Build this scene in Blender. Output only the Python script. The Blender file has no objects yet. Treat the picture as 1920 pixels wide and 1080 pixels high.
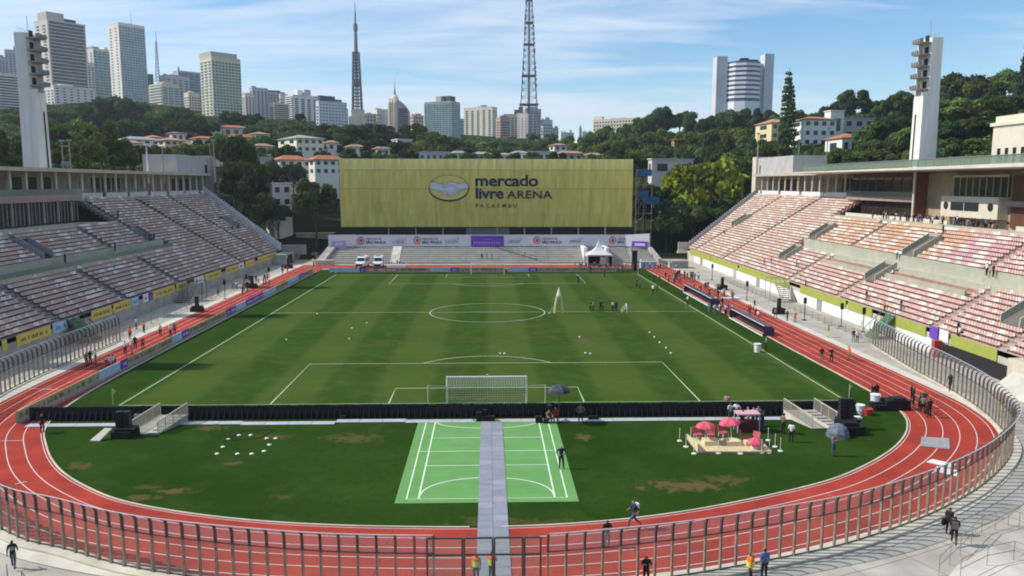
import bpy, bmesh, math, random
import numpy as np
from mathutils import Vector, Matrix
random.seed(7); RNG = np.random.default_rng(7)
SC = bpy.context.scene; COL = SC.collection
R = math.radians
# ------------------------------------------------------------------ camera
CAM = np.array([0.1924, -124.553, 20.437]); YAW, PIT, ROL, FPX = 0.02994, -0.1321, 0.00088, 1480.44
def _axes():
    cy, sy, cp, sp = math.cos(YAW), math.sin(YAW), math.cos(PIT), math.sin(PIT)
    f = np.array([sy*cp, cy*cp, sp]); r = np.array([cy, -sy, 0.0]); u = np.cross(r, f)
    c, s = math.cos(ROL), math.sin(ROL)
    return c*r+s*u, -s*r+c*u, f
AX = _axes()
cam = bpy.data.cameras.new('camera'); camo = bpy.data.objects.new('camera', cam); COL.objects.link(camo)
cam.sensor_width = 36; cam.lens = 36*FPX/1920; cam.clip_start = 0.5; cam.clip_end = 12000
m = Matrix.Identity(4)
for i in range(3):
    m[i][0], m[i][1], m[i][2], m[i][3] = AX[0][i], AX[1][i], -AX[2][i], CAM[i]
camo.matrix_world = m; SC.camera = camo
# ------------------------------------------------------------------ sky, sun, exposure
SUN_EL, SUN_AZ = 42.0, 3.0          # elevation; degrees turned from -X towards +Y
wd = bpy.data.worlds.new('World'); SC.world = wd; wd.use_nodes = True
nt = wd.node_tree; N = nt.nodes; L = nt.links; N.clear()
out = N.new('ShaderNodeOutputWorld'); bg = N.new('ShaderNodeBackground'); bg.inputs[1].default_value = 0.15
sky = N.new('ShaderNodeTexSky'); sky.sky_type = 'NISHITA'; sky.sun_disc = False
sky.sun_elevation = R(SUN_EL); sky.sun_rotation = R(-90+SUN_AZ); sky.air_density = 1.0; sky.dust_density = 0.1; sky.ozone_density = 1.8
# cirrus: streaked noise on the dome (projected on a high flat layer)
tc = N.new('ShaderNodeTexCoord'); sep = N.new('ShaderNodeSeparateXYZ'); L.new(tc.outputs['Generated'], sep.inputs[0])
zz = N.new('ShaderNodeMath'); zz.operation = 'MAXIMUM'; zz.inputs[1].default_value = 0.02; L.new(sep.outputs[2], zz.inputs[0])
zo = N.new('ShaderNodeMath'); zo.operation = 'ADD'; zo.inputs[1].default_value = 0.10; L.new(zz.outputs[0], zo.inputs[0])
dx = N.new('ShaderNodeMath'); dx.operation = 'DIVIDE'; L.new(sep.outputs[0], dx.inputs[0]); L.new(zo.outputs[0], dx.inputs[1])
dy = N.new('ShaderNodeMath'); dy.operation = 'DIVIDE'; L.new(sep.outputs[1], dy.inputs[0]); L.new(zo.outputs[0], dy.inputs[1])
cmb = N.new('ShaderNodeCombineXYZ'); L.new(dx.outputs[0], cmb.inputs[0]); L.new(dy.outputs[0], cmb.inputs[1])
mp = N.new('ShaderNodeMapping'); mp.inputs['Rotation'].default_value = (0, 0, R(24)); mp.inputs['Scale'].default_value = (0.34, 0.72, 1); mp.inputs['Location'].default_value = (2.1, 4.7, 0)
L.new(cmb.outputs[0], mp.inputs[0])
n1 = N.new('ShaderNodeTexNoise'); n1.inputs['Scale'].default_value = 1.0; n1.inputs['Detail'].default_value = 9; n1.inputs['Roughness'].default_value = 0.56; n1.inputs['Distortion'].default_value = 0.7
L.new(mp.outputs[0], n1.inputs['Vector'])
mp2 = N.new('ShaderNodeMapping'); mp2.inputs['Rotation'].default_value = (0, 0, R(30)); mp2.inputs['Scale'].default_value = (0.8, 3.4, 1); L.new(cmb.outputs[0], mp2.inputs[0])
n2 = N.new('ShaderNodeTexNoise'); n2.inputs['Scale'].default_value = 1.0; n2.inputs['Detail'].default_value = 7; n2.inputs['Distortion'].default_value = 1.2; L.new(mp2.outputs[0], n2.inputs['Vector'])
ad = N.new('ShaderNodeMix'); ad.data_type = 'FLOAT'; ad.inputs[0].default_value = 0.30; L.new(n1.outputs[0], ad.inputs[2]); L.new(n2.outputs[0], ad.inputs[3])
rp = N.new('ShaderNodeValToRGB'); rp.color_ramp.elements[0].position = 0.42; rp.color_ramp.elements[1].position = 0.60
rp.color_ramp.elements[0].color = (0, 0, 0, 1); rp.color_ramp.elements[1].color = (1, 1, 1, 1); L.new(ad.outputs[0], rp.inputs[0])
k = N.new('ShaderNodeMath'); k.operation = 'MULTIPLY'; k.inputs[1].default_value = 0.85; L.new(rp.outputs[0], k.inputs[0])
mx = N.new('ShaderNodeMix'); mx.data_type = 'RGBA'; L.new(k.outputs[0], mx.inputs[0]); hs = N.new('ShaderNodeHueSaturation'); hs.inputs['Saturation'].default_value = 1.30; hs.inputs['Value'].default_value = 0.90; L.new(sky.outputs[0], hs.inputs['Color']); L.new(hs.outputs[0], mx.inputs[6]); mx.inputs[7].default_value = (4.6, 5.2, 6.1, 1)
L.new(mx.outputs[2], bg.inputs[0]); L.new(bg.outputs[0], out.inputs[0])
sl = bpy.data.lights.new('sun', 'SUN'); so = bpy.data.objects.new('sun', sl); COL.objects.link(so)
sl.energy = 4.0; sl.angle = R(0.5); sl.color = (1.0, 0.94, 0.84)
e, a = R(SUN_EL), R(SUN_AZ)
sd = Vector((-math.cos(e)*math.cos(a), math.cos(e)*math.sin(a), math.sin(e)))
so.rotation_euler = sd.to_track_quat('Z', 'Y').to_euler(); so.location = (-60, 0, 120)
vs = SC.view_settings; vs.view_transform = 'Standard'; vs.look = 'None'; vs.exposure = 0.22; vs.gamma = 1.0; vs.use_curve_mapping = False
SC.render.engine = 'CYCLES'; cy_ = SC.cycles; cy_.max_bounces = 6; cy_.diffuse_bounces = 3; cy_.transparent_max_bounces = 24; cy_.transmission_bounces = 3; cy_.use_denoising = True; cy_.filter_width = 1.9
# ------------------------------------------------------------------ rays into the place
def ray(px, py):
    return AX[0]*((px-960)/FPX) - AX[1]*((py-540)/FPX) + AX[2]
def onZ(px, py, z=0.0):
    d = ray(px, py); return CAM + d*((z-CAM[2])/d[2])
def onX(px, py, x):
    d = ray(px, py); return CAM + d*((x-CAM[0])/d[0])
def onY(px, py, y):
    d = ray(px, py); return CAM + d*((y-CAM[1])/d[1])
def atD(px, py, D): return onY(px, py, CAM[1]+D)
def toPx(p):
    q = np.asarray(p, float)-CAM; d = q@AX[2]
    return 960+FPX*(q@AX[0])/d, 540-FPX*(q@AX[1])/d, d
ST_X0, ST_Z0, TR, RS = 54.0, 3.0, 0.77, 0.48
def sX(r): return ST_X0+TR*r
def sZ(r): return ST_Z0+RS*r
def onStand(px, py, s):
    kk = RS/TR; d = ray(px, py); t = (kk*(s*CAM[0]-ST_X0)-(CAM[2]-ST_Z0))/(d[2]-kk*s*d[0]); q = CAM+t*d
    return q[1], (s*q[0]-ST_X0)/TR
# ------------------------------------------------------------------ materials
MATS = {}
def M(name, c, rough=0.75, var=0.12, scale=1.0, metal=0.0, spec=0.3, bump=0.0, c2=None, detail=4, stretch=None, coords='P'):
    if name in MATS: return MATS[name]
    mt = bpy.data.materials.new(name); mt.use_nodes = True; n = mt.node_tree.nodes; l = mt.node_tree.links
    b = n['Principled BSDF']; b.inputs['Roughness'].default_value = rough; b.inputs['Metallic'].default_value = metal
    b.inputs['Specular IOR Level'].default_value = spec
    c = tuple(c)
    if var or c2:
        if coords == 'P':
            g = n.new('ShaderNodeNewGeometry'); src = g.outputs['Position']
        else:
            g = n.new('ShaderNodeTexCoord'); src = g.outputs['Object']
        if stretch:
            mm = n.new('ShaderNodeMapping'); mm.inputs['Scale'].default_value = stretch; l.new(src, mm.inputs[0]); src = mm.outputs[0]
        t = n.new('ShaderNodeTexNoise'); t.inputs['Scale'].default_value = scale; t.inputs['Detail'].default_value = detail; t.inputs['Roughness'].default_value = 0.6
        l.new(src, t.inputs['Vector'])
        r = n.new('ShaderNodeValToRGB'); r.color_ramp.elements[0].position = 0.32; r.color_ramp.elements[1].position = 0.68
        d = c2 if c2 else tuple(min(1, x*(1+var)) for x in c); lo = c if c2 else tuple(x*(1-var) for x in c)
        r.color_ramp.elements[0].color = (*lo, 1); r.color_ramp.elements[1].color = (*d, 1)
        l.new(t.outputs[0], r.inputs[0]); l.new(r.outputs[0], b.inputs['Base Color'])
        if bump:
            bp = n.new('ShaderNodeBump'); bp.inputs['Strength'].default_value = bump; bp.inputs['Distance'].default_value = 0.05
            l.new(t.outputs[0], bp.inputs['Height']); l.new(bp.outputs[0], b.inputs['Normal'])
    else: b.inputs['Base Color'].default_value = (*c, 1)
    MATS[name] = mt; return mt
def Mattr(name, rough=0.7, spec=0.3, translucent=0.0):
    """colour comes from the mesh's own colour attribute (each piece has its own tint)"""
    mt = bpy.data.materials.new(name); mt.use_nodes = True; n = mt.node_tree.nodes; l = mt.node_tree.links; b = n['Principled BSDF']
    b.inputs['Roughness'].default_value = rough; b.inputs['Specular IOR Level'].default_value = spec
    at = n.new('ShaderNodeAttribute'); at.attribute_name = 'tint'; l.new(at.outputs['Color'], b.inputs['Base Color'])
    MATS[name] = mt; return mt
def Mglass(name, tint=(0.9, 0.95, 0.93), body=(0.6, 0.65, 0.63), film=0.12, gloss=0.06):
    mt = bpy.data.materials.new(name); mt.use_nodes = True; n = mt.node_tree.nodes; l = mt.node_tree.links; n.clear()
    o = n.new('ShaderNodeOutputMaterial'); tr = n.new('ShaderNodeBsdfTransparent'); tr.inputs[0].default_value = (*tint, 1)
    df = n.new('ShaderNodeBsdfDiffuse'); df.inputs[0].default_value = (*body, 1); gl = n.new('ShaderNodeBsdfGlossy'); gl.inputs['Roughness'].default_value = 0.08
    a = n.new('ShaderNodeMixShader'); a.inputs[0].default_value = film; l.new(tr.outputs[0], a.inputs[1]); l.new(df.outputs[0], a.inputs[2])
    b = n.new('ShaderNodeMixShader'); b.inputs[0].default_value = gloss; l.new(a.outputs[0], b.inputs[1]); l.new(gl.outputs[0], b.inputs[2]); l.new(b.outputs[0], o.inputs[0])
    MATS[name] = mt; return mt
def Mcloth(name, c, trans=0.35, alpha=1.0, var=0.12, scale=0.6, stretch=None):
    mt = bpy.data.materials.new(name); mt.use_nodes = True; n = mt.node_tree.nodes; l = mt.node_tree.links; n.clear()
    o = n.new('ShaderNodeOutputMaterial'); g = n.new('ShaderNodeNewGeometry'); src = g.outputs['Position']
    if stretch:
        mm = n.new('ShaderNodeMapping'); mm.inputs['Scale'].default_value = stretch; l.new(src, mm.inputs[0]); src = mm.outputs[0]
    t = n.new('ShaderNodeTexNoise'); t.inputs['Scale'].default_value = scale; t.inputs['Detail'].default_value = 6; l.new(src, t.inputs['Vector'])
    r = n.new('ShaderNodeValToRGB'); r.color_ramp.elements[0].position = 0.3; r.color_ramp.elements[1].position = 0.7
    r.color_ramp.elements[0].color = (*[x*(1-var) for x in c], 1); r.color_ramp.elements[1].color = (*[min(1, x*(1+var)) for x in c], 1); l.new(t.outputs[0], r.inputs[0])
    df = n.new('ShaderNodeBsdfDiffuse'); tl = n.new('ShaderNodeBsdfTranslucent'); l.new(r.outputs[0], df.inputs[0]); l.new(r.outputs[0], tl.inputs[0])
    a = n.new('ShaderNodeMixShader'); a.inputs[0].default_value = trans; l.new(df.outputs[0], a.inputs[1]); l.new(tl.outputs[0], a.inputs[2]); res = a
    if alpha < 1:
        tr = n.new('ShaderNodeBsdfTransparent'); b = n.new('ShaderNodeMixShader'); b.inputs[0].default_value = alpha
        l.new(tr.outputs[0], b.inputs[1]); l.new(a.outputs[0], b.inputs[2]); res = b
    l.new(res.outputs[0], o.inputs[0]); MATS[name] = mt; return mt
# ------------------------------------------------------------------ mesh builder
class B:
    def __init__(s): s.v = []; s.f = []; s.m = []; s.c = []
    def face(s, pts, m=0, col=None):
        i = len(s.v); s.v += [tuple(p) for p in pts]; s.f.append(tuple(range(i, i+len(pts)))); s.m.append(m); s.c.append(col); return s
    def add(s, vs, fs, m=0, col=None):
        i = len(s.v); s.v += [tuple(p) for p in vs]
        for f in fs: s.f.append(tuple(i+x for x in f)); s.m.append(m); s.c.append(col)
        return s
    def hexa(s, p, m=0, col=None):     # p: 4 bottom, 4 top (counter-clockwise seen from above)
        return s.add(p, [(3, 2, 1, 0), (4, 5, 6, 7), (0, 1, 5, 4), (1, 2, 6, 5), (2, 3, 7, 6), (3, 0, 4, 7)], m, col)
    def box(s, x0, x1, y0, y1, z0, z1, m=0, col=None):
        if x0 > x1: x0, x1 = x1, x0
        if y0 > y1: y0, y1 = y1, y0
        if z0 > z1: z0, z1 = z1, z0
        return s.hexa([(x0, y0, z0), (x1, y0, z0), (x1, y1, z0), (x0, y1, z0), (x0, y0, z1), (x1, y0, z1), (x1, y1, z1), (x0, y1, z1)], m, col)
    def prism(s, poly, z0, z1, m=0):
        n = len(poly); vs = [(x, y, z0) for x, y in poly]+[(x, y, z1) for x, y in poly]
        return s.add(vs, [tuple(range(n-1, -1, -1)), tuple(range(n, 2*n))]+[(i, (i+1) % n, n+(i+1) % n, n+i) for i in range(n)], m)
    def tube(s, p0, p1, r0, r1=None, n=6, m=0, col=None):
        r1 = r0 if r1 is None else r1; p0 = Vector(p0); p1 = Vector(p1); d = (p1-p0)
        if d.length < 1e-6: return s
        q = d.to_track_quat('Z', 'Y'); vs = []
        for p, r in ((p0, r0), (p1, r1)):
            for i in range(n):
                t = 2*math.pi*i/n; vs.append(p+q@Vector((r*math.cos(t), r*math.sin(t), 0)))
        return s.add(vs, [tuple(range(n-1, -1, -1)), tuple(range(n, 2*n))]+[(i, (i+1) % n, n+(i+1) % n, n+i) for i in range(n)], m, col)
    def bar(s, p0, p1, w, h=None, m=0, col=None):
        h = w if h is None else h; p0 = Vector(p0); p1 = Vector(p1); d = p1-p0
        if d.length < 1e-6: return s
        d.normalize(); up = Vector((0, 0, 1)) if abs(d.z) < 0.95 else Vector((0, 1, 0))
        x = d.cross(up).normalized()*(w/2); y = x.cross(d).normalized()*(h/2)
        return s.hexa([p0-x-y, p0+x-y, p1+x-y, p1-x-y, p0-x+y, p0+x+y, p1+x+y, p1-x+y], m, col)
    def ribbon(s, pts, w, z, m=0, closed=False):
        pts = [Vector((p[0], p[1], 0)) for p in pts]; n = len(pts); l, r = [], []
        for i in range(n):
            a = pts[i-1] if (i or closed) else pts[i]; b = pts[(i+1) % n] if (i < n-1 or closed) else pts[i]
            t = (b-a).normalized(); nn = Vector((-t.y, t.x, 0))*(w/2); l.append(pts[i]+nn); r.append(pts[i]-nn)
        for i in range(n if closed else n-1):
            j = (i+1) % n; s.face([(r[i].x, r[i].y, z), (r[j].x, r[j].y, z), (l[j].x, l[j].y, z), (l[i].x, l[i].y, z)], m)
        return s
    def cone(s, c, r, h, n=8, m=0, r1=0.0): return s.tube(c, (c[0], c[1], c[2]+h), r, max(r1, 0.001), n, m)
    def dome(s, c, r, h, n=10, k=4, m=0, cols=None):
        rings = []
        for j in range(k):
            t = (math.pi/2)*j/k; rings.append([(c[0]+r*math.cos(t)*math.cos(2*math.pi*i/n), c[1]+r*math.cos(t)*math.sin(2*math.pi*i/n), c[2]+h*math.sin(t)) for i in range(n)])
        for j in range(k-1):
            for i in range(n): s.face([rings[j][i], rings[j][(i+1) % n], rings[j+1][(i+1) % n], rings[j+1][i]], m if not cols else cols[i % len(cols)])
        top = (c[0], c[1], c[2]+h)
        for i in range(n): s.face([rings[-1][i], rings[-1][(i+1) % n], top], m if not cols else cols[i % len(cols)])
        return s
    def mesh(s, name, mats, off=(0, 0, 0), smooth=False):
        me = bpy.data.meshes.new(name); ox, oy, oz = off
        me.from_pydata([(x-ox, y-oy, z-oz) for x, y, z in s.v], [], s.f)
        for mt in (mats if isinstance(mats, (list, tuple)) else [mats]): me.materials.append(mt)
        if any(s.m): me.polygons.foreach_set('material_index', s.m)
        if any(c is not None for c in s.c):
            at = me.color_attributes.new('tint', 'FLOAT_COLOR', 'CORNER'); arr = []
            for f, c in zip(s.f, s.c): arr += list(((*c, 1.0) if c is not None else (0.5, 0.5, 0.5, 1.0)))*len(f)
            at.data.foreach_set('color', arr)
        if smooth: me.polygons.foreach_set('use_smooth', [True]*len(s.f))
        me.update(); return me
def tag(o, label=None, cat=None, group=None, kind=None):
    if label: o['label'] = label
    if cat: o['category'] = cat
    if group: o['group'] = group
    if kind: o['kind'] = kind
    return o
def obj(name, data, parent=None, loc=(0, 0, 0), rz=0.0):
    o = bpy.data.objects.new(name, data); COL.objects.link(o); o.location = loc; o.rotation_euler = (0, 0, rz)
    if parent: o.parent = parent
    return o
def thing(name, label, cat, loc=(0, 0, 0), rz=0.0, group=None):
    return tag(obj(name, None, None, loc, rz), label, cat, group)
def part(name, b, mats, t, label=None, kind=None, world=True, smooth=False, root=None):
    """child mesh; vertices given in world space when world (thing not rotated), else in the thing's space"""
    off = tuple((root or t).location) if world else (0, 0, 0)
    if world and root is not None and root is not t: off = tuple(root.location)
    return tag(obj(name, b.mesh(name, mats, off, smooth), t), label, None, None, kind)
def solo(name, b, mats, label, cat, group=None, kind=None, smooth=False, base=None):
    me = b.mesh(name, mats, base or (0, 0, 0), smooth)
    return tag(obj(name, me, None, base or (0, 0, 0)), label, cat, group, kind)
def struct(name, b, mats, kind='structure', smooth=False):
    return tag(obj(name, b.mesh(name, mats, (0, 0, 0), smooth)), None, None, None, kind)
def dup(t, loc, rz=None, label=None, group=None, sc=None):
    def cp(o, par):
        c = o.copy(); COL.objects.link(c)
        if par: c.parent = par
        for ch in o.children: cp(ch, c)
        return c
    c = cp(t, None); c.location = loc
    if rz is not None: c.rotation_euler = (0, 0, rz)
    if sc is not None: c.scale = (sc, sc, sc)
    if label: c['label'] = label
    if group: c['group'] = group
    return c
def spline(pts, per=8, closed=False):
    n = len(pts); o = []
    P = [np.array(p, float) for p in pts]
    rng = range(n if closed else n-1)
    for i in rng:
        p1, p2 = P[i], P[(i+1) % n]; p0 = P[i-1] if (i or closed) else 2*p1-p2; p3 = P[(i+2) % n] if (i+2 < n or closed) else 2*p2-p1
        for j in range(per):
            t = j/per; o.append(tuple(0.5*((2*p1)+(-p0+p2)*t+(2*p0-5*p1+4*p2-p3)*t*t+(-p0+3*p1-3*p2+p3)*t**3)))
    if not closed: o.append(tuple(P[-1]))
    return o
def offset(pts, d):      # to the right of travel when d>0
    o = []
    for i in range(len(pts)):
        a = Vector((*pts[max(i-1, 0)], 0)); b = Vector((*pts[min(i+1, len(pts)-1)], 0)); t = (b-a).normalized()
        o.append((pts[i][0]+t.y*d, pts[i][1]-t.x*d))
    return o
def resample(pts, step):
    o = [pts[0]]; acc = 0.0
    for i in range(1, len(pts)):
        a = Vector((*pts[i-1], 0)); b = Vector((*pts[i], 0)); seg = (b-a).length; pos = 0.0
        while acc+(seg-pos) >= step:
            pos += step-acc; q = a.lerp(b, pos/seg); o.append((q.x, q.y)); acc = 0.0
        acc += seg-pos
    return o
def letters(txt, size, depth=0.02, offset_=0.0, sx=1.0, align='CENTER', space=1.0):
    cu = bpy.data.curves.new('lettering', 'FONT'); cu.body = txt; cu.size = size; cu.extrude = depth; cu.offset = offset_; cu.align_x = align; cu.resolution_u = 3; cu.space_character = space
    o = bpy.data.objects.new('lettering', cu); COL.objects.link(o); dg = bpy.context.evaluated_depsgraph_get(); me = bpy.data.meshes.new_from_object(o.evaluated_get(dg))
    bpy.data.objects.remove(o); bpy.data.curves.remove(cu)
    if sx != 1: me.transform(Matrix.Diagonal((sx, 1, 1, 1)))
    me.materials.clear(); return me
# ------------------------------------------------------------------ common materials
MATT = dict(
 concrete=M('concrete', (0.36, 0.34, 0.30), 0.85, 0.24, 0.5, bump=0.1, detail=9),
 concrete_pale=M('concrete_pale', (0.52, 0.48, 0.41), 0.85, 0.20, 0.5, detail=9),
 concrete_cream=M('concrete_cream', (0.58, 0.52, 0.41), 0.85, 0.20, 0.5, detail=9),
 concrete_grey=M('concrete_grey', (0.27, 0.27, 0.26), 0.85, 0.15, 0.5),
 tread=M('tread_shade_tint', (0.27, 0.22, 0.21), 0.9, 0.25, 1.2), riser=M('riser_shade_tint', (0.15, 0.115, 0.105), 0.9, 0.25, 1.2),  # left stand steps: colour darkened to stand in for shade under the seats
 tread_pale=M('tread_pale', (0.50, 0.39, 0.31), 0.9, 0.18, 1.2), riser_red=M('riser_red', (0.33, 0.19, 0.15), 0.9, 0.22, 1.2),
 white=M('white_paint', (0.74, 0.73, 0.70), 0.6, 0.05, 0.5),
 cream=M('cream_paint', (0.66, 0.60, 0.48), 0.7, 0.08, 0.4),
 ledge=M('ledge_paint', (0.40, 0.40, 0.31), 0.8, 0.12, 0.6),
 black=M('black_sheet', (0.012, 0.012, 0.014), 0.6, 0.3, 2.0),
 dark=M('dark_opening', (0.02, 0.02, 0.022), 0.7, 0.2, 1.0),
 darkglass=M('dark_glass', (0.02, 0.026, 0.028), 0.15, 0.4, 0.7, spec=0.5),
 steel=M('galvanised_steel', (0.33, 0.31, 0.27), 0.5, 0.15, 2.0, metal=0.3),
 steel_dark=M('dark_steel', (0.07, 0.065, 0.06), 0.5, 0.2, 2.0, metal=0.2),
 brown=M('brown_wood', (0.13, 0.055, 0.032), 0.6, 0.25, 0.8),
 pinkish=M('pink_render', (0.36, 0.25, 0.22), 0.8, 0.1, 0.6),
 roof_tile=M('roof_tiles', (0.42, 0.16, 0.085), 0.85, 0.25, 0.8),
 purple=M('purple_print', (0.16, 0.06, 0.42), 0.6, 0.06, 1.0),
 yellow=M('yellow_print', (0.64, 0.51, 0.10), 0.6, 0.06, 1.0),
 beige=M('beige_print', (0.42, 0.36, 0.20), 0.6, 0.06, 1.0),
 skyblue=M('light_blue_print', (0.36, 0.55, 0.68), 0.6, 0.06, 1.0),
 ink=M('dark_ink', (0.02, 0.023, 0.06), 0.6, 0.0),
 inkgrey=M('grey_ink', (0.10, 0.095, 0.08), 0.6, 0.0),
 green_cloth=M('olive_green_cloth', (0.33, 0.37, 0.07), 0.8, 0.1, 0.8),
 pink=M('pink_canvas', (0.75, 0.10, 0.16), 0.7, 0.08, 2.0),
 red=M('red_print', (0.45, 0.05, 0.05), 0.6, 0.05, 1.0),
)
G_ = MATT
GLASS = Mglass('fence_glass', (0.93, 0.95, 0.93), (0.62, 0.60, 0.56), 0.065, 0.04)
GLASS_TOP = Mglass('fence_glass_top', (0.90, 0.91, 0.92), (0.75, 0.74, 0.74), 0.13, 0.05)
GLASS_GREEN = Mglass('green_glass', (0.55, 0.68, 0.60), (0.30, 0.38, 0.32), 0.45, 0.08)
def Mgrass():
    mt = bpy.data.materials.new('mown_grass'); mt.use_nodes = True; n = mt.node_tree.nodes; l = mt.node_tree.links; b = n['Principled BSDF']
    b.inputs['Roughness'].default_value = 0.9; b.inputs['Specular IOR Level'].default_value = 0.02
    g = n.new('ShaderNodeNewGeometry'); s = n.new('ShaderNodeSeparateXYZ'); l.new(g.outputs['Position'], s.inputs[0])
    def math_(op, a, b_=None, clamp=False):
        q = n.new('ShaderNodeMath'); q.operation = op; q.use_clamp = clamp
        for i, x in enumerate((a, b_)):
            if x is None: continue
            if isinstance(x, (int, float)): q.inputs[i].default_value = x
            else: l.new(x, q.inputs[i])
        return q.outputs[0]
    X, Y = s.outputs[0], s.outputs[1]
    def noise_(sc):
        t = n.new('ShaderNodeTexNoise'); t.inputs['Scale'].default_value = sc; t.inputs['Detail'].default_value = 4; l.new(g.outputs['Position'], t.inputs['Vector']); return t.outputs[0]
    # mown bands run the length of the pitch, and faintly across it
    w = math_('SINE', math_('MULTIPLY', X, math.pi/5.5)); w = math_('ADD', math_('MULTIPLY', w, 3.5), math_('MULTIPLY', math_('SUBTRACT', noise_(0.6), 0.5), 1.6))
    w = math_('ADD', math_('MULTIPLY', math_('MAXIMUM', math_('MINIMUM', w, 1.0), -1.0), 0.5), 0.5)
    w2 = math_('ADD', math_('MULTIPLY', math_('SINE', math_('MULTIPLY', Y, math.pi/8.2)), 0.5), 0.5)
    inx = math_('LESS_THAN', math_('ABSOLUTE', X), 34.5); iny = math_('LESS_THAN', math_('ABSOLUTE', Y), 53.2); ins = math_('MULTIPLY', inx, iny)
    def noise(sc, det=5, dist=0.0, st=None):
        t = n.new('ShaderNodeTexNoise'); t.inputs['Scale'].default_value = sc; t.inputs['Detail'].default_value = det; t.inputs['Distortion'].default_value = dist
        if st:
            mm = n.new('ShaderNodeMapping'); mm.inputs['Scale'].default_value = st; l.new(g.outputs['Position'], mm.inputs[0]); l.new(mm.outputs[0], t.inputs['Vector'])
        else: l.new(g.outputs['Position'], t.inputs['Vector'])
        return t.outputs[0]
    def mix(f, a, b_):
        q = n.new('ShaderNodeMix'); q.data_type = 'RGBA'
        if isinstance(f, float): q.inputs[0].default_value = f
        else: l.new(f, q.inputs[0])
        for i, x in ((6, a), (7, b_)):
            if isinstance(x, tuple): q.inputs[i].default_value = (*x, 1)
            else: l.new(x, q.inputs[i])
        return q.outputs[2]
    big = noise(0.08, 4); med = noise(0.5, 6); fin = noise(6.0, 5)
    # rougher, darker turf of the end zone
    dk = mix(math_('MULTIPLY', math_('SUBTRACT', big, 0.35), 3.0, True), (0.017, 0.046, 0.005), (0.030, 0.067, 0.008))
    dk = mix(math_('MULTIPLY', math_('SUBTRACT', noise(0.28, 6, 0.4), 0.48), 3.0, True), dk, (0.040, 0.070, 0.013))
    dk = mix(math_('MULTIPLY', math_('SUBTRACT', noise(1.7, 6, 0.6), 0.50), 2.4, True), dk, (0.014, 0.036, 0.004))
    lt = mix(math_('MULTIPLY', math_('ADD', math_('MULTIPLY', w, 0.75), math_('MULTIPLY', w2, 0.25)), 1.0), (0.031, 0.070, 0.008), (0.062, 0.103, 0.018))
    lt = mix(math_('MULTIPLY', math_('SUBTRACT', med, 0.47), 2.2, True), lt, (0.088, 0.112, 0.026))
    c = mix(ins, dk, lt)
    # worn patches, each where the photograph shows it (x, y, radius x, radius y, strength)
    wob = math_('MULTIPLY', math_('SUBTRACT', noise(1.3, 9, 0.8), 0.46), 3.0)
    for px, py, rx, ry, st in ((13.6, -73.4, 3.2, 1.2, 0.75), (16.5, -72.3, 2.2, 0.9, 0.5), (-10.9, -62.6, 2.6, 1.3, 0.5), (7.9, -62.9, 0.9, 1.0, 0.75), (-18.6, -68.2, 1.0, 0.5, 0.7),
                               (-20.8, -73.4, 1.6, 0.6, 0.75), (-17.4, -62.1, 2.0, 0.8, 0.4), (-23.5, -59.6, 1.6, 0.9, 0.6), (-23, -72.6, 1.2, .6, .45), (-29.5, -68.4, 1.0, .8, .5), (-22.5, -74.4, 1.6, 0.6, .6), (12.5, -23, 1.2, 3.5, 0.4), (0.5, 0.5, 2.6, 1.6, 0.4), (-14, -25, 3, 2, 0.22), (18, -12, 4, 3, 0.15), (-7.5, -2.5, 4.5, 3.0, 0.25), (-2.5, -22, 4, 3, .12), (1, -78.8, 4.0, 0.8, 0.35), (-13.5, -74.5, .7, .5, .35), (24, -38, 3, 2, .15), (0, -50.5, 4.5, 1.6, .4), (0, 50.5, 4.5, 1.8, .35), (0, -41.5, 1.0, .8, .35), (-4, -36, 5, 3, .12), (6, -20, 6, 4, .12)):
        dx_ = math_('DIVIDE', math_('SUBTRACT', X, px), rx); dy_ = math_('DIVIDE', math_('SUBTRACT', Y, py), ry)
        d = math_('ADD', math_('SQRT', math_('ADD', math_('MULTIPLY', dx_, dx_), math_('MULTIPLY', dy_, dy_))), wob)
        f = math_('MULTIPLY', math_('MULTIPLY', math_('SUBTRACT', 1.05, d), 1.9, True), st, True)
        c = mix(f, c, (0.145, 0.098, 0.045))
    c2 = mix(math_('MULTIPLY', math_('SUBTRACT', fin, 0.35), 1.1, True), c, mix(0.35, c, (0.012, 0.03, 0.005)))
    l.new(c2, b.inputs['Base Color'])
    bp = n.new('ShaderNodeBump'); bp.inputs['Strength'].default_value = 0.35; bp.inputs['Distance'].default_value = 0.04; l.new(fin, bp.inputs['Height']); l.new(bp.outputs[0], b.inputs['Normal'])
    return mt
GRASS = Mgrass()
TRACK = M('red_track', (0.255, 0.036, 0.026), 0.85, 0.16, 0.22, c2=(0.43, 0.060, 0.038), bump=0.05, spec=0.05, detail=9)
LINE = M('line_paint', (0.62, 0.60, 0.56), 0.7, 0.12, 2.0)
PLINE = M('pitch_chalk', (0.48, 0.55, 0.40), 0.9, 0.25, 3.0)
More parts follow.
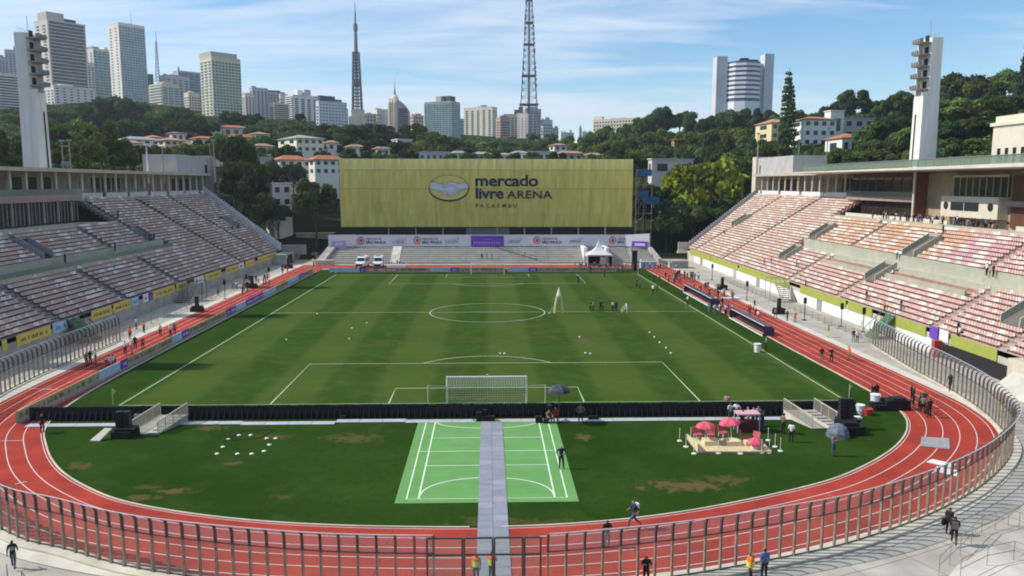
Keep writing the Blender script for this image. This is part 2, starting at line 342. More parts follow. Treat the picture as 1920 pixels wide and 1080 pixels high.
# ------------------------------------------------------------------ terrain: one sheet from the touchline to the skyline
COLX = [-900, -300, 0, 200, 400, 560, 640, 800, 1000, 1100, 1200, 1320, 1450, 1600, 1760, 1920, 2300, 3000]
def prof(*p): return p
PROF = {   # column in the view -> ground level at distances along the view
 -900: prof((0, 18), (200, 24), (400, 44), (800, 90), (3000, 130)), -300: prof((0, 18), (200, 24), (400, 44), (800, 90), (3000, 130)),
 0: prof((0, 14), (170, 20), (300, 30), (600, 66), (900, 105), (3000, 130)), 200: prof((0, 10), (190, 19), (320, 29), (450, 46), (700, 86), (3000, 125)),
 400: prof((0, 2), (200, 10), (260, 15), (360, 30), (560, 62), (800, 90), (3000, 120)), 560: prof((0, 0), (205, 4), (240, 10), (300, 22), (420, 46), (600, 66), (3000, 110)),
 640: prof((0, 0), (215, 3), (260, 14), (320, 27), (450, 46), (700, 70), (3000, 110)), 800: prof((0, 0), (215, 3), (270, 14), (350, 28), (500, 45), (800, 70), (3000, 112)),
 1000: prof((0, 0), (215, 3), (270, 14), (350, 27), (500, 43), (800, 66), (1400, 90), (3000, 160)), 1100: prof((0, 0), (215, 3), (270, 10), (340, 18), (480, 31), (800, 50), (1400, 88), (3000, 170)),
 1200: prof((0, 0), (215, 3), (260, 8), (330, 18), (430, 34), (700, 58), (3000, 125)), 1320: prof((0, 0), (215, 4), (260, 10), (320, 20), (430, 40), (600, 62), (3000, 130)),
 1450: prof((0, 4), (200, 8), (250, 15), (320, 28), (420, 44), (600, 66), (3000, 125)), 1600: prof((0, 10), (180, 17), (240, 23), (330, 34), (450, 54), (700, 76), (3000, 120)),
 1760: prof((0, 12), (165, 18), (230, 27), (320, 42), (450, 60), (700, 80), (3000, 120)), 1920: prof((0, 12), (150, 18), (220, 28), (320, 44), (450, 62), (700, 82), (3000, 120)),
 2300: prof((0, 12), (200, 22), (400, 45), (800, 85), (3000, 120)), 3000: prof((0, 12), (200, 22), (400, 45), (800, 85), (3000, 120))}
def sm(a, b, x):
    t = min(1, max(0, (x-a)/(b-a))); return t*t*(3-2*t)
def ground(x, y):
    q = np.array([x, y, 20.0])-CAM; D = math.hypot(q[0], q[1])
    dpt = max(q@AX[2], 1.0); px = 960+FPX*(q@AX[0])/dpt if q@AX[2] > 20 else (-900 if x < 0 else 3000)
    px = min(max(px, COLX[0]), COLX[-1])
    i = max(j for j in range(len(COLX)-1) if COLX[j] <= px); t = (px-COLX[i])/(COLX[i+1]-COLX[i]); t = t*t*(3-2*t)
    def ev(c):
        p = PROF[c]
        return float(np.interp(D, [a for a, _ in p], [b for _, b in p]))
    z = ev(COLX[i])*(1-t)+ev(COLX[i+1])*t
    # the bowl is level: everything inside the stands and out to the building behind the far goal
    f = max(sm(83, 96, abs(x)), sm(88, 118, y)) if y > -150 else 1.0
    f = max(f, sm(-150, -190, y)) if y < -150 else f
    return z*f - 0.06
xs = np.concatenate([np.arange(-1900, -400, 60), np.arange(-400, -110, 14), np.arange(-110, -76, 3.4), np.arange(-76, 76.1, 19), np.arange(79, 112, 3.4), np.arange(112, 400, 14), np.arange(400, 1901, 60)])
ys = np.concatenate([np.arange(-420, -130, 40), np.arange(-130, 84, 12), np.arange(84, 130, 4), np.arange(130, 420, 12), np.arange(420, 1000, 40), np.arange(1000, 2401, 200)])
b = B(); b.v = [(float(x), float(y), ground(float(x), float(y))) for y in ys for x in xs]; nx = len(xs)
b.f = [(j*nx+i, j*nx+i+1, (j+1)*nx+i+1, (j+1)*nx+i) for j in range(len(ys)-1) for i in range(nx-1)]; b.m = [0]*len(b.f); b.c = [None]*len(b.f)
struct('hills', b, M('hillside', (0.012, 0.022, 0.008), 0.95, 0.3, 0.05, c2=(0.030, 0.040, 0.016), bump=0.2, spec=0.0), smooth=True)
# floor of the bowl
b = B(); b.face([(-82, -150, -0.03), (82, -150, -0.03), (82, 92, -0.03), (-82, 92, -0.03)])
struct('pavement', b, M('bowl_pavement', (0.33, 0.30, 0.25), 0.9, 0.2, 0.35, c2=(0.50, 0.46, 0.39), bump=0.05, detail=10))
# ------------------------------------------------------------------ track
KERB = [(-39.6, 74), (-39.6, 55), (-39.6, 20), (-39.6, -10), (-39.5, -35), (-39.0, -50), (-37.4, -58.4), (-34.3, -64.2), (-30.8, -69.0), (-27.0, -72.6), (-23.0, -75.3), (-16.9, -77.6), (-10, -79.0), (-1, -79.6), (6.1, -79.15), (13, -77.5), (21.2, -74.1), (26.2, -71.1), (31.8, -66.1), (35.7, -60.8), (37.6, -55.5), (38.0, -48), (37.8, -30), (37.6, 0), (37.6, 30), (37.8, 55), (37.8, 74)]
kerb = spline(KERB, 8); lane = 1.22; TW = 6.65
kerb_out = offset(kerb, TW)
b = B()
for i in range(len(kerb)-1):
    b.face([(*kerb_out[i], 0.004), (*kerb_out[i+1], 0.004), (*kerb[i+1], 0.004), (*kerb[i], 0.004)])
b.face([(-39.6, 65.5, 0.005), (37.8, 65.5, 0.005), (37.8, 73.5, 0.005), (-39.6, 73.5, 0.005)])
struct('running_track', b, TRACK)
b = B(); inner = [(x, y) for x, y in kerb if y < 65.4]
b.face([(x, y, 0.0) for x, y in inner]); struct('lawn', b, GRASS)
b = B(); b.ribbon([p for p in offset(kerb, 0.10) if p[1] < 65], 0.22, 0, 0)
k2 = B(); kp = offset(kerb, -0.12)
for i in range(len(kerb)-1):
    if kerb[i][1] > 58: continue
    p, q = kerb[i], kerb[i+1]; p2, q2 = kp[i], kp[i+1]
    if -0.6 < (p[0]+q[0])/2 < 1.3 and p[1] < -70: continue
    k2.hexa([(*p, 0), (*q, 0), (*q2, 0), (*p2, 0), (*p, 0.06), (*q, 0.06), (*q2, 0.06), (*p2, 0.06)])
struct('kerb', k2, G_['concrete_cream'])
b = B()
for kx in range(0, 6): b.ribbon(offset(kerb, 0.12+0.03+kx*lane), 0.062 if kx else 0.05, 0.010)
for yy in (67.2, 68.4, 69.6, 70.8): b.ribbon([(-39, yy), (37, yy)], 0.06, 0.010)
for px, py, wd_, dr in ((1228, 510, 0, 0),): pass
struct('lane_markings', b, LINE)
b = B()
for i in (16, 40, 66, 84, 100, 112, 124, 138, 150, 168):
    if i < len(kerb): b.ribbon([kerb[i], kerb_out[i]], 0.05, 0.0075)
struct('track_seams', b, M('track_seam', (0.16, 0.03, 0.022), 0.9, 0.2))
# joints of the concrete outside the fence
b = B()
for dd in (TW+3.2, TW+6.0): b.ribbon(offset(kerb, dd), 0.035, -0.024)
oa, ob = offset(kerb, TW+2.2), offset(kerb, TW+10)
for i in range(24, len(kerb)-24, 3): b.ribbon([oa[i], ob[i]], 0.03, -0.022)
struct('pavement_joints', b, M('joint_dark', (0.16, 0.14, 0.12), 0.9, 0.2))
# orange stagger marks and cross marks on the bend
b = B()
for (p, q) in (((1552, 927), (1573, 937)), ((1663, 908), (1683, 916)), ((1810, 852), (1832, 860)), ((1830, 831), (1866, 832)), ((1722, 797), (1737, 799))):
    b.ribbon([onZ(*p)[:2], onZ(*q)[:2]], 0.10, 0.013)
struct('stagger_markings', b, M('orange_paint', (0.55, 0.15, 0.02), 0.8, 0.1))
b = B()
for (p, q) in (((48, 728), (110, 731)), ((70, 735), (95, 727)), ((0, 827), (45, 826)), ((28, 908), (50, 903))):
    b.ribbon([onZ(*p)[:2], onZ(*q)[:2]], 0.08, 0.013)
struct('start_markings', b, LINE)
# pale strip outside the track, on which the fence stands
b = B(); s1 = offset(kerb, TW+0.02); s2 = offset(kerb, TW+1.25)
for i in range(len(kerb)-1): b.face([(*s2[i], 0.012), (*s2[i+1], 0.012), (*s1[i+1], 0.012), (*s1[i], 0.012)])
struct('concrete_strip', b, M('pale_strip', (0.60, 0.55, 0.46), 0.9, 0.15, 0.4))
# ------------------------------------------------------------------ pitch lines
b = B(); w = 0.13; z = 0.012
def rect(x0, y0, x1, y1): b.ribbon([(x0, y0), (x1, y0), (x1, y1), (x0, y1)], w, z, closed=True)
def ln(x0, y0, x1, y1, dz=0.0): b.ribbon([(x0, y0), (x1, y1)], w, z+dz)
rect(-34, -52.5, 34, 52.5); ln(-34, 0, 34, 0, 0.002)
b.ribbon([(9.15*math.cos(t), 9.15*math.sin(t)) for t in np.linspace(0, 2*math.pi, 72)[:-1]], w, z+0.004, closed=True)
for s in (-1, 1):
    b.ribbon([(-20.16, s*52.4), (-20.16, s*36), (20.16, s*36), (20.16, s*52.4)], w, z+0.002)
    b.ribbon([(-9.16, s*52.4), (-9.16, s*47), (9.16, s*47), (9.16, s*52.4)], w, z+0.002)
    a0 = math.asin(5.5/9.15); b.ribbon([(9.15*math.cos(t), s*(41.5-9.15*math.sin(t))) for t in np.linspace(a0, math.pi-a0, 30)], w, z+0.004)
    b.box(-0.11, 0.11, s*41.5-0.11, s*41.5+0.11, z, z+0.002)
struct('pitch_markings', b, PLINE)
# ------------------------------------------------------------------ light green court and the walkway over it
b = B(); b.box(-5.9, 6.0, -75.85, -57.75, -0.01, 0.016); struct('court', b, M('court_mat', (0.115, 0.285, 0.075), 0.8, 0.1, 0.5, c2=(0.145, 0.335, 0.095), detail=8))
b = B()
for y in np.arange(-74.3, -58.5, 1.9): b.ribbon([(-5.88, y), (5.98, y)], 0.03, 0.0185)
struct('court_seams', b, M('court_seam', (0.085, 0.22, 0.06), 0.8, 0.1))
b = B(); w = 0.10; z = 0.024; CL = M('court_line', (0.70, 0.80, 0.62), 0.8, 0.05)
b.ribbon([(-5.2, -75.2), (5.3, -75.2), (5.3, -58.0), (-5.2, -58.0)], w, z, closed=True)
for x in (-4.42, 4.5): b.ribbon([(x, -75.1), (x, -58.1)], w, z+0.002)
for y, xx in ((-62.8, 4.42), (-66.0, 5.2), (-69.1, 4.42)): b.ribbon([(-xx, y), (xx+0.08, y)], w*0.8, z+0.004)
for s, y0, y1 in ((1, -75.15, -71.55), (-1, -57.95, -60.3)):
    b.ribbon([(0.04+4.44*math.cos(t), y0+(y1-y0)*math.sin(t)**0.8) for t in np.linspace(0.0, math.pi, 40)], w, z+0.006)
struct('court_markings', b, CL)
wk = thing('walkway', 'straight grey plastic panel walkway laid over the light green court', 'walkway', (0.42, -72, 0))
tile = B().box(-0.455, 0.455, -0.475, 0.475, 0.022, 0.055); WM = [M('walk_panel_%d' % i, c, 0.55, 0.08, 1.5) for i, c in enumerate(((0.27, 0.275, 0.31), (0.30, 0.305, 0.34), (0.245, 0.26, 0.295)))]
tme = [tile.mesh('floor_panel', mm) for mm in WM]
for j in range(30):
    for i in range(2): obj('floor_panel', tme[random.choice([0, 0, 1, 1, 2])], wk, (-0.465+0.93*i, 13.1-0.97*j, 0))
pb = thing('floor_strip', 'long pale grey flooring strip behind the black boards', 'flooring', (-6, -58.2, 0))
PM = M('pale_floor_panel', (0.46, 0.46, 0.50), 0.6, 0.1, 1.0); pal = B().box(-0.98, 0.98, -0.42, 0.42, 0.012, 0.042).mesh('floor_panel', PM)
for j in range(33):
    x = -38+2*j
    if -26.5 > x > -31: continue
    if -0.6 < x < 1.4 or 26.2 < x: continue
    ly = -0.0 if x > -24 else -0.3*(x < -31)
    obj('floor_panel', pal, pb, (x+6, ly+(0.25 if -13 < x < -6 else 0) - (0.25 if -22 < x < -13 else 0), 0.004*(j % 2)))
# ------------------------------------------------------------------ the two grandstands
SEATS = [Mattr('seat_plastic', 0.55, 0.35)]
RUN = {}
def seat_tint(s, y, r, rnd):
    """faded plastic: blocks of one colour as laid out in the stand, with short runs of bleached seats"""
    if s > 0:
        if y < 33 and r >= 13: base, pw = ((0.70, 0.46, 0.32), 0.38) if y > -13.5 else ((0.66, 0.42, 0.43), 0.5)
        elif y < 33: base, pw = (0.68, 0.47, 0.41), 0.36
        else: base, pw = (0.70, 0.52, 0.43), 0.36
        wh = (0.79, 0.72, 0.63)
    else: base, pw, wh = (0.57, 0.42, 0.38), 0.30, (0.78, 0.72, 0.66)
    k_ = (s, r); n_, w_ = RUN.get(k_, (0, False))
    if n_ <= 0: w_ = rnd[0] < pw; n_ = int(1+3*rnd[1]) if w_ else int(1+4*rnd[1])
    RUN[k_] = (n_-1, w_)
    if w_: base = wh
    k = 0.88+0.24*rnd[1]; return tuple(min(0.85, c*k) for c in base)
def seat_faces(b, x, y, z, s, col):
    # pan and back of one seat, the sitter faces the pitch (towards -s)
    w = 0.21; f0 = x-s*0.30; f1 = x+s*0.06
    b.box(min(f0, f1), max(f0, f1), y-w, y+w, z+0.34, z+0.40, 0, col)
    g0, g1 = x+s*0.06, x+s*0.12
    b.box(min(g0, g1), max(g0, g1), y-w, y+w, z+0.32, z+0.70, 0, col)
def stand(s):
    side = 'left' if s < 0 else 'right'
    YE = (lambda r: 83+0.40*r) if s < 0 else (lambda r: 87.5+0.48*r)
    lab = 'shaded terraced grandstand opposite the canopied one, with mauve seats' if s < 0 else 'sunlit terraced grandstand of pink and orange seats below the long canopy'
    T = thing('grandstand', lab, 'grandstand', (s*54, 15, 0))
    YW = 33.0; r_hi = 21 if s < 0 else 22; y_hi = 27.3 if s < 0 else 36.5; Y0 = -64
    def y0(r): return YW if 10 <= r <= 12 else (y_hi if r >= r_hi else Y0)
    for r in range(30):
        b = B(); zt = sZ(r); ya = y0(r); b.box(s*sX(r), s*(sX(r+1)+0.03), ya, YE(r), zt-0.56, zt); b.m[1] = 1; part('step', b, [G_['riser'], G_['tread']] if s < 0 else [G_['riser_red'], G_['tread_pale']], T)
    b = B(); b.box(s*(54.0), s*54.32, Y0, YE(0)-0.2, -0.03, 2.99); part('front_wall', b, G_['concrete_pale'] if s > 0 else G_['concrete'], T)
    # level cross walkway and its parapet, then the wall under the upper tier
    b = B(); b.box(s*sX(10), s*sX(13), Y0, YW, sZ(10)-0.5, sZ(10)-0.02); part('walkway_floor', b, G_['concrete'] if s < 0 else M('ledge_floor', (0.46, 0.45, 0.34), 0.85, 0.15, 0.5, detail=8), T)
    b = B(); b.box(s*(sX(10)-0.14), s*(sX(10)-0.005), Y0, YW-0.3, sZ(9)+0.005, sZ(10)+(0.35 if s < 0 else 0.12)); part('walkway_wall', b, G_['ledge'], T)
    b = B(); b.box(s*(sX(13)-0.16), s*(sX(13)-0.004), Y0, YW-0.1, sZ(10)-0.02, sZ(13)+0.25); part('upper_wall', b, G_['ledge'], T)
    g = B()
    for y in np.arange(-40, YW-1, 2.0): g.box(s*(sX(10)-0.08), s*(sX(10)-0.05), y+0.05, y+1.95, sZ(10)+0.36, sZ(10)+1.05)
    if s < 0: part('glass_rail', g, GLASS_GREEN, T, kind='stuff')
    # upper terrace before the pavilion
    zt = sZ(r_hi)+0.02; b = B(); b.box(s*sX(r_hi), s*(77.4), Y0, y_hi, zt-0.5, zt); part('terrace_floor', b, G_['concrete'], T)
    b = B(); b.box(s*(sX(r_hi)-0.15), s*(sX(r_hi)-0.004), Y0, y_hi-1 if s > 0 else 11.5, zt-0.5, zt+0.55); part('terrace_wall', b, G_['ledge'], T)
    if s > 0:
        b = B(); b.box(73.0, 73.2, -1, 35.0, zt+0.001, zt+1.0); b.box(73.0, 73.2, -40, -17.5, zt+0.001, zt+1.0); part('terrace_parapet', b, G_['cream'], T)
    # stepped end parapet with its coping
    for r in range(0, 31, 1):
        b = B(); zt = sZ(r)+(1.5 if s > 0 else 2.0); y = YE(r)
        b.box(s*(sX(r)-0.0), s*(sX(r+1)+0.001), y, y+0.45, sZ(r)-2.2, zt); part('parapet_block', b, M('parapet_render', (0.43, 0.42, 0.41), 0.85, 0.12, 0.6) if s > 0 else M('parapet_white', (0.68, 0.67, 0.66), 0.85, 0.12, 0.6), T)
    if s > 0:
        b = B(); b.box(51.6, 53.99, 87.4, 87.9, 2.2, 4.6); b.box(51.4, 54, 86.6, 88.2, 1.7, 2.2); part('end_wall', b, G_['concrete_pale'], T)
    else:
        b = B(); b.box(-53.99, -47.5, 83.0, 83.45, 1.9, 4.4); part('end_wall', b, G_['concrete_grey'], T)
        b = B(); b.box(-53.99, -50.6, 74.5, 82.9, -0.03, 2.6); part('end_block', b, G_['concrete'], T)
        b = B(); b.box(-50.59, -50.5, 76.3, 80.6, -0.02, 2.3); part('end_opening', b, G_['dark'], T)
    # aisles: small stairs between the seat blocks
    low = [-43.5, -24.4, -5.8, 14.6] if s < 0 else [-44.5, -31.5, -5.0, 15.2]
    upp = [-26.5, -7.4, 12.0, 28.3] if s < 0 else [-44.5, -25.4, 12.6]
    full = [50.2, 68.5] if s < 0 else [55.2, 79.6]
    aisles = [(y, 0, 10) for y in low+([] if s > 0 else [])]+[(y, 13, r_hi if y < y_hi else 30) for y in upp]+[(y, 0, 30) for y in full]
    if s < 0: aisles = [(y, a, (30 if (y > 27 and a) else c)) for y, a, c in aisles]
    for y, ra, rb in aisles:
        b = B()
        for r in range(ra, rb): b.box(s*(sX(r)+0.40), s*(sX(r+1)+0.02), y-0.6, y+0.6, sZ(r)-0.1, sZ(r)+0.24)
        part('aisle_stair', b, G_['concrete_grey'] if s < 0 else G_['concrete'], T)
        b = B()
        if (s < 0 and y in (50.2, 14.6, -5.8, 28.3)) or (s > 0 and y == 55.2):
            for r in range(ra, rb, 2): b.tube((s*sX(r), y+0.65, sZ(r)), (s*sX(r), y+0.65, sZ(r)+0.95), 0.03, n=4)
            b.tube((s*sX(ra), y+0.65, sZ(ra)+0.95), (s*sX(rb-1), y+0.65, sZ(rb-1)+0.95), 0.035, n=4); part('handrail', b, G_['steel_dark'], T)
    # vomitories: walled slots in the seating
    voms = [(28.5, 13.6, 17.4), (-7.4+0.1, 13.2, 18), (79.0, 12.2, 16.6)] if s < 0 else [(29.0, 5.2, 9.4), (30.2, 13.6, 18.2), (-6.6, 5.6, 9.6), (-6.2, 13.2, 18.4), (-41.0, 4.2, 9.0), (80.0, 13.0, 18.0)]
    for y, ra, rb in voms:
        a0, a1 = sX(ra), sX(rb); b = B(); h = 1.05; hw = 1.7 if s > 0 else 1.3
        for yy in (y-hw, y+hw-0.18): b.hexa([tuple(p) for p in ([(s*a0, yy, sZ(ra)-0.3), (s*a1, yy, sZ(ra)-0.3), (s*a1, yy+0.18, sZ(ra)-0.3), (s*a0, yy+0.18, sZ(ra)-0.3), (s*a0, yy, sZ(ra)+h), (s*a1, yy, sZ(rb)+h), (s*a1, yy+0.18, sZ(rb)+h), (s*a0, yy+0.18, sZ(ra)+h)] if s > 0 else [(s*a1, yy, sZ(ra)-0.3), (s*a0, yy, sZ(ra)-0.3), (s*a0, yy+0.18, sZ(ra)-0.3), (s*a1, yy+0.18, sZ(ra)-0.3), (s*a1, yy, sZ(rb)+h), (s*a0, yy, sZ(ra)+h), (s*a0, yy+0.18, sZ(ra)+h), (s*a1, yy+0.18, sZ(rb)+h)])])
        b.box(s*(a1), s*(a1+0.2), y-hw, y+hw, sZ(rb)-0.4, sZ(rb)+h); part('vomitory_wall', b, G_['ledge'] if s > 0 else G_['concrete_grey'], T)
        b = B(); b.box(s*(a1-0.06), s*(a1-0.01), y-hw+0.2, y+hw-0.2, sZ(ra), sZ(rb)+0.6); b.hexa([(min(s*a0, s*a1), y-hw+0.19, (sZ(ra) if s > 0 else sZ(rb))-0.1), (max(s*a0, s*a1), y-hw+0.19, (sZ(rb) if s > 0 else sZ(ra))-0.1), (max(s*a0, s*a1), y+hw-0.19, (sZ(rb) if s > 0 else sZ(ra))-0.1), (min(s*a0, s*a1), y+hw-0.19, (sZ(ra) if s > 0 else sZ(rb))-0.1)]+[(min(s*a0, s*a1), y-hw+0.19, (sZ(ra) if s > 0 else sZ(rb))+0.14), (max(s*a0, s*a1), y-hw+0.19, (sZ(rb) if s > 0 else sZ(ra))+0.14), (max(s*a0, s*a1), y+hw-0.19, (sZ(rb) if s > 0 else sZ(ra))+0.14), (min(s*a0, s*a1), y+hw-0.19, (sZ(ra) if s > 0 else sZ(rb))+0.14)])
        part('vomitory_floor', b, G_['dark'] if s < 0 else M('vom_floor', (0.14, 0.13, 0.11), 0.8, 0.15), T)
    # seats
    pos = []
    for r in range(30):
        ya = y0(r)+0.8; ye = YE(r)-0.5
        for y in np.arange(max(ya, -58), ye, 0.52):
            if any(ra <= r < rb and abs(y-ay) < 0.85 for ay, ra, rb in aisles): continue
            if any(ra-0.6 <= r <= rb+0.4 and abs(y-vy) < (1.95 if s > 0 else 1.6) for vy, ra, rb in voms): continue
            if s > 0 and r in (7, 8, 9) and (-4.0 < y < 13.5 or -29.5 < y < -9): continue
            pos.append((r, y))
    vis = []
    for r, y in pos:
        px, py, d = toPx((s*sX(r), y, sZ(r)+0.6)); vis.append(d if (8 < px < 1912 and py < 1075) else 9e9)
    order = np.argsort(vis); near = set(int(i) for i in order[:290])
    protos = []
    for q in range(6):
        b = B(); RUN.clear(); c = seat_tint(s, -30, 5, (0.1 if q < 1 else 0.9, RNG.random())); seat_faces(b, 0, 0, 0, s, c); protos.append(b.mesh('seat', SEATS))
    rest = B()
    for i, (r, y) in enumerate(pos):
        x = s*(sX(r)+0.50); rnd = RNG.random(2)
        if i in near:
            o = obj('seat', protos[int(rnd[0]*6) % 6], T, (x-s*54, y-15, sZ(r)))
        else: seat_faces(rest, x, y, sZ(r), s, seat_tint(s, y, r, rnd))
    part('seat_rows', rest, SEATS, T, kind='stuff')
    if s > 0:   # pale ledge blocks between the seat blocks of the lower tier
        b = B()
        for ya, yb, ra, rb in ((-4.0, 13.4, 7, 10), (-29.0, -9.2, 7, 10)): b.box(sX(ra), sX(ra)+0.25, ya, yb, sZ(ra), sZ(ra)+0.85); b.box(sX(ra)+0.251, sX(rb)-0.15, ya, yb, sZ(ra), sZ(ra)+0.3)
        part('ledge_block', b, G_['ledge'], T)
    return T
stand(-1); stand(1)
# ------------------------------------------------------------------ pavilions along the top of the stands
def pavilion(s):
    lab = 'low columned gallery along the top of the shaded stand' if s < 0 else 'canopied brown tribune building at the top of the sunlit stand'
    ye = 96.5 if s < 0 else 101.5; ya = -30 if s < 0 else 41.0
    T = thing('pavilion', lab, 'building', (s*79, 30, 17))
    zf, zr = 17.55, 22.35
    b = B(); b.box(s*77.12, s*86, ya, ye, zf-0.5, zf); part('floor', b, G_['concrete'], T)
    b = B(); b.box(s*75.9, s*86, ya, ye+0.3, zr, zr+0.62); part('roof', b, M('roof_slab', (0.50, 0.44, 0.33), 0.85, 0.12, 0.4), T)
    b = B(); b.box(s*80.6, s*80.9, ya, ye, zf, zr); part('back_wall', b, M('gallery_wall', (0.40, 0.36, 0.28), 0.85, 0.1, 0.5), T)
    cb = B().box(-0.16, 0.16, -0.19, 0.19, zf-17, zr-17).mesh('column', G_['cream']); y = ya+0.4; i = 0
    dm = [M('gallery_door_%d' % q, c, 0.6, 0.15, 1.0) for q, c in enumerate(((0.03, 0.028, 0.025), (0.22, 0.20, 0.15), (0.33, 0.20, 0.17), (0.05, 0.04, 0.035), (0.30, 0.27, 0.20)))]
    while y < ye-1:
        obj('column', cb, T, (s*77.5-s*79, y-30, 0))
        b = B(); b.box(s*80.45, s*80.59, y+0.5, y+3.9, zf, zr-0.9); part('door', b, dm[(i*7+3*(i % 3)) % 5], T)
        y += 4.6 if s < 0 else 4.35; i += 1
    b = B(); y = 28 if s < 0 else 41.5
    while y < ye-3:
        y2 = min(y+(9 if s < 0 else 12.5), ye-2); b.box(s*76.95, s*77.11, y, y2, 16.6, 18.45); y = y2+1.6
    part('parapet', b, G_['white'] if s > 0 else M('parapet_dull', (0.55, 0.53, 0.50), 0.8, 0.1), T)
    # end block with its stair tower
    y0, y1 = (77.5, 103.0) if s < 0 else (76.2, 104)
    b = B(); b.box(s*77.6, s*86, y0, y1-1.6, zr+0.63, 27.5); part('end_block', b, M('block_render', (0.44, 0.43, 0.41), 0.85, 0.1, 0.4), T)
    b = B(); b.box(s*77.0, s*86, y1-1.59, y1+1.5, 9, 27.9); part('stair_tower', b, G_['concrete'] if s < 0 else G_['cream'], T)
    b = B(); b.box(s*77.52, s*77.6, (97.2 if s < 0 else 100.2), (98.9 if s < 0 else 100.9), zr+0.64, 25.4); part('doorway', b, G_['dark'], T)
    b = B(); b.tube((s*78, y1, 27.8), (s*78, y1, 31.5), 0.07, n=5); part('mast', b, G_['steel'], T)
    if s < 0:
        # nearer the camera the gallery is two storeys: balcony band and dark glazing
        b = B(); b.box(-76.1, -77.1, -60, 27.2, 17.15, 18.3); part('balcony_band', b, G_['pinkish'], T)
        b = B(); b.box(-76.9, -77.1, -60, 27.2, 13.2, 17.14); part('glazing', b, G_['darkglass'], T)
        mb = B().box(-0.06, 0.06, -0.07, 0.07, -3.7, 0.0).mesh('mullion', G_['steel']); mc = B().box(-0.14, 0.14, -0.16, 0.16, -3.7, 0.0).mesh('pillar', G_['concrete'])
        for i, y in enumerate(np.arange(-8, 27.2, 1.15)): obj('mullion' if i % 4 else 'pillar', mb if i % 4 else mc, T, (-76.82+79+(0.1 if i % 4 == 0 else 0), y-30, 17.13-17))
        b = B(); b.box(-76.2, -76.26, -20, 27.0, 18.31, 19.3); part('glass_rail', b, GLASS_GREEN, T)
        for y in np.arange(28.5, 60, 2.1):
            b = B(); b.box(-76.98, -77.02, y, y+1.9, 18.46, 19.3); part('glass_panel', b, GLASS, T)
        return T
    # right: canopy, two storeys, the projecting white box
    b = B(); b.hexa([(68.9, -64, 22.55), (84, -64, 22.3), (84, 57.5, 22.3), (70.2, 57.5, 22.72), (68.9, -64, 23.2), (84, -64, 23.45), (84, 57.5, 23.45), (70.2, 57.5, 22.95)]); part('canopy', b, M('canopy_render', (0.62, 0.57, 0.48), 0.8, 0.08, 0.3), T)
    b = B(); b.box(77.0, 77.3, 12.6, 40.9, 13.58, 22.3); part('facade', b, G_['brown'], T)
    b = B(); b.box(77.0, 77.4, -62, 12.59, 13.58, 22.3); part('facade', b, M('facade_beige', (0.38, 0.30, 0.20), 0.8, 0.15, 0.5), T)
    b = B(); b.box(74.6, 77.0, 12.3, 12.6, 13.58, 22.3); part('side_wall', b, M('brown_wall', (0.19, 0.075, 0.045), 0.8, 0.12, 0.7), T)
    b = B(); b.box(75.6, 76.99, 13.8, 40.9, 17.1, 17.95); part('balcony_band', b, G_['pinkish'], T)
    b = B(); b.box(75.62, 75.68, 13.8, 40.9, 17.96, 18.9); part('glass_rail', b, GLASS_GREEN, T)
    for i, y in enumerate(np.arange(14.4, 40, 3.4)):
        b = B(); b.box(76.9, 76.99, y, y+2.5, 18.1, 21.2); f = part('window', b, G_['darkglass'], T); q = B(); q.box(76.84, 76.9, y-0.1, y+2.6, 21.2, 21.55); part('lintel', q, G_['pinkish'], f, root=T)
        b = B(); b.box(76.9, 76.99, y, y+3.0, 13.7, 16.9); f = part('window', b, G_['darkglass'], T)
        q = B()
        for k_ in (0.0, 1.0, 2.0, 2.9): q.box(76.82, 76.9, y+k_, y+k_+0.1, 13.7, 16.9)
        part('mullion', q, G_['brown'], f, root=T)
    b = B(); b.box(75.4, 76.99, -9.6, 5.2, 15.1, 18.4); part('press_box', b, G_['cream'], T)
    b = B(); b.box(75.3, 75.4, -5.0, -1.4, 16.2, 17.5); b.box(75.3, 75.4, -1.1, 2.3, 16.2, 17.5); part('window_strip', b, G_['dark'], T)
    for y in (3.7, -7.9):
        b = B(); b.tube((75.4, y, 16.9), (75.3, y, 16.9), 0.62, n=14); part('porthole', b, G_['dark'], T)
    b = B(); b.box(76.6, 76.98, -9.8, 3.8, 18.5, 21.4); f = part('glazing', b, G_['darkglass'], T)
    q = B()
    for y in np.arange(-9.8, 3.9, 1.7): q.box(76.52, 76.6, y-0.05, y+0.05, 18.5, 21.4)
    q.box(76.4, 76.6, -10, 4.0, 21.4, 21.75); part('mullion', q, G_['concrete_cream'], f, root=T)
    b = B(); b.box(76.7, 76.99, -17.5, -10.6, 14, 21.6); part('facade_panel', b, G_['brown'], T)
    b = B(); b.box(75.9, 76.99, -40, -10.0, 17.1, 17.9); part('balcony_band', b, G_['pinkish'], T)
    b = B(); b.tube((74.4, 12.0, 13.6), (74.4, 12.0, 22.4), 0.22, n=10); part('column', b, G_['cream'], T)
    for y in np.arange(-44, 54, 2.4):
        b = B(); b.box(71.6, 71.66, y, y+2.3, 23.2, 24.35); part('glass_panel', b, GLASS_GREEN, T)
    b = B(); b.box(71.5, 71.75, -44, 54.2, 24.36, 24.44)
    for y in np.arange(-44, 54.2, 2.4): b.box(71.55, 71.7, y-0.09, y-0.01, 23.1, 24.36)
    part('roof_rail', b, G_['steel'], T)
    return T
pavilion(-1); pavilion(1)
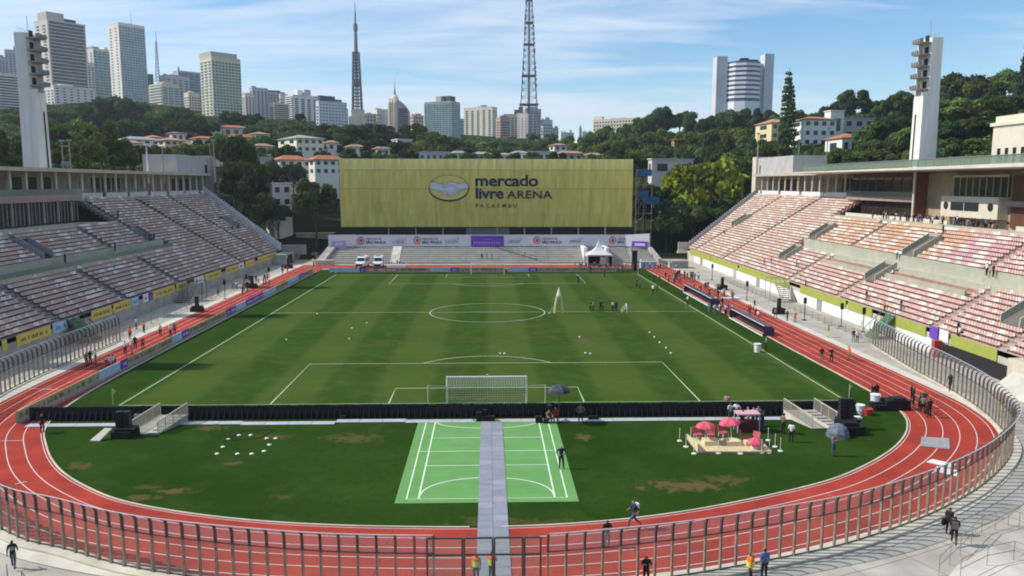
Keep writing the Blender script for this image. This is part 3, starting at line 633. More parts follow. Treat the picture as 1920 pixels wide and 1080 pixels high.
# ------------------------------------------------------------------ light towers
def light_tower(s, x, y, lab, group='concrete light towers'):
    T = thing('light_tower', lab, 'light tower', (x, y, 12), 0, group)
    C = M('tower_render', (0.74, 0.71, 0.65), 0.85, 0.13, 0.8, stretch=(1, 1, 0.10), detail=8)
    # local: field side is -s*... the lamps look to the pitch
    f = -s   # direction to the pitch along X
    zt, zl = 36.5, 25.5
    b = B(); w0, w1 = 1.85, 1.45; d0, d1 = 1.85, 1.7
    b.hexa([(-w0, -d0, -2), (w0, -d0, -2), (w0, d0, -2), (-w0, d0, -2), (-w1-0.15, -d1, zl), (w1+0.15, -d1, zl), (w1+0.15, d1, zl), (-w1-0.15, d1, zl)])
    xa, xb = (-w1-0.15, 0.55) if f > 0 else (-0.55, w1+0.15)
    b.hexa([(xa, -d1, zl), (xb, -d1, zl), (xb, d1, zl), (xa, d1, zl), (xa, -d1, zt), (xb, -d1, zt), (xb, d1, zt), (xa, d1, zt)])
    b.box(f*0.55, f*1.9, -d1, -d1+0.25, zl, zl+0.6); b.box(f*0.55, f*1.5, d1-0.25, d1, zl, zt)
    part('shaft', b, C, T, world=False)
    b = B(); xx = [f*(w0+0.02+(w1+0.15-w0)*(t+2)/(zl+2)) for t in (2, 22)]; b.bar((xx[0], 0.5, 2), (xx[1], 0.42, 22), 0.5, 0.06); part('slit', b, G_['dark'], T, world=False)
    for k_ in range(5):
        z = zl+1.2+k_*2.2; b = B(); b.box(f*0.5, f*2.7, -d1+0.1, d1-0.3, z, z+0.16); p = part('lamp_platform', b, G_['concrete'], T, world=False)
        for q in np.linspace(-1.3, 1.2, 4): b = B(); b.box(f*2.3, f*2.9, q-0.25, q+0.25, z+0.2, z+0.85); part('floodlight', b, G_['concrete_grey'], p, world=False)
        b = B(); b.box(f*0.56, f*0.7, -0.6, 0.6, z+0.2, z+1.6); part('hatch', b, G_['dark'], p, world=False)
    b = B(); b.tube((-f*0.4, 0.9, zt), (-f*0.4, 0.9, zt+3.5), 0.06, n=4)
    for q in np.linspace(-1.5, 1.5, 5): b.tube((-f*0.9, q, zt), (-f*0.9, q, zt+0.9), 0.03, n=4)
    b.tube((-f*0.9, -1.5, zt+0.9), (-f*0.9, 1.5, zt+0.9), 0.03, n=4); part('top_rail', b, G_['steel'], T, world=False)
    return T
light_tower(-1, -87.3, 33.3, 'pale concrete light tower rising behind the shaded stand at the left edge')
light_tower(1, 86.8, 32.5, 'pale concrete light tower rising behind the canopied stand, lamps facing the pitch')
light_tower(-1, -87.3, -0.3, 'light tower of the shaded side whose shadow crosses the touchline near halfway')
light_tower(-1, -87.3, -34.2, 'light tower of the shaded side whose shadow falls nearest the corner flag')
# ------------------------------------------------------------------ low stand behind the far goal
T = thing('terrace_stand', 'low empty grey terrace of concrete steps behind the far goal', 'stand', (0, 79, 0))
aF = [-24.6, 6.5, 26.0]
FS = M('terrace_concrete', (0.46, 0.43, 0.37), 0.85, 0.12, 0.5)
for r in range(8):
    y0 = 76.2+r*1.0; z1 = 0.55+r*0.43
    segs = [(-41.0+0.25*r, -24.9), (-22.6, 6.4), (6.43, 24.6), (31.0, 36.4), (37.6, 43.5-0.25*r)]
    for a_, c_ in segs:
        b = B(); b.box(a_, c_, y0, y0+1.03, z1-0.6, z1); part('step', b, FS, T)
b = B(); b.hexa([(-24.9, 76, -0.03), (-22.6, 76, -0.03), (-22.6, 84.2, -0.03), (-24.9, 84.2, -0.03), (-24.9, 76, 0.3), (-22.6, 76, 0.3), (-22.6, 84.2, 3.9), (-24.9, 84.2, 3.9)]); part('stair', b, G_['concrete_pale'], T)
b = B(); b.hexa([(36.4, 76, -0.03), (37.6, 76, -0.03), (37.6, 84.2, -0.03), (36.4, 84.2, -0.03), (36.4, 76, 0.2), (37.6, 76, 0.2), (37.6, 84.2, 3.4), (36.4, 84.2, 3.4)]); part('stair', b, G_['concrete_grey'], T)
for x0_, x1_ in ((-43.2, -41.2), (43.6, 44.6)):
    b = B(); b.hexa([(x0_, 75.6, -0.03), (x1_, 75.6, -0.03), (x1_+(1.8 if x0_ < 0 else -1.8), 84.2, -0.03), (x0_+(1.8 if x0_ < 0 else -1.8), 84.2, -0.03), (x0_, 75.6, 1.2), (x1_, 75.6, 1.2), (x1_+(1.8 if x0_ < 0 else -1.8), 84.2, 4.6), (x0_+(1.8 if x0_ < 0 else -1.8), 84.2, 4.6)]); part('end_wall', b, G_['concrete'], T)
for x in (24.6, 30.2):
    b = B(); b.box(x+0.01, x+0.8, 75.8, 84.2, -0.03, 4.1); part('tunnel_wall', b, G_['white'], T)
b = B(); b.box(25.42, 30.2, 80, 80.2, -0.03, 2.4); part('tunnel_mouth', b, G_['dark'], T)
b = B(); b.box(25.42, 30.2, 79.7, 79.99, 2.41, 4.0); part('tunnel_lintel', b, G_['concrete'], T)
b = B()
for x in (-15.2, -5.6, 15.5):
    for r in range(8): b.box(x-0.05, x+0.05, 76.3+r, 76.5+r, 0.56+r*0.43, 0.95+r*0.43)
part('step_joint', b, G_['concrete_grey'], T, kind='stuff')
b = B(); b.bar((0.5, 83.8, 4.2), (12.6, 76.4, 1.0), 0.14); b.bar((0.5, 83.8, 4.6), (12.6, 76.4, 1.8), 0.08)
for t in np.linspace(0, 1, 9): b.tube((0.5+12.1*t, 83.8-7.4*t, 4.0-3.2*t), (0.5+12.1*t, 83.8-7.4*t, 4.75-2.9*t), 0.05, n=4)
part('handrail', b, G_['steel_dark'], T)
# ------------------------------------------------------------------ white hoarding with print
T = thing('hoarding', 'long white printed hoarding along the top of the grey terrace', 'hoarding', (0, 84.6, 3.4))
HW = M('hoarding_vinyl', (0.66, 0.67, 0.70), 0.6, 0.04, 0.5)
poly = [(-41.5, 82.4), (-34.6, 84.55), (36.5, 84.55), (42.6, 82.0)]
xs_ = [-34.6, -25.7, -16.8, -7.9, -4.6, 4.9, 13.8, 22.7, 31.0, 36.5]
b = B(); b.hexa([(-41.5, 82.4, 3.9), (-34.62, 84.55, 3.8), (-34.62, 84.75, 3.8), (-41.5, 82.6, 3.9), (-41.5, 82.4, 7.0), (-34.62, 84.55, 6.9), (-34.62, 84.75, 6.9), (-41.5, 82.6, 7.0)]); part('panel', b, HW, T)
for i in range(len(xs_)-1):
    b = B(); d_ = 0.03*(i % 2); b.box(xs_[i]+0.01, xs_[i+1]-0.01, 84.55+d_, 84.75+d_, 3.7+0.05*(i % 3), 6.85); part('panel', b, HW, T)
b = B(); b.hexa([(36.52, 84.55, 3.7), (42.6, 82.0, 3.9), (42.6, 82.2, 3.9), (36.52, 84.75, 3.7), (36.52, 84.55, 6.8), (42.6, 82.0, 7.3), (42.6, 82.2, 7.3), (36.52, 84.75, 6.8)]); part('panel', b, HW, T)
def lay(name, me, x, y, z, mat, parent, base, tilt=0.0, rz=0.0):
    me.materials.append(mat); o = obj(name, me, parent, (x-base[0], y-base[1], z-base[2])); o.rotation_euler = (R(90), 0, rz); return o
base = (0, 84.6, 3.4)
for cx in (-33.4, -18.6, 13.1, 33.2):
    yy, rz = (84.42, 0.0) if cx < 33 else (84.42, 0.0)
    if cx == -33.4: yy = 84.42
    b = B(); b.tube((cx, yy+0.06, 5.4), (cx, yy, 5.4), 0.98, n=18); f = part('crest', b, G_['red'], T)
    b = B(); b.tube((cx, yy-0.002, 5.4), (cx, yy-0.03, 5.4), 0.72, n=16, m=0); b.tube((cx, yy-0.031, 5.4), (cx, yy-0.05, 5.4), 0.5, n=12, m=1); part('crest_shield', b, [HW, G_['red']], f, root=T)
    lay('lettering', letters('CIDADE DE', 0.80, 0.01, 0.012, 1.0, 'LEFT'), cx+1.3, yy+0.08, 5.55, M('print_grey', (0.12, 0.13, 0.16), 0.6, 0), T, base)
    lay('lettering', letters('SÃO PAULO', 0.92, 0.01, 0.035, 1.05, 'LEFT'), cx+1.3, yy+0.08, 4.58, G_['ink'], T, base)
def swirl(cx, cz, yy):   # blue event mark: script-like strokes with a rising arrow
    b = B(); rn = random.Random(int(cx*10))
    x = cx-1.9
    while x < cx+1.2:
        h = 0.35+0.3*rn.random(); b.bar((x, yy, cz-0.35), (x+0.18, yy, cz-0.35+h), 0.09, 0.04); b.bar((x+0.18, yy, cz-0.35+h), (x+0.32, yy, cz-0.30), 0.08, 0.04); x += 0.42
    b.bar((cx-1.9, yy, cz-0.55), (cx+1.4, yy, cz-0.55), 0.07, 0.04)
    pts = [(cx-1.0+t*2.6, cz+0.25+0.65*t**1.6) for t in np.linspace(0, 1, 7)]
    for p, q in zip(pts, pts[1:]): b.bar((p[0], yy, p[1]), (q[0], yy, q[1]), 0.11, 0.04)
    b.bar((cx+1.6, yy, cz+0.9), (cx+1.65, yy, cz+0.1), 0.12, 0.04)
    part('event_mark', b, M('print_blue', (0.09, 0.20, 0.42), 0.6, 0), T)
for cx in (-23.2, -9.4, 7.2, 23.4): swirl(cx, 5.2, 84.40)
for x0_, x1_, z0_, z1_, y_, n_ in ((-4.4, 4.3, 3.35, 6.6, 84.35, 0), (-40.6, -37.2, 3.7, 5.4, 0, 1), (38.2, 42.2, 3.5, 5.2, 0, 2)):
    b = B()
    def yl(x): return y_ if n_ == 0 else (82.4+(x+41.5)/6.9*2.15-0.16 if n_ == 1 else 84.55-(x-36.52)/6.08*2.55-0.16)
    b.hexa([(x0_, yl(x0_), z0_), (x1_, yl(x1_), z0_), (x1_, yl(x1_)+0.1, z0_), (x0_, yl(x0_)+0.1, z0_), (x0_, yl(x0_), z1_), (x1_, yl(x1_), z1_), (x1_, yl(x1_)+0.1, z1_), (x0_, yl(x0_)+0.1, z1_)]); f = part('purple_panel', b, G_['purple'] if n_ != 1 else M('pale_purple', (0.42, 0.34, 0.62), 0.6, 0.05), T)
    if n_ == 0:
        b = B(); rn = random.Random(5)
        for i in range(11):
            x = -3.6+i*0.66; b.bar((x, 84.32, 4.35), (x+0.12, 84.32, 5.05), 0.14, 0.04); b.bar((x+0.1, 84.32, 5.0-0.25*rn.random()), (x+0.48, 84.32, 4.6+0.4*rn.random()), 0.12, 0.04)
        for i in range(4): b.bar((-0.9+i*0.5, 84.32, 5.75), (-0.6+i*0.5, 84.32, 5.75), 0.3, 0.04)
        part('print', b, M('print_lilac', (0.62, 0.52, 0.85), 0.6, 0), f, root=T)
    else:
        b = B(); ym = (yl(x0_)+yl(x1_))/2
        b.bar((x0_+0.7, yl(x0_+0.7)-0.02, (z0_+z1_)/2), (x1_-0.7, yl(x1_-0.7)-0.02, (z0_+z1_)/2), 0.02, 0.7); part('print', b, M('print_lilac', (0.62, 0.52, 0.85), 0.6, 0), f, root=T)
# ------------------------------------------------------------------ the building under yellow scaffold netting
T = thing('building_site', 'new building wrapped in translucent yellow scaffold netting with a large sign', 'building', (0, 97, 0))
YM = [Mcloth('yellow_netting_%d' % i, c, 0.30, 0.92, 0.15, 0.9, (1, 1, 0.14)) for i, c in enumerate(((0.93, 0.79, 0.22), (0.88, 0.75, 0.21), (0.95, 0.83, 0.30), (0.76, 0.67, 0.22)))]
ZR = [8.4, 11.9, 15.4, 18.9, 22.2, 24.0, 27.0]; NC = 34; dxp = 80.6/NC
rn = random.Random(3)
for j in range(6):
    for i in range(NC):
        x0_ = -40.4+i*dxp; x1_ = x0_+dxp; y_ = 94.95+rn.uniform(-0.05, 0.05); sw = rn.uniform(0.03, 0.16)
        b = B(); nseg = 3
        for q in range(nseg):   # slack cloth: slightly bellied between the poles
            ta, tb = q/nseg, (q+1)/nseg; ya, yb = y_-sw*4*ta*(1-ta), y_-sw*4*tb*(1-tb)
            b.face([(x0_+dxp*ta, ya, ZR[j]), (x0_+dxp*tb, yb, ZR[j]), (x0_+dxp*tb, yb, ZR[j+1]), (x0_+dxp*ta, ya, ZR[j+1])])
        k_ = 2 if j == 5 else rn.choice([0, 0, 0, 0, 0, 0, 1])
        if j == 5 or rn.random() < 0.12: b.box(x0_+0.02, x0_+dxp*0.34, y_-sw-0.05, y_-sw-0.02, ZR[j]+0.02, ZR[j+1]-0.02)
        part('netting_panel', b, YM[k_], T)
for j in range(6):
    for i in range(7):
        y0_ = 95.1+i*2.6; b = B(); b.face([(-40.55, y0_+2.6, ZR[j]), (-40.55, y0_, ZR[j]), (-40.55-0.1, y0_, ZR[j+1]), (-40.55, y0_+2.6, ZR[j+1])]); part('side_netting', b, M('pale_netting', (0.62, 0.60, 0.50), 0.8, 0.1), T)
b = B()
for i in range(NC+1):
    if i % 1 == 0: b.tube((-40.4+i*dxp, 95.12, 8.0), (-40.4+i*dxp, 95.12, 27.2), 0.045, n=4)
for z in ZR: b.tube((-40.4, 95.16, z), (40.2, 95.16, z), 0.05, n=4)
part('scaffold', b, G_['steel_dark'], T)
SEAM = M('netting_seam', (0.58, 0.52, 0.16), 0.9, 0.1)
for z in (ZR[3], ZR[5]):
    b = B(); b.box(-40.4, 40.2, 94.72, 94.76, z-0.09, z+0.09); part('seam', b, SEAM, T)
for z in (8.2, 12.4, 16.8, 21.2, 25.6):
    b = B(); b.box(-39.5, 39.3, 97.5, 114, z, z+0.45); part('floor_slab', b, G_['concrete_pale'], T)
b = B()
for x in np.arange(-38, 39, 9.4): b.box(x-0.35, x+0.35, 98, 98.8, -0.03, 25.6); b.box(x-0.35, x+0.35, 110, 110.8, -0.03, 25.6)
part('column', b, G_['concrete_pale'], T)
b = B(); rn = random.Random(11)
for k_ in range(26):
    x = rn.uniform(-38, 36); z = rn.choice([8.7, 12.9, 17.3, 21.7]); b.box(x, x+rn.uniform(1, 5), 99, 99.3, z, z+rn.uniform(1.2, 3.6))
part('inner_wall', b, G_['white'], T)
b = B(); b.box(-39.5, 39.3, 113.5, 113.9, -0.03, 26); part('back_wall', b, G_['concrete_grey'], T)
b = B(); b.box(-41, 41, 96.4, 96.6, 4.0, 8.1); part('gap_shade_sheet', b, G_['dark'], T)  # dark sheet standing in for the shade of the open floor underneath
pm = B().box(-0.16, 0.16, -0.16, 0.16, -0.03, 8.35).mesh('prop', G_['concrete'])
for x in np.arange(-27.5, 38, 7.55): obj('prop', pm, T, (x, 95.7-97, 0))
b = B(); b.box(-6, 6, 95.9, 96.3, 4.2, 8.0); part('shutter', b, M('grey_shutter', (0.16, 0.16, 0.16), 0.6, 0.2, 3.0, stretch=(4, 1, .2)), T)
# the sign: handshake in an oval, then the name
base = (0, 97, 0); yS = 94.72
b = B(); cx, cz, rx, rz = -10.6, 19.1, 5.55, 3.6; n = 48
def ell(rx_, rz_, y, cz_=cz): return [(cx+rx_*math.cos(2*math.pi*i/n), y, cz_+rz_*math.sin(2*math.pi*i/n)) for i in range(n)]
def disc(b, rx_, rz_, y0, y1, m, cz_=cz):
    f_ = ell(rx_, rz_, y0, cz_); k_ = ell(rx_, rz_, y1, cz_); b.face(f_, m)
    for i in range(n): b.face([f_[i], k_[i], k_[(i+1) % n], f_[(i+1) % n]], m)
disc(b, rx, rz, yS-0.02, yS+0.06, 0, cz-0.12)
lg = part('logo_oval', b, [G_['ink']], T)
b = B(); disc(b, rx-0.22, rz-0.28, yS-0.06, yS-0.021, 0, cz+0.06); part('logo_field', b, [M('logo_yellow', (0.66, 0.58, 0.16), 0.6, 0.06)], lg, root=T)
HB = M('logo_hand', (0.60, 0.63, 0.70), 0.6, 0.03)
def flat(pts, y, m=0, b=None):
    b = b or B(); b.face([(cx+p[0], y, cz+p[1]) for p in pts], m); return b
b = B()
# left forearm and hand, right forearm and hand, fingers
flat([(-5.15, 1.3), (-4.3, 1.75), (-2.6, 1.15), (-1.2, 1.25), (0.0, 1.7), (1.2, 1.75), (2.4, 1.2), (4.2, 1.5), (5.1, 1.1), (5.25, -0.1), (3.6, -0.35), (2.9, -0.75), (2.6, -1.3), (1.7, -1.75), (0.6, -2.1), (-0.2, -2.05), (-1.4, -1.6), (-2.6, -1.1), (-3.0, -0.6), (-5.2, -0.2)], yS-0.08, 0, b)
part('logo_hands', b, [HB], lg, root=T)
b = B()
def stroke(pts, w_=0.2):
    for p, q in zip(pts, pts[1:]): b.bar((cx+p[0], yS-0.10, cz+p[1]), (cx+q[0], yS-0.10, cz+q[1]), w_, 0.03)
stroke([(-5.15, 1.3), (-4.3, 1.75), (-2.6, 1.15), (-1.5, 1.3)]); stroke([(5.1, 1.1), (4.2, 1.5), (2.4, 1.2), (1.2, 1.75), (0, 1.7), (-1.2, 0.9), (-1.9, 0.35), (-1.3, 0.0), (-0.4, 0.5), (0.5, 0.75), (1.6, 0.2), (2.9, -0.7), (3.6, -0.35), (5.25, -0.1)], 0.22)
stroke([(-5.2, -0.2), (-3.0, -0.6), (-2.6, -1.1), (-1.4, -1.6), (-0.2, -2.05), (0.6, -2.1), (1.7, -1.75), (2.6, -1.3), (2.9, -0.75)], 0.2)
stroke([(2.6, -1.2), (1.5, -0.5)], 0.14); stroke([(1.8, -1.7), (0.9, -0.95)], 0.14); stroke([(0.9, -2.0), (0.2, -1.35)], 0.14); stroke([(-2.7, -0.9), (-1.3, -0.8), (-0.4, -1.3), (-0.3, -1.9)], 0.16)
part('logo_outline', b, [G_['ink']], lg, root=T)
lay('lettering', letters('mercado', 4.35, 0.02, 0.10, 1.16, 'LEFT', 0.97), -3.55, yS, 19.65, G_['ink'], T, base)
lay('lettering', letters('livre', 4.2, 0.02, 0.10, 1.12, 'LEFT', 0.97), -3.45, yS, 16.25, G_['ink'], T, base)
lay('lettering', letters('ARENA', 3.0, 0.02, 0.05, 1.24, 'LEFT', 1.06), 5.4, yS, 16.25, G_['ink'], T, base)
lay('lettering', letters('PACAEMBU', 1.4, 0.02, 0.03, 1.06, 'LEFT', 1.75), -3.35, yS, 13.75, M('sign_brown', (0.16, 0.13, 0.03), 0.7, 0), T, base)
# blue wrapped scaffold at the right end of the building
T = thing('scaffold', 'open steel scaffold with blue sheeting at the end of the netted building', 'scaffold', (43.5, 100, 0))
b = B()
for x in (41.4, 43.6, 45.8):
    for y in (96, 104): b.tube((x, y, 0), (x, y, 24.5), 0.07, n=4)
for z in (4, 8, 12, 16, 20, 24): b.tube((41.4, 96, z), (45.8, 96, z), 0.05, n=4); b.tube((45.8, 96, z), (45.8, 104, z), 0.05, n=4); b.tube((41.4, 96, z), (43.6, 96, z+4 if z < 24 else z), 0.04, n=4)
part('scaffold_tube', b, G_['steel'], T)
BL = Mcloth('blue_sheet', (0.035, 0.12, 0.25), 0.3, 1.0, 0.2, 1.0)
for (x0_, x1_, z0_, z1_) in ((41.6, 45.6, 22.4, 24.2), (42.2, 44.8, 16.4, 18.4), (43.7, 48.0, 14.6, 16.6)):
    b = B(); b.face([(x0_, 95.8, z0_), (x1_, 95.9, z0_), (x1_, 95.7, z1_), ((x0_+x1_)/2, 95.5, z1_+0.1), (x0_, 95.8, z1_)]); part('sheet', b, BL, T)
# ------------------------------------------------------------------ perimeter fence of steel posts and glass
FP = [(-47.8, -22), (-47.8, -30.3), (-47.7, -37.2), (-47.6, -42.5), (-47.0, -49.0), (-45.0, -57.5), (-41.0, -66.5), (-35.0, -74.2), (-27.3, -80.2), (-23.7, -81.9), (-17.8, -84.6), (-9, -86.7), (-1.6, -87.3), (2.6, -87.3), (9.6, -86.1), (15.7, -84.3), (21.0, -82.3), (27.8, -78.5), (34.5, -73.4), (40.6, -66.9), (43.5, -60.6), (45.2, -54.6), (46.4, -47.2), (47.2, -39.7), (49.2, -26.4)]
fp = resample(spline(FP, 10), 0.95)
T1 = thing('perimeter_fence', 'curved steel and glass fence from the shaded stand round to the gate', 'fence', (-24, -82, 0))
T2 = thing('perimeter_fence', 'curved steel and glass fence from the gate round to the sunlit stand', 'fence', (24, -81, 0))
STF = M('fence_steel', (0.31, 0.26, 0.195), 0.5, 0.25, 2.0, metal=0.2); STD = M('fence_steel_dark', (0.085, 0.070, 0.060), 0.5, 0.15, 2.0)
PRF = [(0, 0.12), (0, 2.15), (0.01, 2.85), (0.10, 3.12), (0.36, 3.27)]     # outward lean, height
pm = B()
for i in range(4):
    (o0, z0_), (o1, z1_) = PRF[i], PRF[i+1]; hw = 0.045
    for dx_ in (-0.034, 0.034): pm.hexa([(dx_-0.018, -o0-0.07, z0_), (dx_+0.018, -o0-0.07, z0_), (dx_+0.018, -o0+0.07, z0_), (dx_-0.018, -o0+0.07, z0_), (dx_-0.018, -o1-0.07, z1_), (dx_+0.018, -o1-0.07, z1_), (dx_+0.018, -o1+0.07, z1_), (dx_-0.018, -o1+0.07, z1_)], 0 if i == 0 else 1)
pm.box(-0.09, 0.09, -0.1, 0.1, 0.10, 0.14, 0)
pme = pm.mesh('post', [STF, STD])
def nrm(i):
    a_ = fp[max(i-1, 0)]; c_ = fp[min(i+1, len(fp)-1)]; t = Vector((c_[0]-a_[0], c_[1]-a_[1], 0)).normalized(); return t, Vector((t.y, -t.x, 0))
for i, p in enumerate(fp):
    t, nn = nrm(i)     # travel runs anticlockwise as seen from above: outward is to the right
    gate = -1.9 < p[0] < 2.9 and p[1] < -80
    T_ = T1 if p[0] < 0.5 else T2; l_ = T_.location
    if not gate: obj('post', pme, T_, (p[0]-l_[0], p[1]-l_[1], 0), math.atan2(t.y, t.x))
    if i+1 < len(fp):
        q = fp[i+1]; t2, n2_ = nrm(i+1)
        if gate or (-1.9 < q[0] < 2.9 and q[1] < -80): continue
        P0 = lambda o, z, e_: (p[0]+nn.x*o+t.x*e_, p[1]+nn.y*o+t.y*e_, z); Q0 = lambda o, z, e_: (q[0]+n2_.x*o-t2.x*e_, q[1]+n2_.y*o-t2.y*e_, z)
        b = B(); b.face([P0(0, 0.2, 0.06), Q0(0, 0.2, 0.06), Q0(0, 2.14, 0.06), P0(0, 2.14, 0.06)]); part('glass_panel', b, GLASS, T_)
        b = B()
        for j in range(1, 4):
            (o0, z0_), (o1, z1_) = PRF[j], PRF[j+1]; b.face([P0(o0, z0_, 0.06), Q0(o0, z0_, 0.06), Q0(o1, z1_, 0.06), P0(o1, z1_, 0.06)])
        part('glass_top', b, GLASS_TOP, T_)
for T_, sel in ((T1, lambda x, y: x < -1.8 or y > -60 and x < 0), (T2, lambda x, y: x > 2.8)):
    pts = [p for p in fp if sel(*p)]; b = B(); b2 = B(); b3 = B(); b4 = B()
    full = [i for i, p in enumerate(fp) if sel(*p)]
    for i in full[:-1]:
        p, q = fp[i], fp[i+1]; _, n0_ = nrm(i); _, n1_ = nrm(i+1)
        b.bar((*p, 2.17), (*q, 2.17), 0.05, 0.06); b4.bar((*p, 0.17), (*q, 0.17), 0.05, 0.05)
        b3.bar((p[0]+n0_.x*0.38, p[1]+n0_.y*0.38, 3.29), (q[0]+n1_.x*0.38, q[1]+n1_.y*0.38, 3.29), 0.05, 0.04)
        b2.hexa([(p[0]-n0_.x*0.28, p[1]-n0_.y*0.28, 0.0), (p[0]+n0_.x*0.62, p[1]+n0_.y*0.62, 0.0), (q[0]+n1_.x*0.62, q[1]+n1_.y*0.62, 0.0), (q[0]-n1_.x*0.28, q[1]-n1_.y*0.28, 0.0), (p[0]-n0_.x*0.28, p[1]-n0_.y*0.28, 0.12), (p[0]+n0_.x*0.62, p[1]+n0_.y*0.62, 0.12), (q[0]+n1_.x*0.62, q[1]+n1_.y*0.62, 0.12), (q[0]-n1_.x*0.28, q[1]-n1_.y*0.28, 0.12)])
    part('rail', b, STD, T_); part('bottom_rail', b4, STD, T_); part('top_rail', b3, M('fence_cap', (0.60, 0.58, 0.56), 0.35, 0.1, 2.0, metal=0.2), T_); part('kerb', b2, G_['concrete_cream'], T_)
# gate
T = thing('gate', 'double gate of dark steel frames across the end of the grey walkway', 'gate', (0.5, -87.3, 0))
for x0_, x1_ in ((-2.9, -1.15), (-1.05, 0.35), (0.45, 1.85), (1.95, 2.75)):
    b = B()
    for x in (x0_, x1_): b.box(x-0.045, x+0.045, -87.36, -87.26, 0.02, 3.0)
    for z in (0.25, 2.1, 2.98): b.box(x0_+0.046, x1_-0.046, -87.35, -87.27, z-0.04, z+0.04)
    f = part('leaf', b, STD, T); b = B(); b.box(x0_+0.05, x1_-0.05, -87.32, -87.30, 0.3, 2.05); b.box(x0_+0.05, x1_-0.05, -87.32, -87.30, 2.15, 2.93); part('glass', b, GLASS, f, root=T)
# ------------------------------------------------------------------ boards round the pitch
def squiggle(b, p0, p1, z0, z1, nx_, ny_, n, rn, out=0.012):
    """print too small to read: uneven upright strokes along a board from p0 to p1"""
    L_ = math.hypot(p1[0]-p0[0], p1[1]-p0[1]); ux, uy = (p1[0]-p0[0])/L_, (p1[1]-p0[1])/L_; s = 0.3
    while s < L_-0.4:
        w_ = rn.uniform(0.10, 0.26)
        if rn.random() < 0.85:
            za = z0+rn.uniform(0, 0.15)*(z1-z0); zb = z1-rn.uniform(0, 0.4)*(z1-z0)
            x, y = p0[0]+ux*s+nx_*out, p0[1]+uy*s+ny_*out; x2, y2 = x+ux*w_, y+uy*w_
            b.face([(x, y, za), (x2, y2, za), (x2, y2, zb), (x, y, zb)])
        s += w_+rn.uniform(0.05, 0.14)+(0.35 if rn.random() < 0.15 else 0)
rn = random.Random(21); xB = -40.05; y = -58.0; i = 0
KIND = [('beige', 'beige board printed in dark grey'), ('beige', 'beige board printed in dark grey'), ('skyblue', 'light blue board'), ('purple', 'purple board'), ('beige', 'beige board printed in dark grey'), ('beige', 'beige board printed in dark grey'), ('skyblue', 'light blue board'), ('purple', 'purple board')]
seq = [(-58.0, -50.2, 'beige'), (-50.2, -43.6, 'beige'), (-43.6, -38.9, 'skyblue'), (-38.9, -37.1, 'purple'), (-37.1, -29.5, 'beige'), (-29.5, -24.4, 'beige'), (-24.4, -21.4, 'skyblue'), (-21.4, -18.9, 'purple'), (-18.9, -11, 'beige'), (-11, -3.6, 'beige'), (-3.6, 1.0, 'purple'), (1.0, 6.2, 'skyblue'), (6.2, 16.5, 'purple'), (16.5, 25, 'skyblue'), (25, 34, 'beige'), (34, 43, 'skyblue'), (43, 48, 'purple'), (48, 56.5, 'beige')]
words = ['nearest the black boards', 'second from the corner', 'nearest the corner flag', 'just past the first light blue one', 'beside the nearest tower shadow', 'before the second light blue one', 'between two beige stretches', 'opposite the crouching group', 'after the second small purple one', 'before the middle tower shadow', 'beside the middle tower shadow', 'between the two middle purple ones', 'longest one, near halfway', 'past halfway', 'beside the far tower shadow', 'past the far tower shadow', 'near the far corner', 'last before the far corner']
for (ya, yb, c), w_ in zip(seq, words):
    nm = {'beige': 'beige printed board', 'skyblue': 'light blue printed board', 'purple': 'purple printed board'}[c]
    T = thing('advertising_board', '%s on the left touchline, %s' % (nm, w_), 'advertising board', (xB, (ya+yb)/2, 0), 0, 'boards along the left touchline')
    b = B(); b.box(xB-0.10, xB, ya+0.03, yb-0.03, 0.16, 1.08); part('face', b, G_[c], T)
    b = B()
    for q in np.arange(ya+0.5, yb, 1.8): b.box(xB-0.42, xB-0.101, q-0.03, q+0.03, 0.004, 0.7)
    b.box(xB-0.12, xB+0.26, ya+0.02, yb-0.02, 0.005, 0.155); part('foot', b, G_['concrete_grey'], T)
    b = B(); squiggle(b, (xB, yb-0.1), (xB, ya+0.1), 0.38, 0.88, 1, 0, 0, rn); b.f = [f[::-1] for f in b.f]
    if b.f: part('print', b, G_['inkgrey'] if c == 'beige' else (G_['white']), T)
seq2 = [(-36.5, -29.5, 'skyblue'), (-29.5, -28.0, 'purple'), (-28.0, -20.5, 'orange'), (-20.5, -13.5, 'beige'), (-13.5, -8.6, 'skyblue'), (-8.6, -6.6, 'purple'), (-6.6, 4.0, 'beige'), (4.6, 9.5, 'skyblue'), (9.5, 11.6, 'purple'), (11.6, 21, 'beige'), (21, 30, 'beige')]
wz = ['light blue board behind the far goal line, nearest the left corner', 'small purple board below the white vans behind the far goal line', 'orange board behind the far goal line, beside the small purple one', 'beige board behind the far goal line, left of the goal', 'light blue board just left of the far goal', 'small purple board just left of the far goal', 'beige board directly behind the far goal', 'light blue board just right of the far goal', 'small purple board just right of the far goal', 'beige board behind the far goal line, before the white tent', 'beige board behind the far goal line, below the white tent']
G_['orange'] = M('orange_print', (0.55, 0.22, 0.12), 0.6, 0.06)
for (xa, xb, c), w_ in zip(seq2, wz):
    T = thing('advertising_board', w_, 'advertising board', ((xa+xb)/2, 57.2, 0), 0, 'boards behind the far goal')
    b = B(); b.box(xa+0.03, xb-0.03, 57.2, 57.3, 0.14, 1.05); part('face', b, G_[c], T)
    b = B(); b.box(xa+0.03, xb-0.03, 57.0, 57.6, 0.014, 0.138); part('foot', b, G_['concrete_grey'], T)
    b = B(); squiggle(b, (xa+0.2, 57.2), (xb-0.2, 57.2), 0.35, 0.85, 0, -1, 0, rn)
    if b.f: part('print', b, G_['inkgrey'] if c == 'beige' else G_['white'], T)
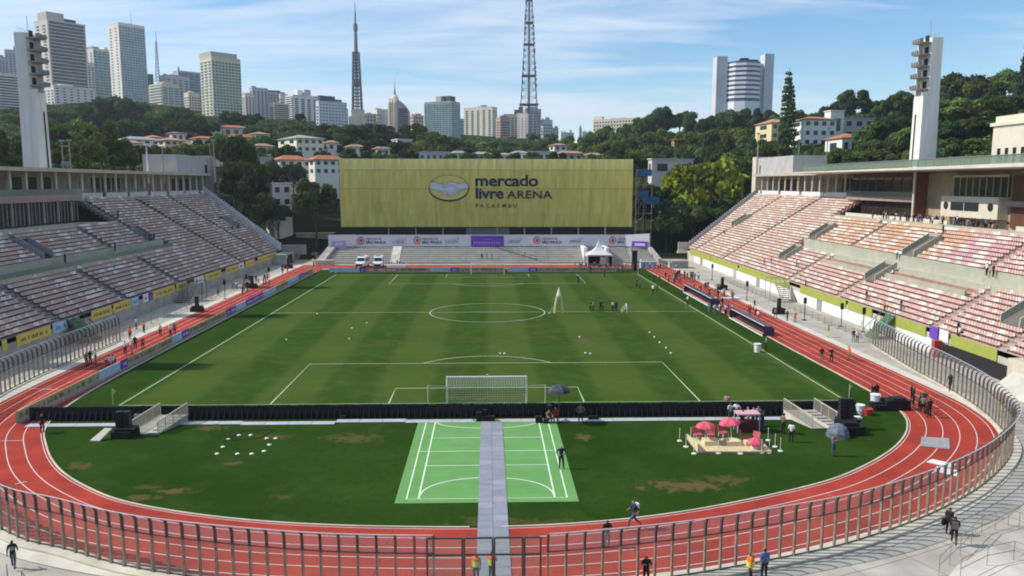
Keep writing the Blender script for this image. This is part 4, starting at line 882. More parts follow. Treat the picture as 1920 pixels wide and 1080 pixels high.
ORD = ['first', 'second', 'third', 'fourth', 'fifth', 'sixth', 'seventh', 'eighth', 'ninth', 'tenth', 'eleventh', 'twelfth', 'thirteenth', 'fourteenth', 'fifteenth', 'sixteenth', 'seventeenth', 'eighteenth', 'nineteenth', 'twentieth']
# black backs of the boards on the near goal line
BK = [B() for _ in range(4)]
for q, b in enumerate(BK):
    h = 1.13+0.018*q; b.box(-0.249, 0.249, -0.05, 0.05, 0.03, h); b.box(-0.19, 0.19, -0.045, 0.045, h, h+0.045)
    b.hexa([(-0.03, -0.42, 0.01), (0.03, -0.42, 0.01), (0.03, -0.051, 0.01), (-0.03, -0.051, 0.01), (-0.03, -0.42, 0.05), (0.03, -0.42, 0.05), (0.03, -0.051, 0.85), (-0.03, -0.051, 0.85)])
BKM = [b.mesh('cabinet', G_['black']) for b in BK]
x = -39.3; n_ = 0
while x < 33.2:
    if n_ % 8 == 0:
        T = thing('led_board', 'black section of the near goal line boards, %s from the left' % ORD[n_//8], 'board', (x+1.75, -57.0, 0), 0, 'black boards on the near goal line')
    obj('cabinet', BKM[rn.randrange(4)], T, (x-T.location.x, rn.uniform(-0.03, 0.03), 0)); x += 0.5; n_ += 1
# banners on the front wall of the shaded stand
seq3 = [(0, 10, 'yellow'), (28, 94, 'yellow'), (98, 127, 'skyblue'), (128, 139, 'purple'), (172, 211, 'yellow'), (214, 248, 'yellow'), (249, 263, 'skyblue'), (271, 281, 'white'), (282, 289, 'purple'), (290, 331, 'yellow'), (334, 354, 'yellow'), (368, 386, 'white'), (388, 419, 'yellow'), (428, 452, 'yellow'), (453, 462, 'white'), (465, 482, 'yellow'), (488, 524, 'yellow')]
lb3 = ['at the left edge, partly out of frame', 'long one behind the curved fence', 'light blue, before the green stairs', 'small purple one beside the green stairs', 'first after the green stairs', 'second after the green stairs', 'short light one after two yellow ones', 'short white one before the scaffold stair', 'short purple one before the scaffold stair', 'long one before the scaffold stair', 'short one beside the scaffold stair', 'short white one after the scaffold stair', 'second after the scaffold stair', 'third after the scaffold stair', 'short white one near the far speakers', 'short one near the far end', 'last one at the far end']
for (pa, pb_, c), w_ in zip(seq3, lb3):
    ya = onX(pa, 600, -53.9)[1]; yb = onX(pb_, 600, -53.9)[1]
    T = thing('wall_banner', '%s banner on the shaded stand wall, %s' % ({'yellow': 'yellow', 'skyblue': 'pale', 'purple': 'dark', 'white': 'pale'}[c], w_), 'banner', (-53.9, (ya+yb)/2, 2.4), 0, 'banners along the shaded stand')
    b = B(); b.box(-53.98, -53.90, ya+0.05, yb-0.05, 1.78, 3.05); part('sheet', b, G_[c], T)
    b = B(); squiggle(b, (-53.9, yb-0.3), (-53.9, ya+0.3), 2.1, 2.7, 1, 0, 0, rn); b.f = [f[::-1] for f in b.f]
    if b.f and c in ('yellow', 'skyblue', 'white'): part('print', b, G_['inkgrey'] if c != 'skyblue' else M('print_blue', (0.09, 0.20, 0.42), 0.6, 0), T)
# olive cloth along the front wall of the sunlit stand
seq4 = [(1292, 1330), (1331, 1382), (1385, 1480), (1501, 1588), (1592, 1638), (1667, 1742), (1790, 1880)]
lb4 = ['at the far end', 'second from the far end', 'past the goal-post stair', 'before the middle dugout', 'just before the green stairs', 'just after the green stairs', 'over the dark openings at the near end']
for (pa, pb_), w_ in zip(seq4, lb4):
    ya = onX(pa, 540, 53.9)[1]; yb = onX(pb_, 540, 53.9)[1]
    b = B(); b.box(53.86, 53.97, min(ya, yb), max(ya, yb), 1.75, 3.02); solo('wall_banner', b, G_['green_cloth'], 'olive cloth on the sunlit stand wall, %s' % w_, 'banner', 'olive cloths along the sunlit stand', base=(53.9, (ya+yb)/2, 2.4))
for pa, pb_, c, w_ in ((1750, 1766, 'purple', 'small purple panel on the sunlit stand wall between two olive cloths'), (1769, 1786, 'white', 'small white panel on the sunlit stand wall beside the purple one')):
    ya = onX(pa, 540, 53.9)[1]; yb = onX(pb_, 540, 53.9)[1]; b = B(); b.box(53.8, 53.95, min(ya, yb), max(ya, yb), 1.9, 3.3); solo('wall_banner', b, G_[c], w_, 'banner', base=(53.9, (ya+yb)/2, 2.4))
# white lower wall, doorways and dark openings of the sunlit stand
T = thing('wall_lining', 'bright white lower wall with doorways below the olive cloths', 'wall', (53.9, 10, 0))
b = B(); b.box(53.9, 53.985, -32, 80, 0.0, 1.70); part('wall_face', b, G_['white'], T)
for px in (1313, 1376, 1537, 1662, 1420):
    yc = onX(px, 560, 53.9)[1]; b = B(); b.box(53.82, 53.89, yc-0.9, yc+0.9, 0.0, 1.75); part('door', b, G_['concrete_grey'] if px != 1376 else G_['ledge'], T)
b = B(); b.box(53.8, 53.89, -47.8, -34.5, 0.0, 1.7); part('opening', b, G_['dark'], T)
b = B(); b.box(52.9, 53.79, -34.4, -33.9, 0, 2.0); part('red_panel', b, G_['red'], T)
# corner block and pale wall where the sunlit stand turns
T = thing('corner_wall', 'beige wall block at the near end of the sunlit stand', 'wall', (53, -50, 0))
b = B(); b.box(52.6, 56, -60, -48.0, 0.0, 3.0); part('block', b, G_['concrete_cream'], T)
b = B(); b.hexa([(50.4, -60, 0), (52.59, -60, 0), (52.59, -49, 0), (50.4, -49, 0), (50.4, -60, 0.1), (52.59, -60, 1.9), (52.59, -49, 1.9), (50.4, -49, 0.1)]); part('slope', b, G_['concrete_pale'], T)
# stairs up to the stands
def wall_stair(s, y, lab, col, w_=2.2):
    T = thing('access_stair', lab, 'stair', (s*52.5, y, 0))
    b = B()
    for k_ in range(9): b.box(s*(51.0+k_*0.32), s*(51.0+(k_+1)*0.32+0.02), y-w_/2, y+w_/2, k_*0.34, 0.34+k_*0.34)
    part('steps', b, col, T)
    for e_ in (-w_/2-0.06, w_/2+0.06):
        b = B(); b.bar((s*50.8, y+e_, 1.1), (s*53.9, y+e_, 4.2), 0.07)
        for k_ in range(5): b.tube((s*(50.9+k_*0.72), y+e_, 0.1+k_*0.72), (s*(50.9+k_*0.72), y+e_, 1.15+k_*0.72), 0.04, n=4)
        b.hexa([(s*51-0.02, y+e_-0.02, 0.1), (s*51+0.02, y+e_-0.02, 0.1), (s*51+0.02, y+e_+0.02, 0.1), (s*51-0.02, y+e_+0.02, 0.1), (s*53.8-0.02, y+e_-0.02, 3.0), (s*53.8+0.02, y+e_-0.02, 3.0), (s*53.8+0.02, y+e_+0.02, 3.0), (s*53.8-0.02, y+e_+0.02, 3.0)])
        part('railing', b, G_['steel_dark'] if s < 0 else M('green_steel', (0.10, 0.20, 0.12), 0.5, 0.1), T)
wall_stair(-1, onX(155, 600, -52.5)[1], 'green painted stair up to the shaded stand beside the curved fence', M('green_steel', (0.10, 0.20, 0.12), 0.5, 0.1), 2.6)
wall_stair(1, onX(1652, 600, 52.5)[1], 'green stair up to the sunlit stand between two olive cloths', M('green_steel', (0.10, 0.20, 0.12), 0.5, 0.1))
def frame_stair(s, y, lab):   # scaffold stair with a tall frame
    T = thing('scaffold_stair', lab, 'stair', (s*51.5, y, 0)); b = B()
    for yy in (y-1.2, y+1.2):
        for x in (50.2, 53.6): b.tube((s*x, yy, 0), (s*x, yy, 3.6 if s > 0 else 3.2), 0.05, n=5)
        b.tube((s*50.2, yy, 3.6 if s > 0 else 3.2), (s*53.6, yy, 3.6 if s > 0 else 3.2), 0.05, n=5)
    part('frame', b, G_['steel'] if s > 0 else G_['steel_dark'], T)
    b = B()
    for k_ in range(10): b.box(s*53.4, s*51.0, y-5.2+k_*0.42, y-5.2+k_*0.42+0.44, 0.1+k_*0.3, 0.18+k_*0.3)
    b.bar((s*51.0, y-5.4, 0.9), (s*51.0, y-1.0, 4.0), 0.06); b.bar((s*51.0, y-5.4, 0.05), (s*51.0, y-1.0, 3.1), 0.1, 0.16); part('flight', b, G_['steel'] if s > 0 else G_['steel_dark'], T)
frame_stair(1, onX(1460, 560, 51.5)[1]+2, 'grey scaffold stair with tall frame against the white wall of the sunlit stand')
frame_stair(-1, onX(362, 560, -51.5)[1]+2, 'dark scaffold stair against the front wall of the shaded stand')
# grey crowd barriers along the inner edge of the strips
bar_ = B()
for x in (-1.1, 1.1): bar_.tube((x, 0, 0), (x, 0, 1.05), 0.025, n=5); bar_.box(x-0.02, x+0.02, -0.28, 0.28, 0.0, 0.03)
for z in (0.2, 1.05): bar_.tube((-1.1, 0, z), (1.1, 0, z), 0.022, n=5)
for x in np.linspace(-0.95, 0.95, 11): bar_.tube((x, 0, 0.2), (x, 0, 1.05), 0.012, n=4)
bme = bar_.mesh('crowd_barrier', G_['steel'])
for s, ys_ in ((-1, np.arange(-19, 46, 2.3)), (1, np.arange(-26, 40, 2.3))):
    for i, y in enumerate(ys_):
        x = -49.4 if s < 0 else 49.8
        if s < 0 and y > 20: x = -49.8
        tag(obj('crowd_barrier', bme, None, (x, y, 0), R(90)+random.uniform(-.05, .05)), 'grey steel crowd barrier in the row beside the %s stand walkway' % ('shaded' if s < 0 else 'sunlit'), 'barrier', None, None)['group'] = 'crowd barriers beside the %s stand' % ('shaded' if s < 0 else 'sunlit')
# lamp-like black posts on the walkways
pk = B(); pk.tube((0, 0, 0), (0, 0, 3.3), 0.06, n=5); pk.box(-0.2, 0.2, -0.12, 0.12, 2.5, 3.4); pk.box(-0.3, 0.3, -0.3, 0.3, 0, 0.05); pkm = pk.mesh('speaker_pole', G_['black'])
for i, (px, py) in enumerate(((1335, 525), (1400, 563), (1508, 600), (1577, 612), (1618, 622), (463, 548), (505, 532), (422, 560))):
    q = onZ(px, py); tag(obj('speaker_pole', pkm, None, (q[0], q[1], 0)), 'slim black speaker pole %s' % (('before the sunlit stand wall, %s from the far end' % ORD[i]) if px > 900 else 'before the shaded stand wall, %s' % ('second from the far end', 'nearest the far end', 'third from the far end')[i-5]), 'speaker', 'slim speaker poles %s' % ('sunlit side' if px > 900 else 'shaded side'))
# ------------------------------------------------------------------ goals, flags, things on the grass
NET = M('net_cord', (0.62, 0.64, 0.58), 0.8, 0.0)
def goal(s, lab, extra):
    T = thing('goal', lab, 'goal', (0, s*52.5, 0)); y = s*52.5; r = 0.075; yb = y+s*2.2
    for x in (-3.72, 3.72):
        b = B(); b.tube((x, y, 0), (x, y, 2.5), r, n=8); part('post', b, G_['white'], T)
    b = B(); b.tube((-3.79, y, 2.5), (3.79, y, 2.5), r, n=8); part('crossbar', b, G_['white'], T)
    b = B(); st = 0.22 if s < 0 else 0.35; cw = 0.014 if s < 0 else 0.02
    for x in np.arange(-3.66, 3.67, st): b.bar((x, y+s*0.08, 2.46), (x, yb, 2.1), cw); b.bar((x, yb, 2.1), (x, yb, 0.05), cw)
    for z in np.arange(0.1, 2.1, st): b.bar((-3.66, yb, z), (3.66, yb, z), cw)
    for t in np.arange(0.1, 1, 0.12): b.bar((-3.66, y+s*2.2*t, 2.46-0.36*t), (3.66, y+s*2.2*t, 2.46-0.36*t), cw)
    for x in (-3.68, 3.68):
        for t in np.arange(0.06, 1.01, 0.11): b.bar((x, y+s*2.2*t, 0.05), (x, y+s*2.2*t, 2.46-0.36*t), cw)
        for z in np.arange(0.1, 2.2, st): b.bar((x, y+s*0.08, z), (x, yb, z), cw)
    part('net', b, NET, T)
    if extra:
        for x in (-5.3, 5.3):
            b = B(); b.tube((x, yb+s*0.3, 0), (x, yb+s*0.3, 2.35), 0.03, n=5); b.bar((x, yb+s*0.3, 2.35), (x*0.69, yb, 2.2), 0.02); part('net_post', b, G_['white'], T)
goal(-1, 'white goal with its net on the near goal line', True); goal(1, 'white goal at the far end below the hoarding', False)
fl = B(); fl.tube((0, 0, 0), (0, 0, 1.6), 0.022, n=6)
f2 = B(); f2.face([(0.02, 0, 1.6), (0.30, 0.05, 1.35), (0.02, 0.02, 0.95)]); f2.face([(0.02, 0.004, 0.95), (0.30, 0.054, 1.35), (0.02, 0.004, 1.6)])
for x, y, w_ in ((-34.6, -52.4, 'near left corner, before the black boards'), (34.4, -52.5, 'near right corner, beside the track'), (-34.1, 52.6, 'far left corner'), (34.1, 52.6, 'far right corner')):
    T = thing('corner_flag', 'small yellow corner flag at the %s' % w_, 'corner flag', (x, y, 0), random.uniform(-.4, .4)); part('pole', fl, G_['white'], T, world=False); part('flag', f2, M('flag_yellow', (0.70, 0.68, 0.10), 0.7, 0.05), T, world=False)
# balls
bl = bmesh.new(); bmesh.ops.create_icosphere(bl, subdivisions=2, radius=0.13); blm = bpy.data.meshes.new('ball'); bl.to_mesh(blm); bl.free(); blm.materials.append(G_['white'])
for px, py, w_ in ((688, 607, 'near the left end of the halfway circle'), (595, 590, 'nearest the left touchline by halfway'), (660, 617, 'left of the centre of the near half'), (655, 637, 'left centre, nearest the penalty area'), (537, 639, 'alone on the left of the near half'), (1218, 625, 'first of the row on the right'), (1227, 634, 'second of the row on the right'), (1237, 644, 'third of the row on the right'), (1249, 654, 'fourth of the row on the right'), (1258, 664, 'last of the row on the right'), (1098, 664, 'left one of a pair outside the penalty area'), (1107, 665, 'right one of a pair outside the penalty area'), (1087, 634, 'alone right of centre'), (938, 665, 'first of two on the penalty arc'), (946, 665, 'second of two on the penalty arc')):
    q = onZ(px, py); tag(obj('ball', blm, None, (q[0], q[1], 0.13)), 'small white ball on the pitch, %s' % w_, 'ball', 'balls on the pitch')
# tall yellow inflatable, shaped like a narrow pointed arch
T = thing('inflatable_arch', 'tall narrow yellow and white inflatable arch standing right of the centre circle', 'inflatable', (11.3, -1.2, 0))
YA = M('inflatable_yellow', (0.70, 0.60, 0.28), 0.5, 0.06); b = B()
for s in (-1, 1):
    pts = [Vector((s*0.62, 0, 0)), Vector((s*0.52, 0, 1.2)), Vector((s*0.36, 0, 2.2)), Vector((s*0.1, 0, 3.2))]
    for p, q in zip(pts, pts[1:]): b.tube(p, q, 0.2, 0.19, 8)
part('legs', b, YA, T, world=False)
b = B(); b.tube((0, 0, 2.2), (0, 0, 2.8), 0.16, 0.42, 8); b.tube((0, 0, 2.8), (0, 0, 4.1), 0.42, 0.04, 8); part('top', b, M('inflatable_pale', (0.74, 0.72, 0.55), 0.5, 0.05), T, world=False)
b = B(); b.tube((0.1, 0, 2.4), (-1.5, -0.4, 0.02), 0.02, n=4); b.box(-1.7, -1.35, -0.55, -0.25, 0.0, 0.12); part('guy_rope', b, G_['white'], T, world=False)
T = thing('training_goal', 'small tilted white training goal beyond the men on the pitch', 'goal', (22.4, 0.6, 0), R(82)); b = B()
for x in (-1.5, 1.5): b.tube((x, 0, 0), (x, 0, 1.0), 0.05, n=6); b.tube((x, 0, 1.0), (x, 0.8, 0.03), 0.03, n=5)
b.tube((-1.5, 0, 1.0), (1.5, 0, 1.0), 0.05, n=6); b.tube((-1.5, 0.8, 0.03), (1.5, 0.8, 0.03), 0.03, n=5); part('frame', b, G_['white'], T, world=False)
b = B()
for x in np.linspace(-1.4, 1.4, 9): b.bar((x, 0, 1.0), (x, 0.8, 0.03), 0.015)
part('net', b, NET, T, world=False)
# ring of white plates on the end-zone grass with a dark frame lying among them
pl = B(); pl.dome((0, 0, 0), 0.17, 0.08, 12, 3); plm = pl.mesh('marker_disc', G_['white'])
ring = ((418, 838, 'left side'), (428, 824, 'upper left'), (448, 816, 'top left'), (470, 816, 'top right'), (500, 822, 'upper right, inner'), (517, 822, 'upper right, outer'), (505, 834, 'right side'), (495, 846, 'lower right'), (472, 851, 'bottom right'), (445, 851, 'bottom left'), (407, 851, 'lower left, outermost'))
for px, py, w_ in ring:
    q = onZ(px, py); tag(obj('marker_disc', plm, None, (q[0], q[1], 0.0)), 'white marker disc in the ring on the grass, %s' % w_, 'marker', 'ring of white markers')
T = thing('ground_frame', 'thin dark rope frame lying on the grass inside the ring of white markers', 'frame', (-18.6, -63.6, 0)); b = B()
c4 = [tuple(onZ(*p)[:2]) for p in ((418, 826), (455, 809), (512, 806), (488, 822))]
for p, q in zip(c4, c4[1:]+c4[:1]): b.bar((*p, 0.05), (*q, 0.05), 0.05, 0.05)
part('rope', b, M('brown_rope', (0.10, 0.05, 0.03), 0.8, 0.2), T)
# sand lounge with parasols
T = thing('sand_platform', 'low pale wooden platform on the grass under pink parasols', 'platform', (19, -65, 0))
SAND = M('pale_planks', (0.62, 0.50, 0.30), 0.8, 0.12, 1.0)
c4 = [np.array(onZ(*p)[:2]) for p in ((1308, 850), (1448, 850), (1425, 826), (1288, 824))]
for k_ in range(12):
    u0, u1 = k_/12, (k_+0.94)/12; P_ = lambda u, v: tuple((c4[0]*(1-u)+c4[1]*u)*(1-v)+(c4[3]*(1-u)+c4[2]*u)*v)
    b = B(); b.hexa([(*P_(u0, 0), 0.02), (*P_(u1, 0), 0.02), (*P_(u1, 1), 0.02), (*P_(u0, 1), 0.02), (*P_(u0, 0), 0.16), (*P_(u1, 0), 0.16), (*P_(u1, 1), 0.16), (*P_(u0, 1), 0.16)]); part('plank', b, SAND, T)
b = B(); b.hexa([(*c4[0], 0.165), (*(c4[0]+(0.05, 0.0)), 0.165), (*(c4[3]+(0.05, 0)), 0.165), (*c4[3], 0.165), (*c4[0], 0.75), (*(c4[0]+(0.05, 0)), 0.75), (*(c4[3]+(0.05, 0)), 0.45), (*c4[3], 0.45)]); part('side_board', b, M('yellow_board', (0.68, 0.60, 0.34), 0.7, 0.06), T)
b = B(); p_, q_ = c4[0]*0.45+c4[3]*0.55, c4[1]*0.45+c4[2]*0.55
for u in (0.25, 0.55, 0.8):
    m_ = p_*(1-u)+q_*u; b.box(m_[0]-0.55, m_[0]+0.55, m_[1]-0.5, m_[1]+0.5, 0.162, 0.5)
part('lounge_seat', b, M('yellow_board', (0.68, 0.60, 0.34), 0.7, 0.06), T)
def parasol(x, y, h, r, lab, tilt=0.0, seed=0):
    T = thing('parasol', lab, 'parasol', (x, y, 0.16), 0, 'pink parasols on the pale platform'); b = B(); b.tube((0, 0, 0), (tilt*h, 0, h), 0.035, n=6); part('pole', b, G_['white'], T, world=False)
    b = B(); nn_ = 10; c_ = (tilt*h, 0, h)
    for i in range(nn_):
        t0, t1 = 2*math.pi*i/nn_, 2*math.pi*(i+1)/nn_; prev = None
        for (ra, za), (rb, zb) in (((0.01, 0.02), (0.45*r, -0.10)), ((0.45*r, -0.10), (0.8*r, -0.24)), ((0.8*r, -0.24), (r, -0.40)), ((r, -0.40), (r*1.0, -0.47))):
            b.face([(c_[0]+rb*math.cos(t0), c_[1]+rb*math.sin(t0), c_[2]+zb-tilt*rb*math.cos(t0)), (c_[0]+rb*math.cos(t1), c_[1]+rb*math.sin(t1), c_[2]+zb-tilt*rb*math.cos(t1)), (c_[0]+ra*math.cos(t1), c_[1]+ra*math.sin(t1), c_[2]+za-tilt*ra*math.cos(t1)), (c_[0]+ra*math.cos(t0), c_[1]+ra*math.sin(t0), c_[2]+za-tilt*ra*math.cos(t0))], i % 2)
    part('canopy', b, [Mcloth('pink_canvas_a', (0.78, 0.10, 0.17), 0.3, 1, 0.06), Mcloth('pink_canvas_b', (0.80, 0.20, 0.26), 0.3, 1, 0.06)], T, world=False)
    b = B(); b.box(-0.22, 0.22, -0.22, 0.22, 0, 0.14); part('base', b, G_['white'], T, world=False)
parasol(17.2, -65.0, 1.75, 0.78, 'pink parasol over the left part of the pale platform')
parasol(19.5, -64.4, 1.85, 0.84, 'pink parasol over the middle of the pale platform', -0.12)
parasol(20.7, -66.3, 0.85, 0.62, 'low pink parasol at the front right of the pale platform', 0.06)
tb = B(); tb.tube((0, 0, 0), (0, 0, 0.05), 0.2, n=10); tb.tube((0, 0, 0.05), (0, 0, 1.0), 0.022, n=5); tb.tube((0, 0, 1.0), (0, 0, 1.06), 0.035, n=6); tbm = tb.mesh('stanchion', G_['white'])
for i, (px, py, w_) in enumerate(((1274, 827, 'far left, behind'), (1286, 838, 'left side'), (1301, 851, 'front left corner'), (1347, 850, 'front, second from left'), (1388, 851, 'front middle'), (1428, 849, 'front right'), (1442, 849, 'front right, beside another'), (1463, 846, 'right corner'), (1453, 838, 'right side'), (1440, 826, 'right, behind'), (1295, 825, 'behind, left'))):
    q = onZ(px, py); tag(obj('stanchion', tbm, None, (q[0], q[1], 0)), 'slim white stanchion round the pale platform, %s' % w_, 'stanchion', 'stanchions round the pale platform')
def chair(x, y, rz, mat, lab, z=0.165):
    T = thing('lounge_chair', lab, 'chair', (x, y, z), rz, 'pink chairs by the parasols'); b = B(); b.box(-0.3, 0.3, -0.3, 0.3, 0.3, 0.42); part('seat', b, mat, T, world=False)
    b = B(); b.hexa([(-0.3, 0.24, 0.42), (0.3, 0.24, 0.42), (0.3, 0.32, 0.42), (-0.3, 0.32, 0.42), (-0.3, 0.40, 0.9), (0.3, 0.40, 0.9), (0.3, 0.46, 0.9), (-0.3, 0.46, 0.9)]); part('backrest', b, mat, T, world=False)
    for x_ in (-0.26, 0.26):
        for y_ in (-0.26, 0.26):
            b = B(); b.box(x_-0.025, x_+0.025, y_-0.025, y_+0.025, 0, 0.3); part('leg', b, G_['white'], T, world=False)
PC = M('chair_pink', (0.45, 0.09, 0.12), 0.7, 0.1)
for x, y, rz, w_ in ((16.9, -64.0, 0.2, 'leftmost, under the left parasol'), (17.9, -64.1, -0.2, 'under the left parasol, beside the leftmost'), (19.1, -63.5, 0.4, 'behind the middle parasol pole'), (20.4, -64.9, 1.2, 'right of the middle parasol'), (21.0, -65.3, -0.8, 'beside the low parasol')):
    chair(x, y, rz, PC, 'pink chair on the pale platform, %s' % w_)
T = thing('stall', 'small pink topped stall behind the parasols on the grass', 'stall', (21.6, -61.6, 0)); b = B(); b.box(-0.8, 0.8, -0.5, 0.5, 0, 0.9); part('counter', b, M('stall_dark', (0.10, 0.02, 0.03), 0.6, 0.2), T, world=False)
b = B(); b.box(-0.95, 0.95, -0.6, 0.6, 1.5, 1.62); part('top', b, M('stall_pink', (0.62, 0.36, 0.40), 0.6, 0.08), T, world=False)
b = B()
for x in (-0.9, 0.9): b.tube((x, -0.5, 0), (x, -0.5, 1.5), 0.03, n=5); b.tube((x, 0.5, 0), (x, 0.5, 1.5), 0.03, n=5)
part('frame', b, G_['white'], T, world=False)
# ramps with railings through the black boards
def ramp(s, xa, xb, lab):
    T = thing('ramp', lab, 'ramp', ((xa+xb)/2, -59, 0)); ya, yb = -57.6, -61.2; sh = -s*1.1
    P_ = lambda x, v, z: (x+sh*v, ya+(yb-ya)*v, z)
    b = B(); xm = xa+(xb-xa)*0.62
    b.hexa([P_(xa, 1, 0.02), P_(xm, 1, 0.02), P_(xm, 0, 0.02), P_(xa, 0, 0.02), P_(xa, 1, 0.06), P_(xm, 1, 0.06), P_(xm, 0, 0.6), P_(xa, 0, 0.6)]); part('deck', b, M('ramp_ply', (0.58, 0.52, 0.40), 0.8, 0.1), T)
    b = B()
    for k_ in range(6): v0, v1 = k_/6, (k_+1)/6; b.hexa([P_(xm+0.02, v1, 0.02), P_(xb, v1, 0.02), P_(xb, v0, 0.02), P_(xm+0.02, v0, 0.02), P_(xm+0.02, v1, 0.6-0.09*k_), P_(xb, v1, 0.6-0.09*k_), P_(xb, v0, 0.6-0.09*k_), P_(xm+0.02, v0, 0.6-0.09*k_)])
    part('steps', b, G_['concrete'], T)
    for x in (xa, xb):
        b = B(); b.bar(P_(x, 0, 1.65), P_(x, 1, 1.05), 0.07)
        for v in np.linspace(0, 1, 5): b.bar(P_(x, v, 0.6-0.56*v), P_(x, v, 1.65-0.6*v), 0.05)
        b.bar(P_(x, 0, 0.62), P_(x, 1, 0.08), 0.06); f = part('railing', b, M('ramp_rail', (0.52, 0.48, 0.42), 0.6, 0.1), T)
        b = B(); b.face([P_(x, 0, 0.65), P_(x, 1, 0.12), P_(x, 1, 1.03), P_(x, 0, 1.62)]); part('mesh_infill', b, Mcloth('rail_mesh', (0.36, 0.33, 0.27), 0.3, 0.55, 0.1), f, root=T)
ramp(1, -29.0+0.9, -25.8, 'timber ramp with grey railings through the black boards, near the left corner'); ramp(-1, 26.2, 28.9, 'timber ramp with grey railings through the black boards, beside the parasols')
# speaker stacks under black covers
def speaker(x, y, sc, lab, ramp_=False, big=True):
    T = thing('speaker_stack', lab, 'speaker', (x, y, 0), 0, 'black speaker stacks'); b = B()
    b.prism([(-0.9, -0.7), (0.6, -0.85), (1.1, 0.1), (0.8, 0.7), (-0.7, 0.75), (-1.05, 0.1)], 0.0, 0.68*sc); b.prism([(-0.7, -0.6), (0.9, -0.65), (0.8, 0.6), (-0.75, 0.55)], 0.75*sc, 0.95*sc); part('base', b, G_['black'], T, world=False)
    for x_ in ((-0.42, 0.18) if big else (0.0,)):
        b = B(); zz_ = 0.95*sc
        for k_ in range(6): b.box(x_-0.25, x_+0.25, -0.3+0.02*k_, 0.3-0.01*k_, zz_+k_*0.27*sc, zz_+(k_+0.93)*0.27*sc)
        part('cabinet_column', b, M('speaker_black', (0.018, 0.018, 0.024), 0.45, 0.3, 3.0), T, world=False)
    if ramp_:
        b = B(); b.hexa([(-2.3, -1.2, 0.0), (-1.5, -1.3, 0.0), (-0.9, -0.4, 0.7), (-1.5, -0.3, 0.7), (-2.3, -1.2, 0.08), (-1.5, -1.3, 0.08), (-0.9, -0.4, 0.82), (-1.5, -0.3, 0.82)]); part('panel', b, G_['concrete_pale'], T, world=False)
    return T
speaker(-29.3, -61.6, 0.82, 'black covered speaker stack with a leaning pale panel beside the left ramp', True)
speaker(30.1, -61.4, 1.05, 'black covered speaker stack on the grass beside the right ramp')
for px, py, w_ in ((370, 584, 'beside the left track near halfway'), (473, 540, 'beside the left track past halfway'), (541, 503, 'beside the left track at its far end'), (1460, 588, 'beside the right track, behind the nearer dugout'), (1354, 543, 'beside the right track, behind the farther dugout')):
    q = onZ(px, py); speaker(q[0], q[1], 0.95, 'black speaker stack %s' % w_, big=False)
# covered equipment and a stall of bins at the right
T = thing('covered_equipment', 'grey tarpaulin heap of equipment in front of the right speaker stack', 'equipment', (28.6, -63.2, 0)); b = B(); b.dome((0, 0, 0), 0.95, 1.1, 9, 4)
b2 = B(); b2.prism([(0.2, -0.2), (2.3, 0.1), (2.2, 1.2), (0.4, 1.3)], 0, 0.75); b2.prism([(0.5, 0.1), (1.8, 0.2), (1.7, 0.9), (0.7, 1.0)], 0.75, 1.05); part('black_cover', b2, G_['black'], T, world=False)
part('tarpaulin', b, M('grey_tarp', (0.13, 0.15, 0.19), 0.6, 0.25, 2.0, bump=0.4), T, world=False)
def bin_(x, y, h, mat, lab):
    b = B(); b.tube((0, 0, 0), (0, 0, h), 0.36, 0.42, 10); b.tube((0, 0, h), (0, 0, h+0.05), 0.46, 0.44, 10); b.tube((0, 0, h*0.45), (0, 0, h*0.5), 0.415, 0.415, 10); solo('barrel', B().tube((x, y, 0), (x, y, h), 0.36, 0.42, 12).tube((x, y, h), (x, y, h+0.06), 0.47, 0.45, 12).tube((x, y, h*0.45), (x, y, h*0.5), 0.43, 0.43, 12), mat, lab, 'barrel', base=(x, y, 0))
q = onZ(1640, 765); bin_(q[0], q[1], 1.25, G_['white'], 'tall white barrel on the grass beside the right bend')
q = onZ(1420, 660); bin_(q[0], q[1], 1.0, G_['white'], 'white barrel on the right touchline')
q = onZ(1611, 776); bin_(q[0], q[1], 0.8, G_['white'], 'short white barrel beyond the right speaker stack')
q = onZ(1626, 778); bin_(q[0], q[1], 0.55, G_['red'], 'low red tub beside the short white barrel')
b = B(); q = onZ(1655, 768)
for k_ in range(7): b.box(q[0]+rn.uniform(-1.2, 1.6), q[0]+rn.uniform(1.7, 2.6), q[1]+rn.uniform(-.6, .2), q[1]+rn.uniform(.3, 1.0), 0.01, rn.uniform(0.4, 1.1))
solo('equipment_case', b, G_['black'], 'heap of black equipment cases beside the tall white barrel', 'equipment', base=(q[0], q[1], 0))
# camera position with umbrella behind the near goal
T = thing('umbrella', 'dark blue umbrella on a tall pole over the camera behind the near goal', 'umbrella', (6.2, -58.9, 0)); b = B(); b.tube((0, 0, 0), (0, 0, 3.3), 0.03, n=6); part('pole', b, G_['steel_dark'], T, world=False)
b = B(); b.dome((0, 0, 2.75), 1.0, 0.6, 10, 4, cols=[0, 1]); part('canopy', b, [M('umbrella_navy', (0.03, 0.035, 0.055), 0.6, 0.1), M('umbrella_grey', (0.07, 0.075, 0.095), 0.6, 0.1)], T, world=False)
b = B(); b.tube((-0.6, 0, 0), (0, 0, 1.2), 0.03, n=5); b.tube((0.5, 0.2, 0), (0, 0, 1.2), 0.03, n=5); b.tube((0, -0.5, 0), (0, 0, 1.2), 0.03, n=5); b.box(-0.18, 0.18, -0.3, 0.35, 1.2, 1.5); b.tube((0, 0.35, 1.36), (0, 0.75, 1.38), 0.09, n=8)
solo('camera_tripod', B().add([(v[0]+5.4, v[1]-58.6, v[2]) for v in b.v], b.f), G_['black'], 'black video camera on a tripod below the dark umbrella', 'camera', base=(5.4, -58.6, 0))
